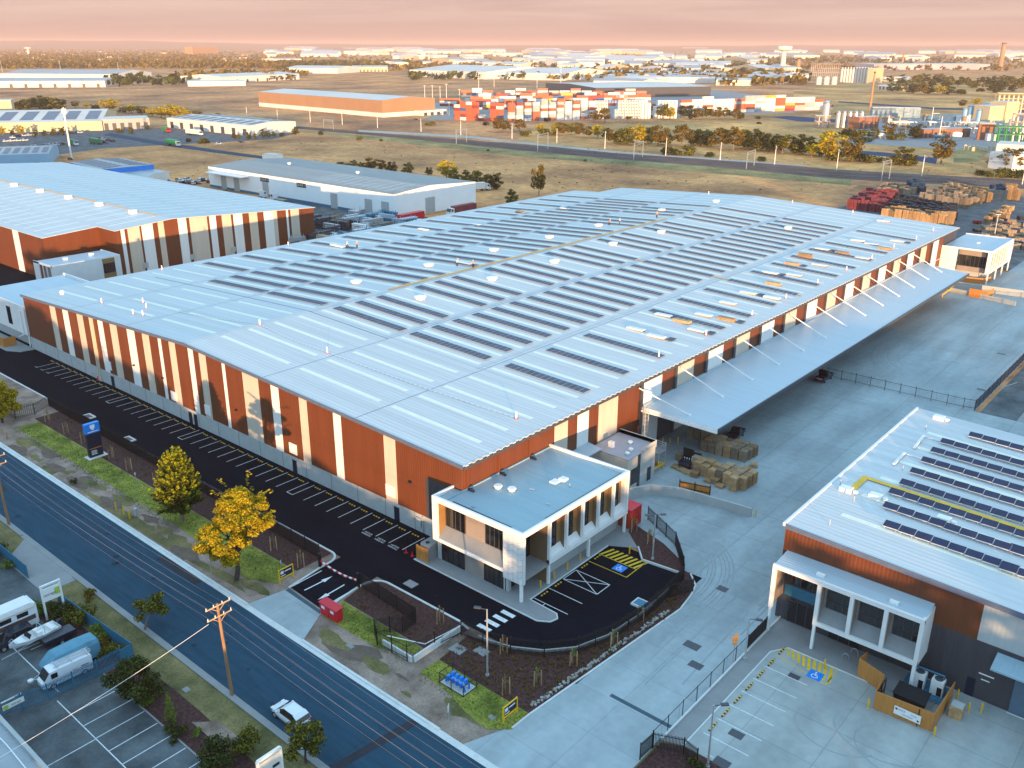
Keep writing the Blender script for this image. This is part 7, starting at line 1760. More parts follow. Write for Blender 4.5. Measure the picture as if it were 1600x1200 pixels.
fence('mesh_fence', 'thin mesh fence with a double gate across the back yard', [(-61.2, 168.4), (-35.9, 168.6), (-34.0, 169.2)], wires=True, step=2.9, pk=.02, h=2.1, postw=.08)
fence('mesh_fence', 'blue-black fence running down the far right of the back yard', [(-34.0, 168.6), (-33.9, 300)], step=.28, h=2.0, m=M_navy)
fence('metal_sheet_fence', 'blue-green metal sheet fence left of the storage driveway', [(-150, 33.9), (-106.8, 33.8)], h=1.8, m=M_teal, solid=True)
fence('metal_sheet_fence', 'blue-green metal sheet fence from the storage sign to the corner', [(-98.5, 33.8), (-82.7, 34.6), (-82.5, 33.2)], h=1.7, m=M_teal, solid=True)
fence('palisade_fence', 'blue palisade fence beside the parked van with sign boards', [(-82.5, 33.2), (-82.4, 30.6), (-82.5, 25.6), (-83.7, 21.0), (-84.4, 16)], h=2.0, m=M_teal)
mb = MB(); mb.box(-82.0, -81.94, 21.6, 23.6, 1.0, 1.55); mb.add([(-81.93, 21.9 + .25 * math.cos(k * .52), 1.27 + .25 * math.sin(k * .52)) for k in range(12)], [tuple(range(12))], 1)
text_mb(mb, 'storage', .3, (-81.94, 22.85, 1.27), (0, 1, 0), (0, 0, 1), 2, .01)
mb.box(-82.2, -82.14, 21.6, 23.5, 1.75, 1.9); o = mb.build('fence_sign', [M_paint, M_lime, M_navy]); o.location.x -= 1.05; tag(o, 'white sign with a lime disc on the blue palisade fence', 'sign')
for i, (y0, y1, w) in enumerate(((19.2, 20.4, 'wider'), (20.6, 21.3, 'narrower'))):
    mb = MB(); mb.box(-83.4, -83.34, y0, y1, .95, 1.6); tag(mb.build('fence_sign', M_rw), '%s plain white notice on the blue palisade fence' % w, 'sign')
# boom across the entry
t = thing('boom_barrier', 'red and white striped chain barrier across the car park entry', 'barrier', (-81.5, 58.8, 0))
for x, y in ((-81.7, 58.8), (-74.6, 59.0)): mb = MB(); mb.obox(x, y, 0, .3, .3, 2.0); mb.build('gate_post', M_black, t)
mb = MB()
for i in range(14):
    f, g = i / 14, (i + 1) / 14; z = lambda q: .95 - .35 * math.sin(math.pi * q); mb.bar((lerp(-81.6, -74.7, f), lerp(58.8, 59, f), z(f)), (lerp(-81.6, -74.7, g), lerp(58.8, 59, g), z(g)), .16, .16, i % 2)
mb.build('barrier_strip', [M_red, M_paint], t)

# ================================================================== STREET FURNITURE
def bollard(x, y, label, h=1.15):
    mb = MB(); mb.lathe(x, y, [(.09, 0), (.09, h - .04), (.05, h)], 10); mb.cyl(x, y, 0, .03, .14, .14, 10, 1); tag(mb.build('bollard', [M_yel, M_galv]), label, 'bollard', 'yellow bollards')
for i, (x, y, l) in enumerate(((-57.75, 73.2, 'yellow bollard nearest the corner post of the framed office'), (-57.75, 75.9, 'second yellow bollard along the office path from the corner'), (-57.75, 78.6, 'third yellow bollard along the office path from the corner'), (-57.75, 81.3, 'yellow bollard on the office path farthest from the corner'), (-46.1, 106.6, 'yellow bollard at the low end of the ramp wall'), (-19.9, 78.0, 'yellow bollard at the left corner of the timber bin enclosure'), (-13.7, 78.2, 'yellow bollard at the front right corner of the timber bin enclosure'), (-12.2, 84.0, 'left yellow bollard of the pair by the steel-blue door'), (-11.2, 84.7, 'right yellow bollard of the pair by the steel-blue door'), (-13.6, 85.3, 'yellow bollard behind the pallet stack'), (-54.0, 86.9, 'yellow bollard at the hatched strip by the office car park'), (-25.7, 81.2, 'yellow bollard on the hatched strip of the right forecourt'), (-68.9, 119.2, 'yellow bollard left of three under the canopy end'), (-68.0, 120.0, 'yellow bollard middle of three under the canopy end'), (-67.2, 121.2, 'yellow bollard right of three under the canopy end'))): bollard(x, y, l)
for i, (px, py, l) in enumerate(((5, 680, 'left pale marker post on the far verge'), (12, 686, 'right pale marker post on the far verge'), (182, 798, 'left yellow marker post near the street kerb'), (194, 804, 'middle yellow marker post near the street kerb'), (203, 811, 'right yellow marker post near the street kerb'))):
    x, y = G(px, py); mb = MB(); mb.obox(x, y, 0, .14, .14, 1.3); mb.obox(x, y, 1.3, .1, .1, .06); tag(mb.build('marker_post', M_yel if i > 1 else M_timber), l, 'post', 'verge marker posts')
x, y = G(213, 806); mb = MB(); mb.obox(x, y, 0, .45, .35, 1.1); mb.obox(x, y, 1.1, .5, .4, .08); tag(mb.build('utility_pillar', M_grey), 'pale green-grey utility pillar beside the yellow marker posts', 'utility box')
# wheel stops
wsp = MB(); wsp.box(-.75, .75, -.08, .08, 0, .1, 0)
for i in range(3): wsp.box(-.60 + i * .50, -.36 + i * .50, -.085, .085, .02, .105, 1)
ws = wsp.build('wheel_stop', [M_black, M_yel]); first = True
def wstop(x, y, z, rz, label, group):
    global first
    o = ws if first else ws.copy()
    if not first: COL.objects.link(o)
    first = False; o.location = (x, y, z); o.rotation_euler = (0, 0, rz); tag(o, label, 'wheel stop', group)
for i, x in enumerate(BAYS): wstop(x, 72.0, .03, 0, 'wheel stop in bay %d from the office along the long striped wall' % (i + 1), 'wheel stops along the striped wall')
for i in range(7): wstop(-30.3, 65.6 + i * 2.55, .026, math.pi / 2, 'wheel stop in forecourt bay %d counting from the bottom of the photo' % (i + 1), 'wheel stops on the right forecourt')
for i, y in enumerate((72.5, 75.2, 80.6, 83.4)): wstop(-56.6, y, .034, math.pi / 2, 'wheel stop in office bay %d counting from the corner post' % (i + 1), 'wheel stops by the office path')
# light poles
def lpole(label, x, y, h, heads=1, a=0.8, m=M_galv):
    t = thing('light_pole', label, 'light pole', (x, y, 0)); mb = MB(); mb.cyl(x, y, 0, h, .11, .07, 8); mb.cyl(x, y, 0, .25, .2, .2, 8); mb.build('pole', m, t)
    for k in range(heads):
        b = a + math.pi * k; mb = MB(); mb.bar((x, y, h - .05), (x + .9 * math.cos(b), y + .9 * math.sin(b), h + .05), .06); mb.obox(x + 1.0 * math.cos(b), y + 1.0 * math.sin(b), h, .7, .35, .12, b); mb.build('lamp_head', M_dgrey, t)
lpole('twin-headed grey light pole in the bed at the office car park corner', -51.0, 87.7, 6.4, 2)
lpole('tall bare grey light pole in the mulch beside the sunken corner', -51.8, 57.0, 8.2, 1, 3.6)
lpole('light pole in the corner bed at the bottom of the forecourt', -28.1, 60.6, 7.0, 1, .8)
lpole('slim grey pole beside the driveway fence below the right gate', -32.7, 77.0, 5.2, 1, .4)
lpole('slim light pole on the right forecourt of the far white office', -46, 291, 8, 1)
t = thing('sign_post', 'orange hand-shaped sign on the slim post by the driveway fence', 'sign', (-33.5, 75.8, 0)); mb = MB(); mb.cyl(-33.5, 75.8, 0, 3.2, .05, .05, 6); mb.build('pole', M_galv, t)
mb = MB(); mb.obox(-33.5, 75.8, 2.2, .5, .12, .5, .6); mb.obox(-33.55, 75.8, 2.75, .7, .12, .35, .6); mb.obox(-33.4, 75.85, 3.1, .35, .12, .5, .6); mb.build('sign_plate', mat('sign_orange', (.75, .30, .08), .5, 0, .05, 1), t)
def street_sign(label, x, y, h, m=M_paint, w=.45, hh=.7):
    t = thing('street_sign', label, 'sign', (x, y, 0)); mb = MB(); mb.cyl(x, y, 0, h, .035, .035, 6); mb.build('pole', M_galv, t); mb = MB(); mb.obox(x, y - .05, h - hh, .04, w, hh, .5); mb.build('sign_plate', m, t); return t
street_sign('small white parking sign on a pole on the bare verge', *G(702, 1135), 2.6)
street_sign('small white sign on a pole near the cypress', -118.9, 54.5, 2.8, w=.3, hh=.3)
street_sign('thin white sign pole under the golden wattle', *G(331, 897), 2.2, w=.2, hh=.3)
street_sign('thin pale post beside the orange-framed sign at the entry', *G(440, 887), 1.1, w=.2, hh=.4)
# pylon sign
x, y = G(150, 713); t = thing('pylon_sign', 'tall navy pylon sign with a bright blue head on the front lawn', 'sign', (x, y, 0)); h = HT(150, 713, 141, 661)
mb = MB(); mb.box(x - .9, x + .9, y - 1.5, y + 1.6, 0, .12); mb.build('plinth', M_kerb, t)
mb = MB(); mb.box(x - .32, x + .32, y - 1.05, y + 1.15, .12, h * .72); mb.build('body', M_navy, t)
mb = MB(); mb.box(x - .36, x + .36, y - 1.1, y + 1.2, h * .72, h); mb.build('head', M_blue, t)
mb = MB(); X = x + .37; c = (y + .05, h * .885)
mb.add([(X, c[0] - .38, c[1] + .45), (X, c[0] + .38, c[1] + .45), (X, c[0] + .38, c[1] - .05), (X, c[0], c[1] - .48), (X, c[0] - .38, c[1] - .05)][::-1], [(0, 1, 2, 3, 4)])
mb.box(X - .02, X, y - .8, y + .9, h * .755, h * .775)
for k in range(4): mb.box(x + .32, x + .335, y - .7, y + .1 + .15 * (k % 2), h * (.20 - .035 * k), h * (.215 - .035 * k))
mb.box(x + .32, x + .335, y - .9, y + 1.0, h * .265, h * .285, 1); mb.build('lettering', [M_paint, M_orange], t)
# storage sign
a, b = G(73, 968), G(103, 957); t = thing('billboard', 'white framed storage sign on two posts above the shrubs', 'sign', (a[0], a[1], 0)); h = HT(73, 968, 65, 915); bx_ = (lerp(a[0], b[0], .5)); Y0, Y1 = a[1], b[1]
for yy in (Y0, Y1): mb = MB(); mb.box(bx_ - .1, bx_ + .1, yy - .1, yy + .1, 0, h); mb.build('post', M_paint, t)
mb = MB(); mb.box(bx_ - .1, bx_ + .1, Y0 + .1, Y1 - .1, h - .18, h); mb.build('top_bar', M_paint, t)
mb = MB(); mb.box(bx_ - .06, bx_ + .06, Y0 + .1, Y1 - .1, h * .52, h * .88); mb.build('board', M_paint, t)
mb = MB(); text_mb(mb, 'storage', .50, (bx_ + .07, lerp(Y0, Y1, .37), h * .70), (0, 1, 0), (0, 0, 1), 0, .01); mb.box(bx_ + .06, bx_ + .08, lerp(Y0, Y1, .66), lerp(Y0, Y1, .93), h * .62, h * .82, 1); mb.build('lettering', [M_navy, M_lime], t)
x, y = G(428, 1250); t = thing('billboard', 'white rounded sign cut off by the bottom edge of the photo', 'sign', (x, y, 0))
mb = MB(); h = 5.0
for s in (-1, 1): mb.box(x - .12, x + .12, y + s * 1.15 - .1, y + s * 1.15 + .1, 0, h)
mb.bar((x, y - 1.15, h), (x, y + 1.15, h), .24, .24); mb.build('frame', M_paint, t); mb = MB(); mb.box(x - .07, x + .07, y - 1.05, y + 1.05, 2.2, h - .35); mb.build('board', M_rw, t); mb = MB(); mb.box(x + .075, x + .085, y + .2, y + .9, 3.4, 3.7); mb.build('lettering', M_navy, t)
def aframe(label, px, py):
    x, y = G(px, py); t = thing('board_sign', label, 'sign', (x, y, 0)); 
    for s in (-1, 1): mb = MB(); mb.box(x - .08, x + .08, y + s * 1.0 - .07, y + s * 1.0 + .07, 0, 1.9); mb.build('post', M_yel, t)
    mb = MB(); mb.box(x - .06, x + .06, y - .93, y + .93, .55, .75); mb.box(x - .06, x + .06, y - .93, y + .93, 1.8, 1.88); mb.build('frame_bar', M_yel, t)
    mb = MB(); mb.box(x - .04, x + .04, y - .93, y + .93, .75, 1.8); mb.build('board', M_navy, t)
    mb = MB(); mb.box(x + .04, x + .05, y - .8, y - .35, 1.2, 1.6); mb.box(x + .04, x + .05, y - .2, y + .7, 1.35, 1.5); mb.box(x + .04, x + .05, y - .8, y - .1, .9, 1.0); mb.build('lettering', M_paint, t)
aframe('orange-framed navy board sign at the left of the car park entry', 448, 907); aframe('orange-framed navy board sign by the concrete driveway', 797, 1122)
# red cabinet
a = G(506, 955); t = thing('hydrant_cabinet', 'bright red hydrant booster cabinet beside the entry crossing', 'cabinet', (-71.6, 53.4, 0)); x0, y0 = G(506, 957); x1, y1 = G(530, 971)
mb = MB(); cx, cy = (x0 + x1) / 2, (y0 + y1) / 2; mb.box(cx - 1.5, cx + 1.5, cy - .4, cy + .5, .05, 1.55); mb.build('body', M_red, t)
mb = MB(); mb.add([(cx - 1.6, cy - .5, 1.55), (cx + 1.6, cy - .5, 1.55), (cx + 1.6, cy + .6, 1.7), (cx - 1.6, cy + .6, 1.7), (cx - 1.6, cy - .5, 1.62), (cx + 1.6, cy - .5, 1.62), (cx + 1.6, cy + .6, 1.78), (cx - 1.6, cy + .6, 1.78)], [(4, 5, 6, 7), (0, 1, 5, 4), (1, 2, 6, 5), (3, 0, 4, 7), (2, 3, 7, 6)]); mb.build('lid', M_red, t)
for dx in (-.9, .7): mb = MB(); mb.box(cx + dx - .28, cx + dx + .28, cy - .43, cy - .405, .95, 1.3); mb.build('notice', M_paint, t)
mb = MB(); mb.box(cx - .01, cx + .01, cy - .425, cy - .40, .1, 1.5); mb.build('door_gap', M_black, t)
# blue valve cage
t = thing('valve_cage', 'black mesh cage round blue water valves on the corner lawn', 'cage', (-54.6, 53.3, 0)); qa, qb = G(688, 1066), G(725, 1089); x0, x1, y0, y1 = qa[0], qb[0], qb[1] - .1, qb[1] + 1.9
mb = MB(); mb.box(x0, x1, y0, y1, 0, .1); mb.build('slab', M_kerb, t)
mb = MB(); H_ = 1.3
for z in (.12, H_): mb.bar((x0, y0, z), (x1, y0, z), .06); mb.bar((x1, y0, z), (x1, y1, z), .06); mb.bar((x1, y1, z), (x0, y1, z), .06); mb.bar((x0, y1, z), (x0, y0, z), .06)
for x in (x0, (x0 + x1) / 2, x1):
    for y in (y0, y1): mb.bar((x, y, 0), (x, y, H_), .07)
for i in range(20): xx = lerp(x0, x1, i / 20); mb.bar((xx, y1, .1), (xx, y1, H_), .015); mb.bar((xx, y0, .1), (xx, y0, H_), .012)
for i in range(10): yy = lerp(y0, y1, i / 10); mb.bar((x0, yy, .1), (x0, yy, H_), .015); mb.bar((x1, yy, .1), (x1, yy, H_), .012)
mb.build('cage_bars', M_black, t)
for k in range(2):
    mb = MB(); yy = y0 + .6 + k * .7; mb.tube([(x0 + .4, yy, .1), (x0 + .4, yy, .6), (x1 - .4, yy, .6), (x1 - .4, yy, .1)], .12, 8)
    for i in range(4): xx = lerp(x0 + .8, x1 - .8, i / 3); mb.tube([(xx - .08, yy, .6), (xx + .08, yy, .6)], .24, 10); mb.cyl(xx, yy, .6, 1.0, .05, .05, 6); mb.cyl(xx, yy, 1.0, 1.05, .18, .18, 10)
    mb.build('valve_pipe', M_blue, t)
# power poles and wires
def ppole(label, x, y, h, tip, arms):
    t = thing('power_pole', label, 'power pole', (x, y, 0)); mb = MB(); mb.tube([(x, y, 0), (x + tip[0], y + tip[1], h)], .19, 9, 0, .13); mb.build('pole', M_pole, t)
    for f, w in arms:
        cx, cy, z = x + tip[0] * f, y + tip[1] * f, h * f; mb = MB(); mb.bar((cx + .12, cy - w, z), (cx + .12, cy + w, z), .09, .11); mb.bar((cx + .1, cy - w * .6, z), (cx + .1, cy, z - .7), .05); mb.bar((cx + .1, cy + w * .6, z), (cx + .1, cy, z - .7), .05); mb.build('crossarm', M_timber, t)
        for u in (-w + .08, -w * .35, w * .35, w - .08): mb = MB(); mb.cyl(cx + .12, cy + u, z + .05, z + .30, .05, .035, 6); mb.build('insulator', M_paint, t)
    return t
ARMS = [(.985, 1.35), (.875, 1.35)]
P1, P2, P0 = (-69.4, 38.0), (-122.3, 37.75), (-17.0, 38.0)
ppole('timber power pole with two crossarms beside the near kerb', *P1, 10.6, (-.6, 0, 0), ARMS); ppole('dark timber power pole cut by the left edge of the photo', *P2, 10.2, (-.5, .1, 0), ARMS)
ppole('timber power pole farther down the street, out past the bottom edge', *P0, 10.6, (0, 0, 0), ARMS)
mat('wire_grey', (.22, .20, .20), .6, 0, .1, 1)
def wire(a, b, sag, label, r=.008, m=None):
    mb = MB(); pts = [(lerp(a[0], b[0], i / 16), lerp(a[1], b[1], i / 16), lerp(a[2], b[2], i / 16) - sag * 4 * (i / 16) * (1 - i / 16)) for i in range(17)]
    mb.tube(pts, r, 5); o = mb.build('overhead_wire', m or MATS['wire_grey']); tag(o, label, 'wire', 'overhead wires along the street')
for k, (f, u, nm) in enumerate(((.985, -1.27, 'top near'), (.985, -.47, 'top second'), (.985, 1.27, 'top far'), (.875, -1.27, 'lower near'), (.875, -.47, 'lower second'), (.875, .47, 'lower third'), (.875, 1.27, 'lower far'))):
    wire((P1[0] - .5, P1[1] + u, 10.6 * f + .4), (P2[0] - .4, P2[1] + u, 10.2 * f + .4), .7, '%s overhead wire running left from the crossarm pole' % nm)
    wire((P1[0] - .5, P1[1] + u, 10.6 * f + .4), (P0[0], P0[1] + u, 10.6 * f + .4), .7, '%s overhead wire running right from the crossarm pole' % nm)
    wire((P2[0] - .4, P2[1] + u, 10.2 * f + .4), (-180, 37.8 + u, 10.2 * f + .4), .7, '%s overhead wire leaving past the left edge' % nm)
wire((P1[0] - .5, P1[1] - 1.2, 8.9), (-72, 11.5, 4.6), .5, 'thick pale service cable dropping from the crossarm pole', .022, M_paint)

# ================================================================== YARD OBJECTS
mb = MB(); pts = [(-63.4, 97.0, 1.9), (-60.8, 102.6, 1.7), (-57.2, 104.9, 1.5), (-46.6, 106.3, 1.3)]
for (x0, y0, h0), (x1, y1, h1) in zip(pts[:-1], pts[1:]):
    d = Vector((x1 - x0, y1 - y0)).normalized(); n = Vector((-d.y, d.x)) * .15
    mb.add([(x0 - n.x, y0 - n.y, 0), (x1 - n.x, y1 - n.y, 0), (x1 + n.x, y1 + n.y, 0), (x0 + n.x, y0 + n.y, 0), (x0 - n.x, y0 - n.y, h0), (x1 - n.x, y1 - n.y, h1), (x1 + n.x, y1 + n.y, h1), (x0 + n.x, y0 + n.y, h0)], [(4, 5, 6, 7), (0, 1, 5, 4), (1, 2, 6, 5), (2, 3, 7, 6), (3, 0, 4, 7)])
tag(mb.build('ramp_wall', M_precast), 'long pale concrete ramp wall in the yard behind the framed office', 'wall')
t = thing('timber_screen', 'brown boarded screen in a black frame standing behind the ramp wall', 'screen', (-55.5, 106, 0)); a, b = Vector((-57.6, 105.4)), Vector((-53.3, 106.6))
mb = MB(); mb.bar((a.x, a.y, 1.2), (b.x, b.y, 1.2), .04, 2.2); mb.build('boards', M_orange, t)
mb = MB()
for f in (0, .5, 1): p = a.lerp(b, f); mb.bar((p.x + .02, p.y - .08, 0), (p.x + .02, p.y - .08, 2.55), .11)
for z in (.3, 1.3, 2.2): mb.bar((a.x, a.y - .07, z), (b.x, b.y - .07, z), .07)
mb.build('frame', M_black, t)
t = thing('guard_rail', 'yellow guard rail on short posts beside the amenities block', 'guard rail', (-60, 107, 0)); a, b = G(1001, 752), G(1038, 730)
mb = MB(); mb.bar((a[0], a[1], .75), (b[0], b[1], .75), .12, .32); mb.build('rail', M_yel, t)
for f in (.05, .5, .95): mb = MB(); x, y = lerp(a[0], b[0], f), lerp(a[1], b[1], f); mb.obox(x, y, 0, .15, .15, .7); mb.build('post', M_yel, t)
t = thing('guard_rail', 'yellow guard rail at the far end of the loading canopy', 'guard rail', (*G(1475, 470), 0)); a, b = G(1472, 465), G(1490, 452)
mb = MB(); mb.bar((a[0], a[1], .8), (b[0], b[1], .8), .15, .4); mb.build('rail', M_yel, t); mb = MB(); mb.obox(a[0], a[1], 0, .2, .2, .7); mb.obox(b[0], b[1], 0, .2, .2, .7); mb.build('post', M_yel, t)
x, y = G(1029, 727); mb = MB(); mb.lathe(x, y, [(.3, 0), (.36, .1), (.36, .6), (.2, .75)], 10); tag(mb.build('bin', M_yel), 'small round yellow bin at the corner of the amenities block', 'bin')
t = thing('skip_bin', 'red metal skip standing at the far corner of the framed office', 'skip', (-58.3, 93.3, 0)); mb = MB(); mb.box(-59.3, -57.3, 92.0, 94.6, .15, 2.9); mb.build('body', mat('rusty_red', (.36, .05, .03), .6, 0, .2, .8), t)
mb = MB()
for i in range(5): mb.box(-57.3, -57.2, 92.1 + i * .58, 92.22 + i * .58, .2, 2.8)
mb.box(-59.35, -57.2, 91.95, 94.65, 2.9, 3.0); mb.build('rib', M_red, t)
# pallets in the yard (1.2 m square, stacked)
def ymesh(n, m, deck2=True, seed=0):
    r = random.Random(seed); mb = MB()
    for k in range(max(1, round(n * .75))):
        z = k * .20; ox, oy = r.uniform(-.04, .04), r.uniform(-.04, .04)
        for s in (-.52, 0, .52): mb.box(ox - .58, ox + .58, oy + s - .05, oy + s + .05, z, z + .12)
        for j in range(7): mb.box(ox - .58 + j * .168, ox - .58 + j * .168 + .13, oy - .58, oy + .58, z + .125, z + .17)
    return mb.build('pallet_stack', m)
YP = {}
def ypal(x, y, n, m, rz, label, group, z=0.02):
    k = (n, m.name)
    if k in YP: o = YP[k].copy(); COL.objects.link(o)
    else: o = YP[k] = ymesh(n, m, seed=n)
    o.location = (x, y, z); o.rotation_euler = (0, 0, rz); tag(o, label, 'pallets', group)
gA = 'timber pallet stacks in the open yard'; idx = 0
for j, y in enumerate((113.6, 114.9, 116.2)):
    for i in range(8):
        x = -60.3 + i * 1.27; n = [13, 14, 15, 13, 14, 12, 15, 14][i] - (3 if j == 0 and i in (2, 3) else 0)
        if j == 0 and i < 1: continue
        if j == 2 and i < 4: continue
        ypal(x + .1 * j, y - i * .06, n, rnd.choice((M_timber, M_timber, M_timber2)), rnd.uniform(-.06, .06), 'pallet stack, %s from the left in the %s rank of the open yard' % (('first', 'second', 'third', 'fourth', 'fifth', 'sixth', 'seventh', 'eighth')[i], ('front', 'middle', 'back')[j]), gA)
for i in range(2): ypal(-52.3 + i * .1, 112.0 - i * .0 + i * 1.3, 15 if i == 0 else 13, M_timber, .03, ('tall pallet stack at the right front corner of the open yard', 'tall pallet stack just behind the right front corner stack')[i], gA) if i == 0 else None
for i, (x, y, n, w) in enumerate(((-62.6, 112.9, 2, 'far left'), (-61.3, 112.6, 2, 'second left'), (-60.1, 112.4, 3, 'third'), (-58.9, 112.2, 6, 'fourth, higher'), (-56.4, 112.0, 2, 'fifth'), (-55.4, 112.2, 6, 'sixth, higher'), (-54.2, 111.6, 2, 'right'))): ypal(x, y, n, M_timber, rnd.uniform(-.1, .1), 'low pallet pile on the ground in front of the open-yard rank, %s' % w, gA)
ypal(-63.6, 115.8, 8, M_timber2, .1, 'dark pallet stack left of the raised black lid', gA)
gB = 'timber pallet stacks at the canopy corner'
for j, y in enumerate((121.6, 122.9, 124.3)):
    for i in range(6):
        n = (12, 13, 12, 14, 13, 12)[i]
        if j == 0 and i < 2: n = 10
        ypal(-62.4 + i * 1.3 + .15 * j, y + i * .12, n, rnd.choice((M_timber, M_timber, M_timber2)), rnd.uniform(-.06, .06), 'pallet stack, %s from the left in the %s rank at the canopy corner' % (('first', 'second', 'third', 'fourth', 'fifth', 'sixth')[i], ('front', 'middle', 'back')[j]), gB)
for i in range(4): ypal(-66.8 + i * 1.3, 124.8 + .1 * i, 12, M_timber2, .02, 'pallet stack under the canopy edge, %s from the left' % ('first', 'second', 'third', 'fourth')[i], gB)
ypal(-53.6, 121.2, 4, M_timber, .5, 'low loose pallet pile right of the canopy corner stacks', gB)
ypal(-12.95, 82.5, 9, M_timber, .02, 'pallet stack with a grey board top beside the bin enclosure', 'pallets by the bin enclosure')
mb = MB(); mb.box(-13.5, -12.4, 81.95, 83.05, 1.40, 1.45); tag(mb.build('board', M_grey), 'grey board lying on the pallet stack beside the bin enclosure', 'board')
# dark utes
def ute(label, x, y, rz, lid=False, plate=False):
    t = thing('utility_vehicle', label, 'ute', (0, 0, 0)); mb = MB()
    mb.add([(-2.5, -.9, .5), (2.4, -.9, .5), (2.4, .9, .5), (-2.5, .9, .5), (-2.5, -.92, 1.15), (2.45, -.88, 1.0), (2.45, .88, 1.0), (-2.5, .92, 1.15)], [(3, 2, 1, 0), (4, 5, 6, 7), (0, 1, 5, 4), (1, 2, 6, 5), (2, 3, 7, 6), (3, 0, 4, 7)]); mb.box(-2.56, -2.5, -.9, .9, .55, 1.15); mb.build('body', M_card, t)
    mb = MB(); mb.add([(-.6, -.85, 1.1), (1.2, -.85, 1.05), (1.2, .85, 1.05), (-.6, .85, 1.1), (-.45, -.7, 1.8), (.5, -.7, 1.8), (.5, .7, 1.8), (-.45, .7, 1.8)], [(4, 5, 6, 7), (0, 1, 5, 4), (1, 2, 6, 5), (2, 3, 7, 6), (3, 0, 4, 7)], [0, 1, 1, 1, 1]); mb.build('cabin', [M_card, M_glass], t)
    a, b = MB(), MB()
    for xx in (-1.6, 1.5):
        for s in (-1, 1): wheel(a, b, xx, s * .82, .38, .26, s)
    a.build('wheel', M_tyre, t); b.build('rim', M_galv, t)
    for s in (-1, 1):
        mb = MB(); mb.box(-2.58, -2.55, s * .8 - .08, s * .8 + .08, .8, 1.1); mb.build('tail_light', M_red, t); mb = MB(); mb.box(2.42, 2.47, s * .62 - .2, s * .62 + .2, .78, .94); mb.build('headlight', M_paint, t)
    if lid: mb = MB(); mb.bar((-.7, 0, 1.2), (-.9, 0, 3.0), 1.75, .07); mb.build('raised_lid', M_black, t); mb = MB(); [mb.box(-.95, -.86, -.7 + i * .4, -.58 + i * .4, 1.15, 1.4) for i in range(4)]; mb.build('tool_rack', M_paint, t)
    if plate: mb = MB(); mb.box(-2.6, -2.57, -.55, .55, .75, 1.05); mb.build('number_plate', mat('pink_plate', (.7, .25, .25), .5, 0, .05, 1), t); mb = MB(); mb.bar((-.8, 0, 1.2), (-1.6, 0, 2.6), 1.7, .07); mb.build('raised_lid', M_black, t)
    t.location = (x, y, 0.02); t.rotation_euler = (0, 0, rz)
ute('dark utility vehicle with its black lid raised among the open-yard pallets', -61.7, 115.6, math.pi / 2 + .1, True)
ute('dark blue utility vehicle behind the canopy corner pallets', *G(1149, 684), math.pi * .55)
ute('black utility vehicle with an open lid and pinkish plate by the yard fence', -61.0, 166.5, math.pi / 2, False, True)
# far white office and its timber bin screen
FO = thing('office_building', 'white framed office beyond the far end of the loading canopy', 'office', (-64, 281, 0)); x0, x1, y0, y1, z0, z1 = -70.5, -57.4, 269, 292.5, 3.0, 9.4
mb = MB(); mb.box(x0, x1, y0, y0 + .3, z1 - .45, z1); mb.box(x0, x0 + 4.3, y0 - .02, y0 + .3, z0 - .5, z1 - .46); mb.box(x1 - 1.0, x1, y0, y0 + .3, z0, z1 - .45); mb.box(x1 - .35, x1, y0 + .3, y1, z1 - .9, z1); mb.box(x1 - .35, x1, y0 + .3, y1, z0, z0 + .7); mb.box(x0, x1 - .35, y1 - .3, y1, z0, z1)
for i in range(7): yy = y0 + .3 + i * 2.75; mb.box(x1 - .36, x1 + .01, yy, yy + .5, z0 + .7, z1 - .9)
mb.box(x1 - .36, x1 + .01, y1 - 5, y1, z0 + .7, z1 - .9); mb.build('frame', M_panel, FO)
mb = MB(); mb.box(x0 + 4.3, x1 - 1, y0 + 1.6, y0 + 1.8, z0 - .2, z1 - .4); mb.box(x1 - 1.8, x1 - 1.6, y0 + 2, y1 - .4, z0, z1 - .4); mb.build('recess_lining', M_fawn, FO)
mb = MB(); window_grid(mb, x0 + 4.4, x1 - 1.2, z0 + 1.2, z1 - 2.2, y0 + 1.6, 7, 0, 1); mb.build('window', [M_glass, M_dgrey], FO)
for i in range(6): mb = MB(); yy = y0 + .9 + i * 2.75; window_grid(mb, yy, yy + 2, z0 + .8, z1 - 1.1, x1 - 1.6, 1, 0, 1, 'y', 1); mb.build('window', [M_glass, M_dgrey], FO)
mb = MB(); mb.box(x0 + .2, x1 - .36, y0 + .31, y1 - .31, z1 - .4, z1 - .2); mb.build('roof', M_roofb, FO)
mb = MB(); mb.box(x0 + 1, x1 - 3, y0 + 2, y1 - 1, 0, z0 - .01); mb.build('lower_wall', M_grey, FO)
for yy in (y0 + .3, y0 + 9, y0 + 16, y1 - .4): mb = MB(); mb.box(x1 - .35, x1 - .05, yy - .15, yy + .15, 0, z0); mb.build('post', M_paint, FO)
mb = MB(); mb.box(-64, -63.4, 279, 280, z1 - .25, z1 + .1); mb.build('roof_vent', M_paint, FO)
mb = MB(); mb.box(-72, -70.52, 262, 268.9, 5.4, 5.6); tag(mb.build('entrance_awning', M_roofb), 'small grey awning between the loading canopy and the far white office', 'awning') if False else mb.build('entrance_awning', M_roofb, FO)
t = thing('ramp_wall', 'grey dock ramp walls in front of the far white office', 'wall', (-52, 262, 0))
mb = MB(); a, b = G(1490, 450), G(1640, 470)
mb.bar((a[0], a[1], .9), (b[0], b[1], .9), .3, 1.8); mb.build('upper_wall', M_precast, t); a, b = G(1480, 455), G(1586, 478); mb = MB(); mb.bar((a[0], a[1], .6), (b[0], b[1], .6), .3, 1.2); mb.build('lower_wall', M_precast, t)
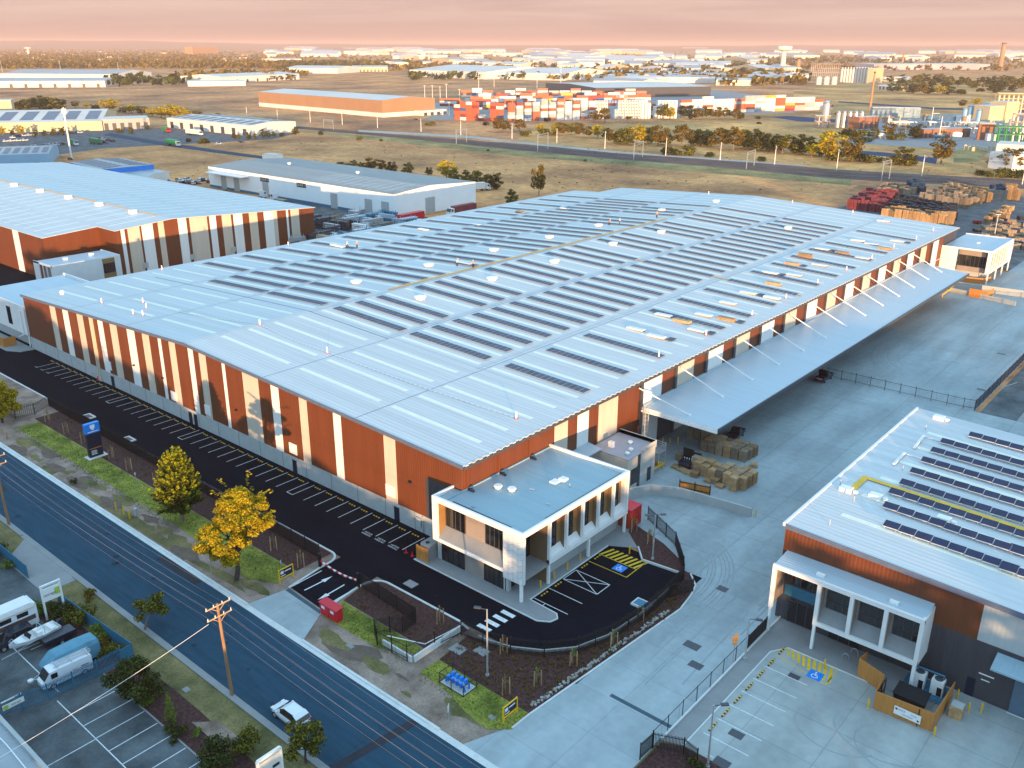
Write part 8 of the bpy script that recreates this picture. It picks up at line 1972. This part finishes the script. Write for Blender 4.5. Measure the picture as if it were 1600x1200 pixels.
a, b, c = G(1513, 463), G(1541, 468), G(1551, 463); t = thing('bin_screen', 'orange boarded bin enclosure by the dock ramp walls of the far office', 'screen', (a[0], a[1], 0))
mb = MB(); mb.bar((a[0], a[1], 1.1), (b[0], b[1], 1.1), .1, 2.2); mb.bar((b[0], b[1], 1.1), (c[0], c[1], 1.1), .1, 2.19); mb.build('boards', M_orange, t); mb = MB(); mb.bar((a[0], a[1] + .08, 0), (a[0], a[1] + .08, 2.3), .1); mb.build('stud', M_timber2, t)
a, b = G(1505, 441), G(1535, 444); mb = MB(); mb.bar((a[0], a[1], .8), (b[0], b[1], .8), .1, 1.6); mb.bar((b[0], b[1], .8), (b[0] + 1, b[1] + 4, .8), .1, 1.6); tag(mb.build('bin_screen', M_orange), 'second orange boarded screen under the far white office', 'screen')

# ------------------------------------------------------------------ right forecourt
BE = thing('bin_enclosure', 'orange timber bin enclosure with a white sign in front of the right warehouse', 'enclosure', (-17, 81, 0)); W_ = [(-19.5, 78.3), (-14.1, 78.7), (-14.0, 84.9)]
mb = MB(); mb.bar((-19.5, 78.3, 1.1), (-14.1, 78.7, 1.1), .08, 2.1); mb.bar((-14.1, 78.72, 1.1), (-14.0, 84.9, 1.1), .08, 2.1); mb.build('boards', M_orange, BE)
mb = MB(); mb.bar((-22.6, 82.3, 1.1), (-19.7, 81.3, 1.1), .08, 2.1); mb.bar((-22.6, 82.3, 1.1), (-22.4, 83.9, 1.1), .08, 2.1); mb.build('side_boards', M_orange, BE)
mb = MB(); mb.bar((-19.5, 78.4, 1.1), (-19.7, 81.2, 1.1), .06, 2.0); mb.build('gate', M_orange, BE)
mb = MB()
for y in (78.6, 79.8, 81.0): mb.bar((-19.42, y, .05), (-19.42, y, 2.1), .09)
for z in (.5, 1.7): mb.bar((-19.42, 78.5, z), (-19.55, 81.1, z), .07)
mb.build('frame', M_black, BE)
for x in (-18.2, -16.8, -15.4): mb = MB(); mb.bar((x, 78.55, .05), (x, 78.55, 2.05), .08); mb.build('stud', M_black, BE)
mb = MB(); mb.box(-17.6, -15.1, 78.30, 78.36, .55, 1.45, 0); 
for s, u, z, sz in (('OFFICE', -16.95, 1.2, .24), ('DOCK', -15.75, 1.15, .2), ('DELIVERIES', -16.3, .82, .2)): text_mb(mb, s, sz, (u, 78.30, z), (1, 0, 0), (0, 0, 1), 1, .01)
for cx, cz, s in ((-17.42, 1.2, -1), (-15.3, .8, 1)): mb.add([(cx + s * .14, 78.285, cz), (cx - s * .10, 78.285, cz + .14), (cx - s * .10, 78.285, cz - .14)], [(0, 1, 2), (2, 1, 0)], 1)
ob = mb.build('sign_board', [M_paint, M_black], BE); 
for i, (x, y) in enumerate(((-17.2, 84.6), (-15.4, 84.6))):
    t = thing('air_conditioner', '%s white outdoor air-conditioning unit behind the bin enclosure' % ('left', 'right')[i], 'air conditioner', (x, y, 0), 0, 'air-conditioning units'); mb = MB(); mb.box(x - .6, x + .6, y - .45, y + .45, .1, 1.9); mb.build('casing', M_panel, t)
    mb = MB(); mb.cyl(x, y, 1.9, 1.96, .42, .42, 16); mb.build('fan_guard', M_dgrey, t); mb = MB(); mb.box(x + .05, x + .5, y - .48, y - .45, .2, 1.2); mb.build('grille', M_black, t)
t = thing('skip_bin', 'black waste skip inside the timber bin enclosure', 'skip', (-17, 81.2, 0)); mb = MB(); mb.add([(-18.2, 80.4, .15), (-15.6, 80.4, .15), (-15.6, 82.0, .15), (-18.2, 82.0, .15), (-18.4, 80.2, 1.4), (-15.4, 80.2, 1.4), (-15.4, 82.2, 1.4), (-18.4, 82.2, 1.4)], [(3, 2, 1, 0), (4, 5, 6, 7), (0, 1, 5, 4), (1, 2, 6, 5), (2, 3, 7, 6), (3, 0, 4, 7)]); mb.build('body', M_black, t)
mb = MB(); mb.add([(-18.45, 80.15, 1.41), (-15.35, 80.15, 1.41), (-15.35, 82.25, 1.6), (-18.45, 82.25, 1.6)], [(0, 1, 2, 3)]); mb.build('lid', M_black, t)
mb = MB(); mb.box(-18.6, -14.6, 82.7, 82.85, .3, .4); mb.tube([(-18.4, 84.8, 2.2), (-15.0, 84.8, 2.3), (-14.6, 84.8, .2)], .1, 6); mb.box(-18.6, -14.4, 83.4, 86.2, .02, .14); tag(mb.build('plant_plinth', M_teal), 'teal pipework and plinth beneath the air-conditioning units', 'pipework')
for i, (px, py) in enumerate(((1320, 1032), (1334, 1024))):
    x, y = G(px, py); mb = MB(); mb.tube([(x + .42 * math.cos(k * math.pi / 10), y + .1, .02 + .8 * math.sin(k * math.pi / 10)) for k in range(11)], .03, 5); tag(mb.build('bicycle_hoop', M_galv), '%s steel bicycle hoop left of the bin enclosure' % ('front', 'back')[i], 'bike hoop', 'bicycle hoops')
bush('dark hedge clump in the bottom corner bed by the driveway gate', (-28.2, 59.2), 121, 1.2, 2.0, 9, LEAF_D)
mb = MB(); mb.box(-28.6, -27.9, 61.1, 61.16, .6, .95); mb.cyl(-28.25, 61.15, 0, .7, .04, .04, 6, 1); tag(mb.build('notice_board', [M_paint, M_galv]), 'small white notice on a stake in the bottom corner bed', 'sign')
# office-corner screen, tank, cones
t = thing('bin_screen', 'orange timber screen at the left corner of the framed office', 'screen', (-73.2, 68.2, 0)); mb = MB(); mb.box(-74.0, -71.9, 68.1, 68.2, .14, 2.1); mb.build('boards', M_orange, t)
mb = MB(); mb.box(-73.9, -73.8, 68.21, 68.3, .14, 2.1); mb.box(-72.1, -72.0, 68.21, 68.3, .14, 2.1); mb.build('stud', M_timber2, t)
t = thing('water_tank', 'pale grey slimline tank between the orange screen and the office', 'tank', (-73.0, 70.5, 0)); mb = MB(); mb.prism([(-73.9, 68.9), (-73.6, 68.5), (-72.5, 68.5), (-72.3, 68.9), (-72.3, 72.4), (-72.5, 72.8), (-73.6, 72.8), (-73.9, 72.4)], .12, 2.15); mb.build('shell', M_path, t); mb = MB(); mb.cyl(-73.1, 69.3, 2.15, 2.25, .25, .25, 10); mb.build('lid', M_black, t)
for i, (px, py) in enumerate(((634.5, 864), (644.5, 869))):
    x, y = G(px, py); mb = MB(); mb.lathe(x, y, [(.17, .03), (.04, .68), (.02, .7)], 10); mb.box(x - .2, x + .2, y - .2, y + .2, 0.03, .07); mb.lathe(x, y, [(.115, .28), (.085, .42)], 10, 1); tag(mb.build('traffic_cone', [M_red, M_paint]), '%s red traffic cone by the orange screen at the office corner' % ('left', 'right')[i], 'cone', 'traffic cones')
x, y = G(154, 594); mb = MB(); mb.lathe(x, y, [(.3, .03), (.06, .9)], 8); tag(mb.build('traffic_cone', M_red), 'red traffic cone at the foot of the downpipe on the long striped wall', 'cone')
t = thing('glass_pit', 'pale framed glass skylight pit beside the curved fence', 'pit', (-47.3, 79.0, 0)); mb = MB(); q = GP([(985, 943), (1000, 938), (1022, 946), (1006, 957)]); cx, cy = sum(p[0] for p in q) / 4, sum(p[1] for p in q) / 4; mb.obox(cx, cy, .02, 2.2, 1.6, .25, 0); mb.build('rim', M_kerb, t); mb = MB(); mb.obox(cx, cy, .27, 1.8, 1.2, .02, 0); mb.build('pane', MATS['teal_paint'], t)
for px, py in ((138, 652), (200, 688)):
    x, y = G(px, py); mb = MB(); mb.obox(x, y, .02, 2.4, 1.7, .2); mb.obox(x, y, .22, 1.7, 1.0, .02, 0, 1); tag(mb.build('drain_inlet', [M_kerb, M_dgrey]), 'pale kerb drain inlet at the car park edge %s the pylon sign' % ('behind' if px < 150 else 'right of'), 'drain')
# near car, storage-yard vehicles
car('parked_car', 'white estate car parked against the near kerb of the street', (-62.0, 39.75), math.pi, M_carw, None)
def van(label, x, y, rz):
    t = thing('van', label, 'van', (0, 0, 0)); mb = MB(); S_ = [(-2.5, .85, .45, 1.95), (-2.42, .86, .4, 2.02), (.9, .86, .38, 2.05), (1.65, .85, .38, 1.98), (2.3, .82, .40, 1.15), (2.55, .70, .45, .95)]
    for a, w, z0, z1 in S_: mb.v += [(a, -w, z0), (a, -w, (z0 + z1) / 2), (a, -w * .9, z1), (a, w * .9, z1), (a, w, (z0 + z1) / 2), (a, w, z0)]
    for i in range(5):
        for j in range(6): p, q = i * 6 + j, i * 6 + (j + 1) % 6; mb.f.append([p, p + 6, q + 6, q]); mb.m.append(0)
    mb.f.append([0, 1, 2, 3, 4, 5]); mb.m.append(0); mb.f.append([35, 34, 33, 32, 31, 30]); mb.m.append(0); mb.build('body', M_carw, t)
    mb = MB(); mb.add([(1.70, -.76, 1.93), (2.27, -.74, 1.2), (2.27, .74, 1.2), (1.70, .76, 1.93)], [(3, 2, 1, 0)]); o_ = .012
    for v in range(4): mb.v[v] = (mb.v[v][0] + .03, mb.v[v][1], mb.v[v][2] + .02)
    for s in (-1, 1): mb.box(1.0, 1.62, s * .85 - .02, s * .85 + .02, 1.25, 1.8)
    mb.build('windscreen', M_glass, t)
    for x_ in (-1.6, 1.55):
        for s in (-1, 1): a, b = MB(), MB(); wheel(a, b, x_, s * .74, .34, .24, s); w = a.build('wheel', M_tyre, t); b.build('rim', M_galv, w)
    mb = MB()
    for s in (-.5, .45): mb.bar((-2.6, s, 2.18), (1.2, s, 2.18), .06)
    for s in (-.35, -.05, .1, .35): mb.bar((-2.7, s, 2.25), (1.0, s, 2.25), .05)
    for i in range(10): mb.bar((-2.4 + i * .33, -.35, 2.25), (-2.4 + i * .33, -.05, 2.25), .03)
    for u in (-2.2, -.6, .8): mb.bar((u, -.75, 2.1), (u, .75, 2.1), .05)
    mb.build('roof_rack', M_galv, t)
    mb = MB(); text_mb(mb, 'HC', .42, (-.75, -.862, 1.15), (1, 0, 0), (0, 0, 1), 0, .012); text_mb(mb, 'HC', .42, (-.75, .862, 1.15), (-1, 0, 0), (0, 0, 1), 0, .012)
    mb.box(-2.1, -1.3, .862, .868, 1.2, 1.28, 1); mb.box(-1.9, -1.2, .862, .868, 1.05, 1.11, 1); mb.build('lettering', [M_red, M_navy], t)
    t.location = (x, y, .02); t.rotation_euler = (0, 0, rz)
van('white van with ladders on its roof rack behind the blue palisade gate', -84.6, 28.3, -math.pi / 2 - .05)
t = thing('covered_trailer', 'caravan trailer under a blue-green tarpaulin beside the white van', 'trailer', (0, 0, 0)); mb = MB()
prof = [(-2.9, .8, .5, 2.0), (-2.7, 1.0, .35, 2.35), (-1.0, 1.08, .35, 2.45), (1.6, 1.08, .35, 2.4), (2.5, 1.0, .35, 1.75), (2.9, .8, .4, 1.4)]
for a, w, z0, z1 in prof: mb.v += [(a, -w, z0), (a, -w * .97, z1 * .8), (a, -w * .8, z1), (a, 0, z1 + .05), (a, w * .8, z1), (a, w * .97, z1 * .8), (a, w, z0)]
for i in range(5):
    for j in range(6): p, q = i * 7 + j, i * 7 + j + 1; mb.f.append([p, p + 7, q + 7, q]); mb.m.append(0)
mb.f.append([0, 1, 2, 3, 4, 5, 6]); mb.m.append(0); mb.f.append([41, 40, 39, 38, 37, 36, 35]); mb.m.append(0); mb.build('tarpaulin', M_tarp, t)
mb = MB(); mb.bar((2.8, -.5, .5), (4.0, 0, .5), .08); mb.bar((2.8, .5, .5), (4.0, 0, .5), .08); mb.cyl(4.0, 0, 0, .7, .04, .04, 6); mb.build('drawbar', M_galv, t); mb = MB(); mb.lathe(4.15, .1, [(.0, .45), (.28, .5), (.28, .7), (.0, .78)], 10); mb.build('jockey_cover', M_panel, t)
a = MB(); b = MB(); [wheel(a, b, -.4, s * .95, .33, .22, s) for s in (-1, 1)]; a.build('wheel', M_tyre, t); b.build('rim', M_galv, t)
t.location = (*G(112, 1040), .02); t.rotation_euler = (0, 0, -math.pi / 2)
# motorhome
t = thing('motorhome', 'cream and brown coach-style motorhome cut by the left edge of the photo', 'motorhome', (0, 0, 0)); mb = MB()
for a, w, z0, z1 in [(-4.2, 1.1, .6, 2.9), (-4.1, 1.18, .5, 3.05), (3.3, 1.18, .5, 3.1), (4.0, 1.15, .5, 2.6), (4.3, 1.05, .55, 1.5)]: mb.v += [(a, -w, z0), (a, -w, z1 * .62), (a, -w * .92, z1), (a, w * .92, z1), (a, w, z1 * .62), (a, w, z0)]
for i in range(4):
    for j in range(6): p, q = i * 6 + j, i * 6 + (j + 1) % 6; mb.f.append([p, p + 6, q + 6, q]); mb.m.append(0)
mb.f.append([0, 1, 2, 3, 4, 5]); mb.m.append(0); mb.f.append([29, 28, 27, 26, 25, 24]); mb.m.append(0); mb.build('body', M_carw, t)
mb = MB()
for s in (-1, 1): mb.box(-3.9, 3.2, s * 1.19 - .02, s * 1.19 + .02, 1.2, 1.75)
mb.build('stripe', mat('brown_stripe', (.10, .06, .05), .5, 0, .1, 1), t); mb = MB()
for s in (-1, 1):
    for u in (-3.2, -1.4, .4, 2.1): mb.box(u, u + 1.2, s * 1.17 - .03, s * 1.17 + .03, 1.95, 2.45)
mb.add([(3.55, -1.0, 2.75), (4.05, -1.0, 2.0), (4.05, 1.0, 2.0), (3.55, 1.0, 2.75)], [(3, 2, 1, 0)]); mb.build('window', M_glass, t)
mb = MB(); mb.box(-3.8, 2.8, -1.0, 1.0, 3.08, 3.2); mb.build('roof_cover', M_panel, t); mb = MB(); mb.tube([(-3.9, 1.25, 2.75), (2.6, 1.25, 2.75)], .1, 6); mb.build('awning_roll', M_cream, t)
a = MB(); b = MB(); [wheel(a, b, u, s * 1.0, .42, .28, s) for s in (-1, 1) for u in (-2.4, 2.6)]; a.build('wheel', M_tyre, t); b.build('rim', M_galv, t)
q = G(30, 985); t.location = (q[0] - .3, q[1] - 2.2, .02); t.rotation_euler = (0, 0, -math.pi / 2)
# boat on trailer
t = thing('boat_on_trailer', 'small white open boat on a trailer between motorhome and blue tarpaulin', 'boat', (0, 0, 0)); mb = MB()
for a, w, zk, zt in [(-2.4, .9, .7, 1.45), (-.5, 1.0, .65, 1.5), (1.2, .85, .7, 1.6), (2.3, .45, .95, 1.72), (2.9, .06, 1.35, 1.8)]: mb.v += [(a, -w, zt), (a, -w * .75, (zk + zt) / 2), (a, 0, zk), (a, w * .75, (zk + zt) / 2), (a, w, zt)]
for i in range(4):
    for j in range(4): p = i * 5 + j; mb.f.append([p, p + 5, p + 6, p + 1]); mb.m.append(0)
mb.f.append([0, 1, 2, 3, 4]); mb.m.append(0); mb.build('hull', M_carw, t)
mb = MB(); mb.quad((1.3, -.78, 1.58), (2.3, -.40, 1.69), (2.3, .40, 1.69), (1.3, .78, 1.58)); mb.quad((-2.35, -.8, 1.2), (1.3, -.7, 1.15), (1.3, .7, 1.15), (-2.35, .8, 1.2)); mb.build('deck', M_panel, t)
mb = MB(); mb.quad((1.0, -.65, 1.6), (.7, -.6, 2.0), (.7, .6, 2.0), (1.0, .65, 1.6)); mb.build('windscreen', M_glass, t)
mb = MB(); mb.obox(-.2, .35, 1.2, .5, .5, .6); mb.obox(-.2, -.35, 1.2, .5, .5, .6); mb.obox(-1.6, 0, 1.2, .5, 1.5, .4); mb.build('seat', M_panel, t); mb = MB(); mb.tube([(-.6, -.85, 1.5), (-.6, -.8, 2.3), (-.6, .8, 2.3), (-.6, .85, 1.5)], .035, 6); mb.tube([(2.2, -.5, 1.7), (2.3, -.45, 2.0), (2.85, 0, 2.1), (2.3, .45, 2.0), (2.2, .5, 1.7)], .025, 5); mb.build('rail', M_galv, t)
mb = MB(); mb.obox(-2.65, 0, .9, .45, .4, .9); mb.build('outboard_motor', M_navy, t); mb = MB(); mb.bar((-2.2, -.6, .5), (2.6, 0, .5), .08); mb.bar((-2.2, .6, .5), (2.6, 0, .5), .08); mb.bar((2.6, 0, .5), (3.9, 0, .5), .08); mb.build('trailer_frame', M_galv, t)
a = MB(); b = MB(); [wheel(a, b, -.6, s * .95, .3, .2, s) for s in (-1, 1)]; a.build('wheel', M_tyre, t); b.build('rim', M_galv, t)
t.location = (*G(60, 1008), .02); t.rotation_euler = (0, 0, -math.pi / 2 + .1)
car('parked_car', 'dark blue old car parked between the motorhome and the boat', (G(30, 1003)[0] - .2, G(30, 1003)[1] - .4), -math.pi / 2, M_card, None)
t = thing('box_trailer', 'dark blue box trailer between the boat and the tarpaulin', 'trailer', (0, 0, 0)); mb = MB(); mb.box(-1.7, 1.7, -.8, .8, .45, 1.0); mb.box(-1.65, 1.65, -.75, .75, 1.0, 1.06, 1); mb.build('body', [M_navy, M_dgrey], t); a = MB(); b = MB(); [wheel(a, b, 0, s * .92, .3, .2, s) for s in (-1, 1)]; a.build('wheel', M_tyre, t); b.build('rim', M_galv, t)
mb = MB(); mb.bar((1.7, 0, .5), (2.9, 0, .5), .08); mb.build('drawbar', M_galv, t); t.location = (*G(92, 1002), .02); t.rotation_euler = (0, 0, -math.pi / 2)
# corner building at the bottom left
CB = thing('shed', 'grey corrugated-roofed shed cut by the bottom left corner of the photo', 'shed', (-90, 16, 0)); mb = MB(); x1 = -72; mb.box(-120, -60, 2, 20.0, 0, 3.9); mb.build('wall', M_precast, CB)
mb = MB(); mb.box(-120, -59.9, 19.75, 20.1, 3.9, 4.25); mb.build('parapet', M_precast, CB); mb = MB(); mb.quad((-120, 2, 4.9), (-60, 2, 4.9), (-60, 19.75, 3.95), (-120, 19.75, 3.95)); mb.build('roof', corrugate(mat('grey_corrugated_roof', (.34, .37, .40), .5, 0, .1, .5), 'X', .35, 1.0), CB)
mb = MB(); mb.tube([(-80, 19.5, 4.15), (-77, 18.8, 4.2), (-74, 18.9, 4.2), (-60, 18.6, 4.2)], .05, 5); mb.build('roof_cable', M_paint, CB)

# ================================================================== PEOPLE ON THE ROOF
def person(label, x, y, rz, pose, top, trousers):
    """one continuous skin over a posed skeleton; clothes are children"""
    hip = Vector((0, 0, .92)); J = {}
    st_ = .16 if pose == 'walk' else .06
    bend = .35 if pose == 'lean' else .03
    neck = hip + Vector((bend * .55, 0, .52)); head = neck + Vector((.05 + bend * .1, 0, .20))
    legs = [[hip + Vector((0, s * .09, 0)), Vector((s * st_ + .05, s * .10, .48)), Vector((s * st_ * 1.3 - .02, s * .10, .07)), Vector((s * st_ * 1.3 + .16, s * .11, .04))] for s in (-1, 1)]
    sh = neck + Vector((0, 0, -.06))
    if pose == 'carry': arms = [[sh + Vector((0, s * .19, 0)), sh + Vector((.08, s * .23, -.28)), sh + Vector((.32, s * .20, -.32)), sh + Vector((.40, s * .18, -.31))] for s in (-1, 1)]
    else: arms = [[sh + Vector((0, s * .19, 0)), sh + Vector((-.02 * s, s * .25, -.28)), sh + Vector((.10 * s + .05, s * .26, -.52)), sh + Vector((.12 * s + .07, s * .26, -.60))] for s in (-1, 1)]
    mb = MB()
    def limb(pts, rs, m, n=8):
        for i in range(len(pts) - 1): m.tube([pts[i], pts[i + 1]], rs[i], n, 0, rs[i + 1])
    vs = [hip, hip + Vector((bend * .25, 0, .25)), neck - Vector((0, 0, .06)), neck, head]; rad = [.14, .135, .15, .06, .095]; ed = [(0, 1), (1, 2), (2, 3), (3, 4)]
    for s in range(2):
        b = len(vs); vs += legs[s]; rad += [.095, .062, .042, .04]; ed += [(0, b), (b, b + 1), (b + 1, b + 2), (b + 2, b + 3)]
        b = len(vs); vs += arms[s]; rad += [.065, .048, .036, .03]; ed += [(2, b), (b, b + 1), (b + 1, b + 2), (b + 2, b + 3)]
    me = bpy.data.meshes.new('person_skin'); me.from_pydata(vs, ed, []); o = bpy.data.objects.new('person_skin', me); COL.objects.link(o)
    sm = o.modifiers.new('skin', 'SKIN'); o.modifiers.new('sub', 'SUBSURF').levels = 1
    for i, v in enumerate(me.skin_vertices[0].data): v.radius = (rad[i], rad[i]); v.use_root = (i == 0)
    dg = bpy.context.evaluated_depsgraph_get(); dg.update(); m2 = bpy.data.meshes.new_from_object(o.evaluated_get(dg)); bpy.data.objects.remove(o); bpy.data.meshes.remove(me)
    m2.materials.clear(); m2.materials.append(M_skin); p = bpy.data.objects.new('person', m2); COL.objects.link(p); tag(p, label, 'person', 'workers on the big roof')
    c = MB(); c.tube([hip + Vector((0, 0, -.06)), hip + Vector((bend * .25, 0, .25)), neck + Vector((0, 0, -.02))], .185, 12, 0, .17)
    for a in arms: limb(a[:3], (.085, .072, .062), c)
    c.build('hi_vis_shirt', top, p); c = MB(); c.tube([hip + Vector((0, 0, -.1)), hip + Vector((0, 0, .08))], .185, 12)
    for l in legs: limb(l[:3], (.125, .09, .075), c)
    c.build('trousers', trousers, p); c = MB(); [c.tube([l[2] + Vector((-.06, 0, -.02)), l[3]], .06, 8, 0, .05) for l in legs]; c.build('boot', M_black, p)
    c = MB(); c.lathe(head.x, head.y, [(.15, head.z + .03), (.125, head.z + .05), (.115, head.z + .10), (.06, head.z + .145)], 12); c.build('hard_hat', M_paint, p)
    p.location = (x, y, zroof(x) + .02); p.rotation_euler = (0, 0, rz); return p
M_skin = mat('skin', (.50, .30, .21), .6, 0, .05, 3); M_hv = mat('hi_vis_orange', (.75, .28, .10), .6, 0, .05, 3); M_hvp = mat('pale_work_shirt', (.70, .55, .48), .6, 0, .05, 3)
person('roof worker in a pale top, left of the pair near the left roof edge', -180.0, 146.0, .3, 'walk', M_hvp, M_navy)
person('roof worker in an orange top, right of the pair near the left roof edge', -177.7, 147.3, 2.4, 'stand', M_hv, M_dgrey)
person('roof worker bending over the left end of the carried panel by the ridge walkway', -139.2, 144.0, 0, 'lean', M_hvp, M_navy)
person('roof worker on the ridge walkway holding the right end of a panel', -134.5, 144.4, 3.14, 'carry', M_hv, M_navy)
person('roof worker left of the trio far up the ridge walkway', -142.2, 208.5, .2, 'lean', M_hv, M_navy)
person('roof worker in the middle of the trio far up the ridge walkway', -140.4, 211.0, 1.0, 'stand', M_hvp, M_navy)
person('roof worker right of the trio, standing alone far up the ridge walkway', -137.6, 226.0, 2.0, 'walk', M_hv, M_navy)
mb = MB(); z = zroof(-137) + .95; mb.box(-138.7, -135.0, 143.6, 144.6, z, z + .06); tag(mb.build('solar_panel', M_panel), 'loose pale solar panel carried between two roof workers', 'solar panel')
mb = MB(); z = zroof(-182) + .1; mb.box(-186, -181, 145.2, 146.2, z, z + .35); tag(mb.build('panel_bundle', M_panel), 'pale bundle lying beside the worker near the left roof edge', 'bundle')
# crates of panels on the roof
RC = [(-85.4, 202.3), (-80.4, 206.4), (-86.2, 211.4), (-86.7, 223.1), (-81.4, 222.8), (-75.8, 221.4), (-85.3, 190.5), (-80.7, 193.0), (-80.6, 182.2), (-81.2, 171.5), (-76.0, 171.8), (-80.7, 161.7), (-75.6, 151.5), (-80.1, 150.9), (-88.7, 272.4), (-76.4, 248.0), (-75.4, 236.1), (-84.6, 134.0), (-79.6, 133.0), (-85.5, 145.0), (-80.8, 144.0), (-76.3, 141.5), (-84.0, 240.0), (-80.0, 239.0), (-180.0, 215.0), (-176.0, 190.0), (-183.0, 176.0), (-172.5, 228.0)]
for i, (x, y) in enumerate(RC):
    t = thing('panel_crate', 'timber crate of panels on the big roof, number %d from the near edge' % (i + 1), 'crate', (x, y, zroof(x)), 0, 'crates of panels on the roof'); z = zroof(x); hh = (.4, .2, .28, .2)[i % 4] if i not in (2,) else .9
    mb = MB(); mb.box(x - 1.7, x + 1.7, y - .55, y + .55, z + .15, z + .15 + hh); mb.build('panel_pack', M_panel if hh < .3 else M_timber, t)
    mb = MB(); [mb.box(x - 1.8, x + 1.8, y + s - .06, y + s + .06, z, z + .15) for s in (-.45, 0, .45)]; mb.build('skid', M_timber, t)
    if i % 3 == 0: mb = MB(); mb.box(x + 1.9, x + 3.2, y - .2, y + 1.6, z + .05, z + .12); mb.build('loose_panel', M_pv, t)

# ------------------------------------------------------------------ neighbourhood on the sun side of the street (shades the frontage)
def offtree(px, py, h, i, k='O'):
    p = rnd.choice(FARP[k]); o = dup(p); s = h / 10; o.location = (px, py, 0); o.scale = (s * 1.3, s * 1.3, s); o.rotation_euler = (0, 0, i * 1.3)
    o['label'] = 'street-side gum south of the storage yard, tree %d of the windbreak' % (i + 1); o['group'] = 'windbreak south of the street'; o['category'] = 'tree'
i = 0
HP = [(-130, 15), (-92, 16.5), (-84, 16), (-79, 11.8), (-56, 12.4), (-46, 13), (-36, 10.2), (-10, 9.6), (6, 9.2), (20, 8.6), (60, 8.5)]
for x in range(-120, 46, 4):
    h = [lerp(q[1], w[1], (x - q[0]) / (w[0] - q[0])) for q, w in zip(HP, HP[1:]) if q[0] <= x < w[0]][0]
    offtree(x + rnd.uniform(-1.5, 1.5), -16 + rnd.uniform(-4, 3), h * rnd.uniform(.9, 1.06), i, 'D'); i += 1
for x in range(12, 42, 4): offtree(x, 14, rnd.uniform(10.0, 12.5), i, 'D'); i += 1
for x in range(50, 96, 5): offtree(x, 20 + rnd.uniform(-3, 3), rnd.uniform(13.5, 17), i, 'D'); i += 1

# ================================================================== HAZE
mb = MB(); mb.box(-15000, 15000, -3000, 15000, -1.0, 118)
hzo = mb.build('haze', bpy.data.materials.new('haze')); tag(hzo, kind='stuff')
m = hzo.data.materials[0]; m.use_nodes = True; t = m.node_tree; t.nodes.clear()
o = t.nodes.new('ShaderNodeOutputMaterial'); v = t.nodes.new('ShaderNodeVolumePrincipled'); v.inputs['Density'].default_value = 7.5e-5; v.inputs['Color'].default_value = (1.0, 0.68, 0.56, 1); v.inputs['Anisotropy'].default_value = 0.0
t.links.new(v.outputs[0], o.inputs['Volume'])
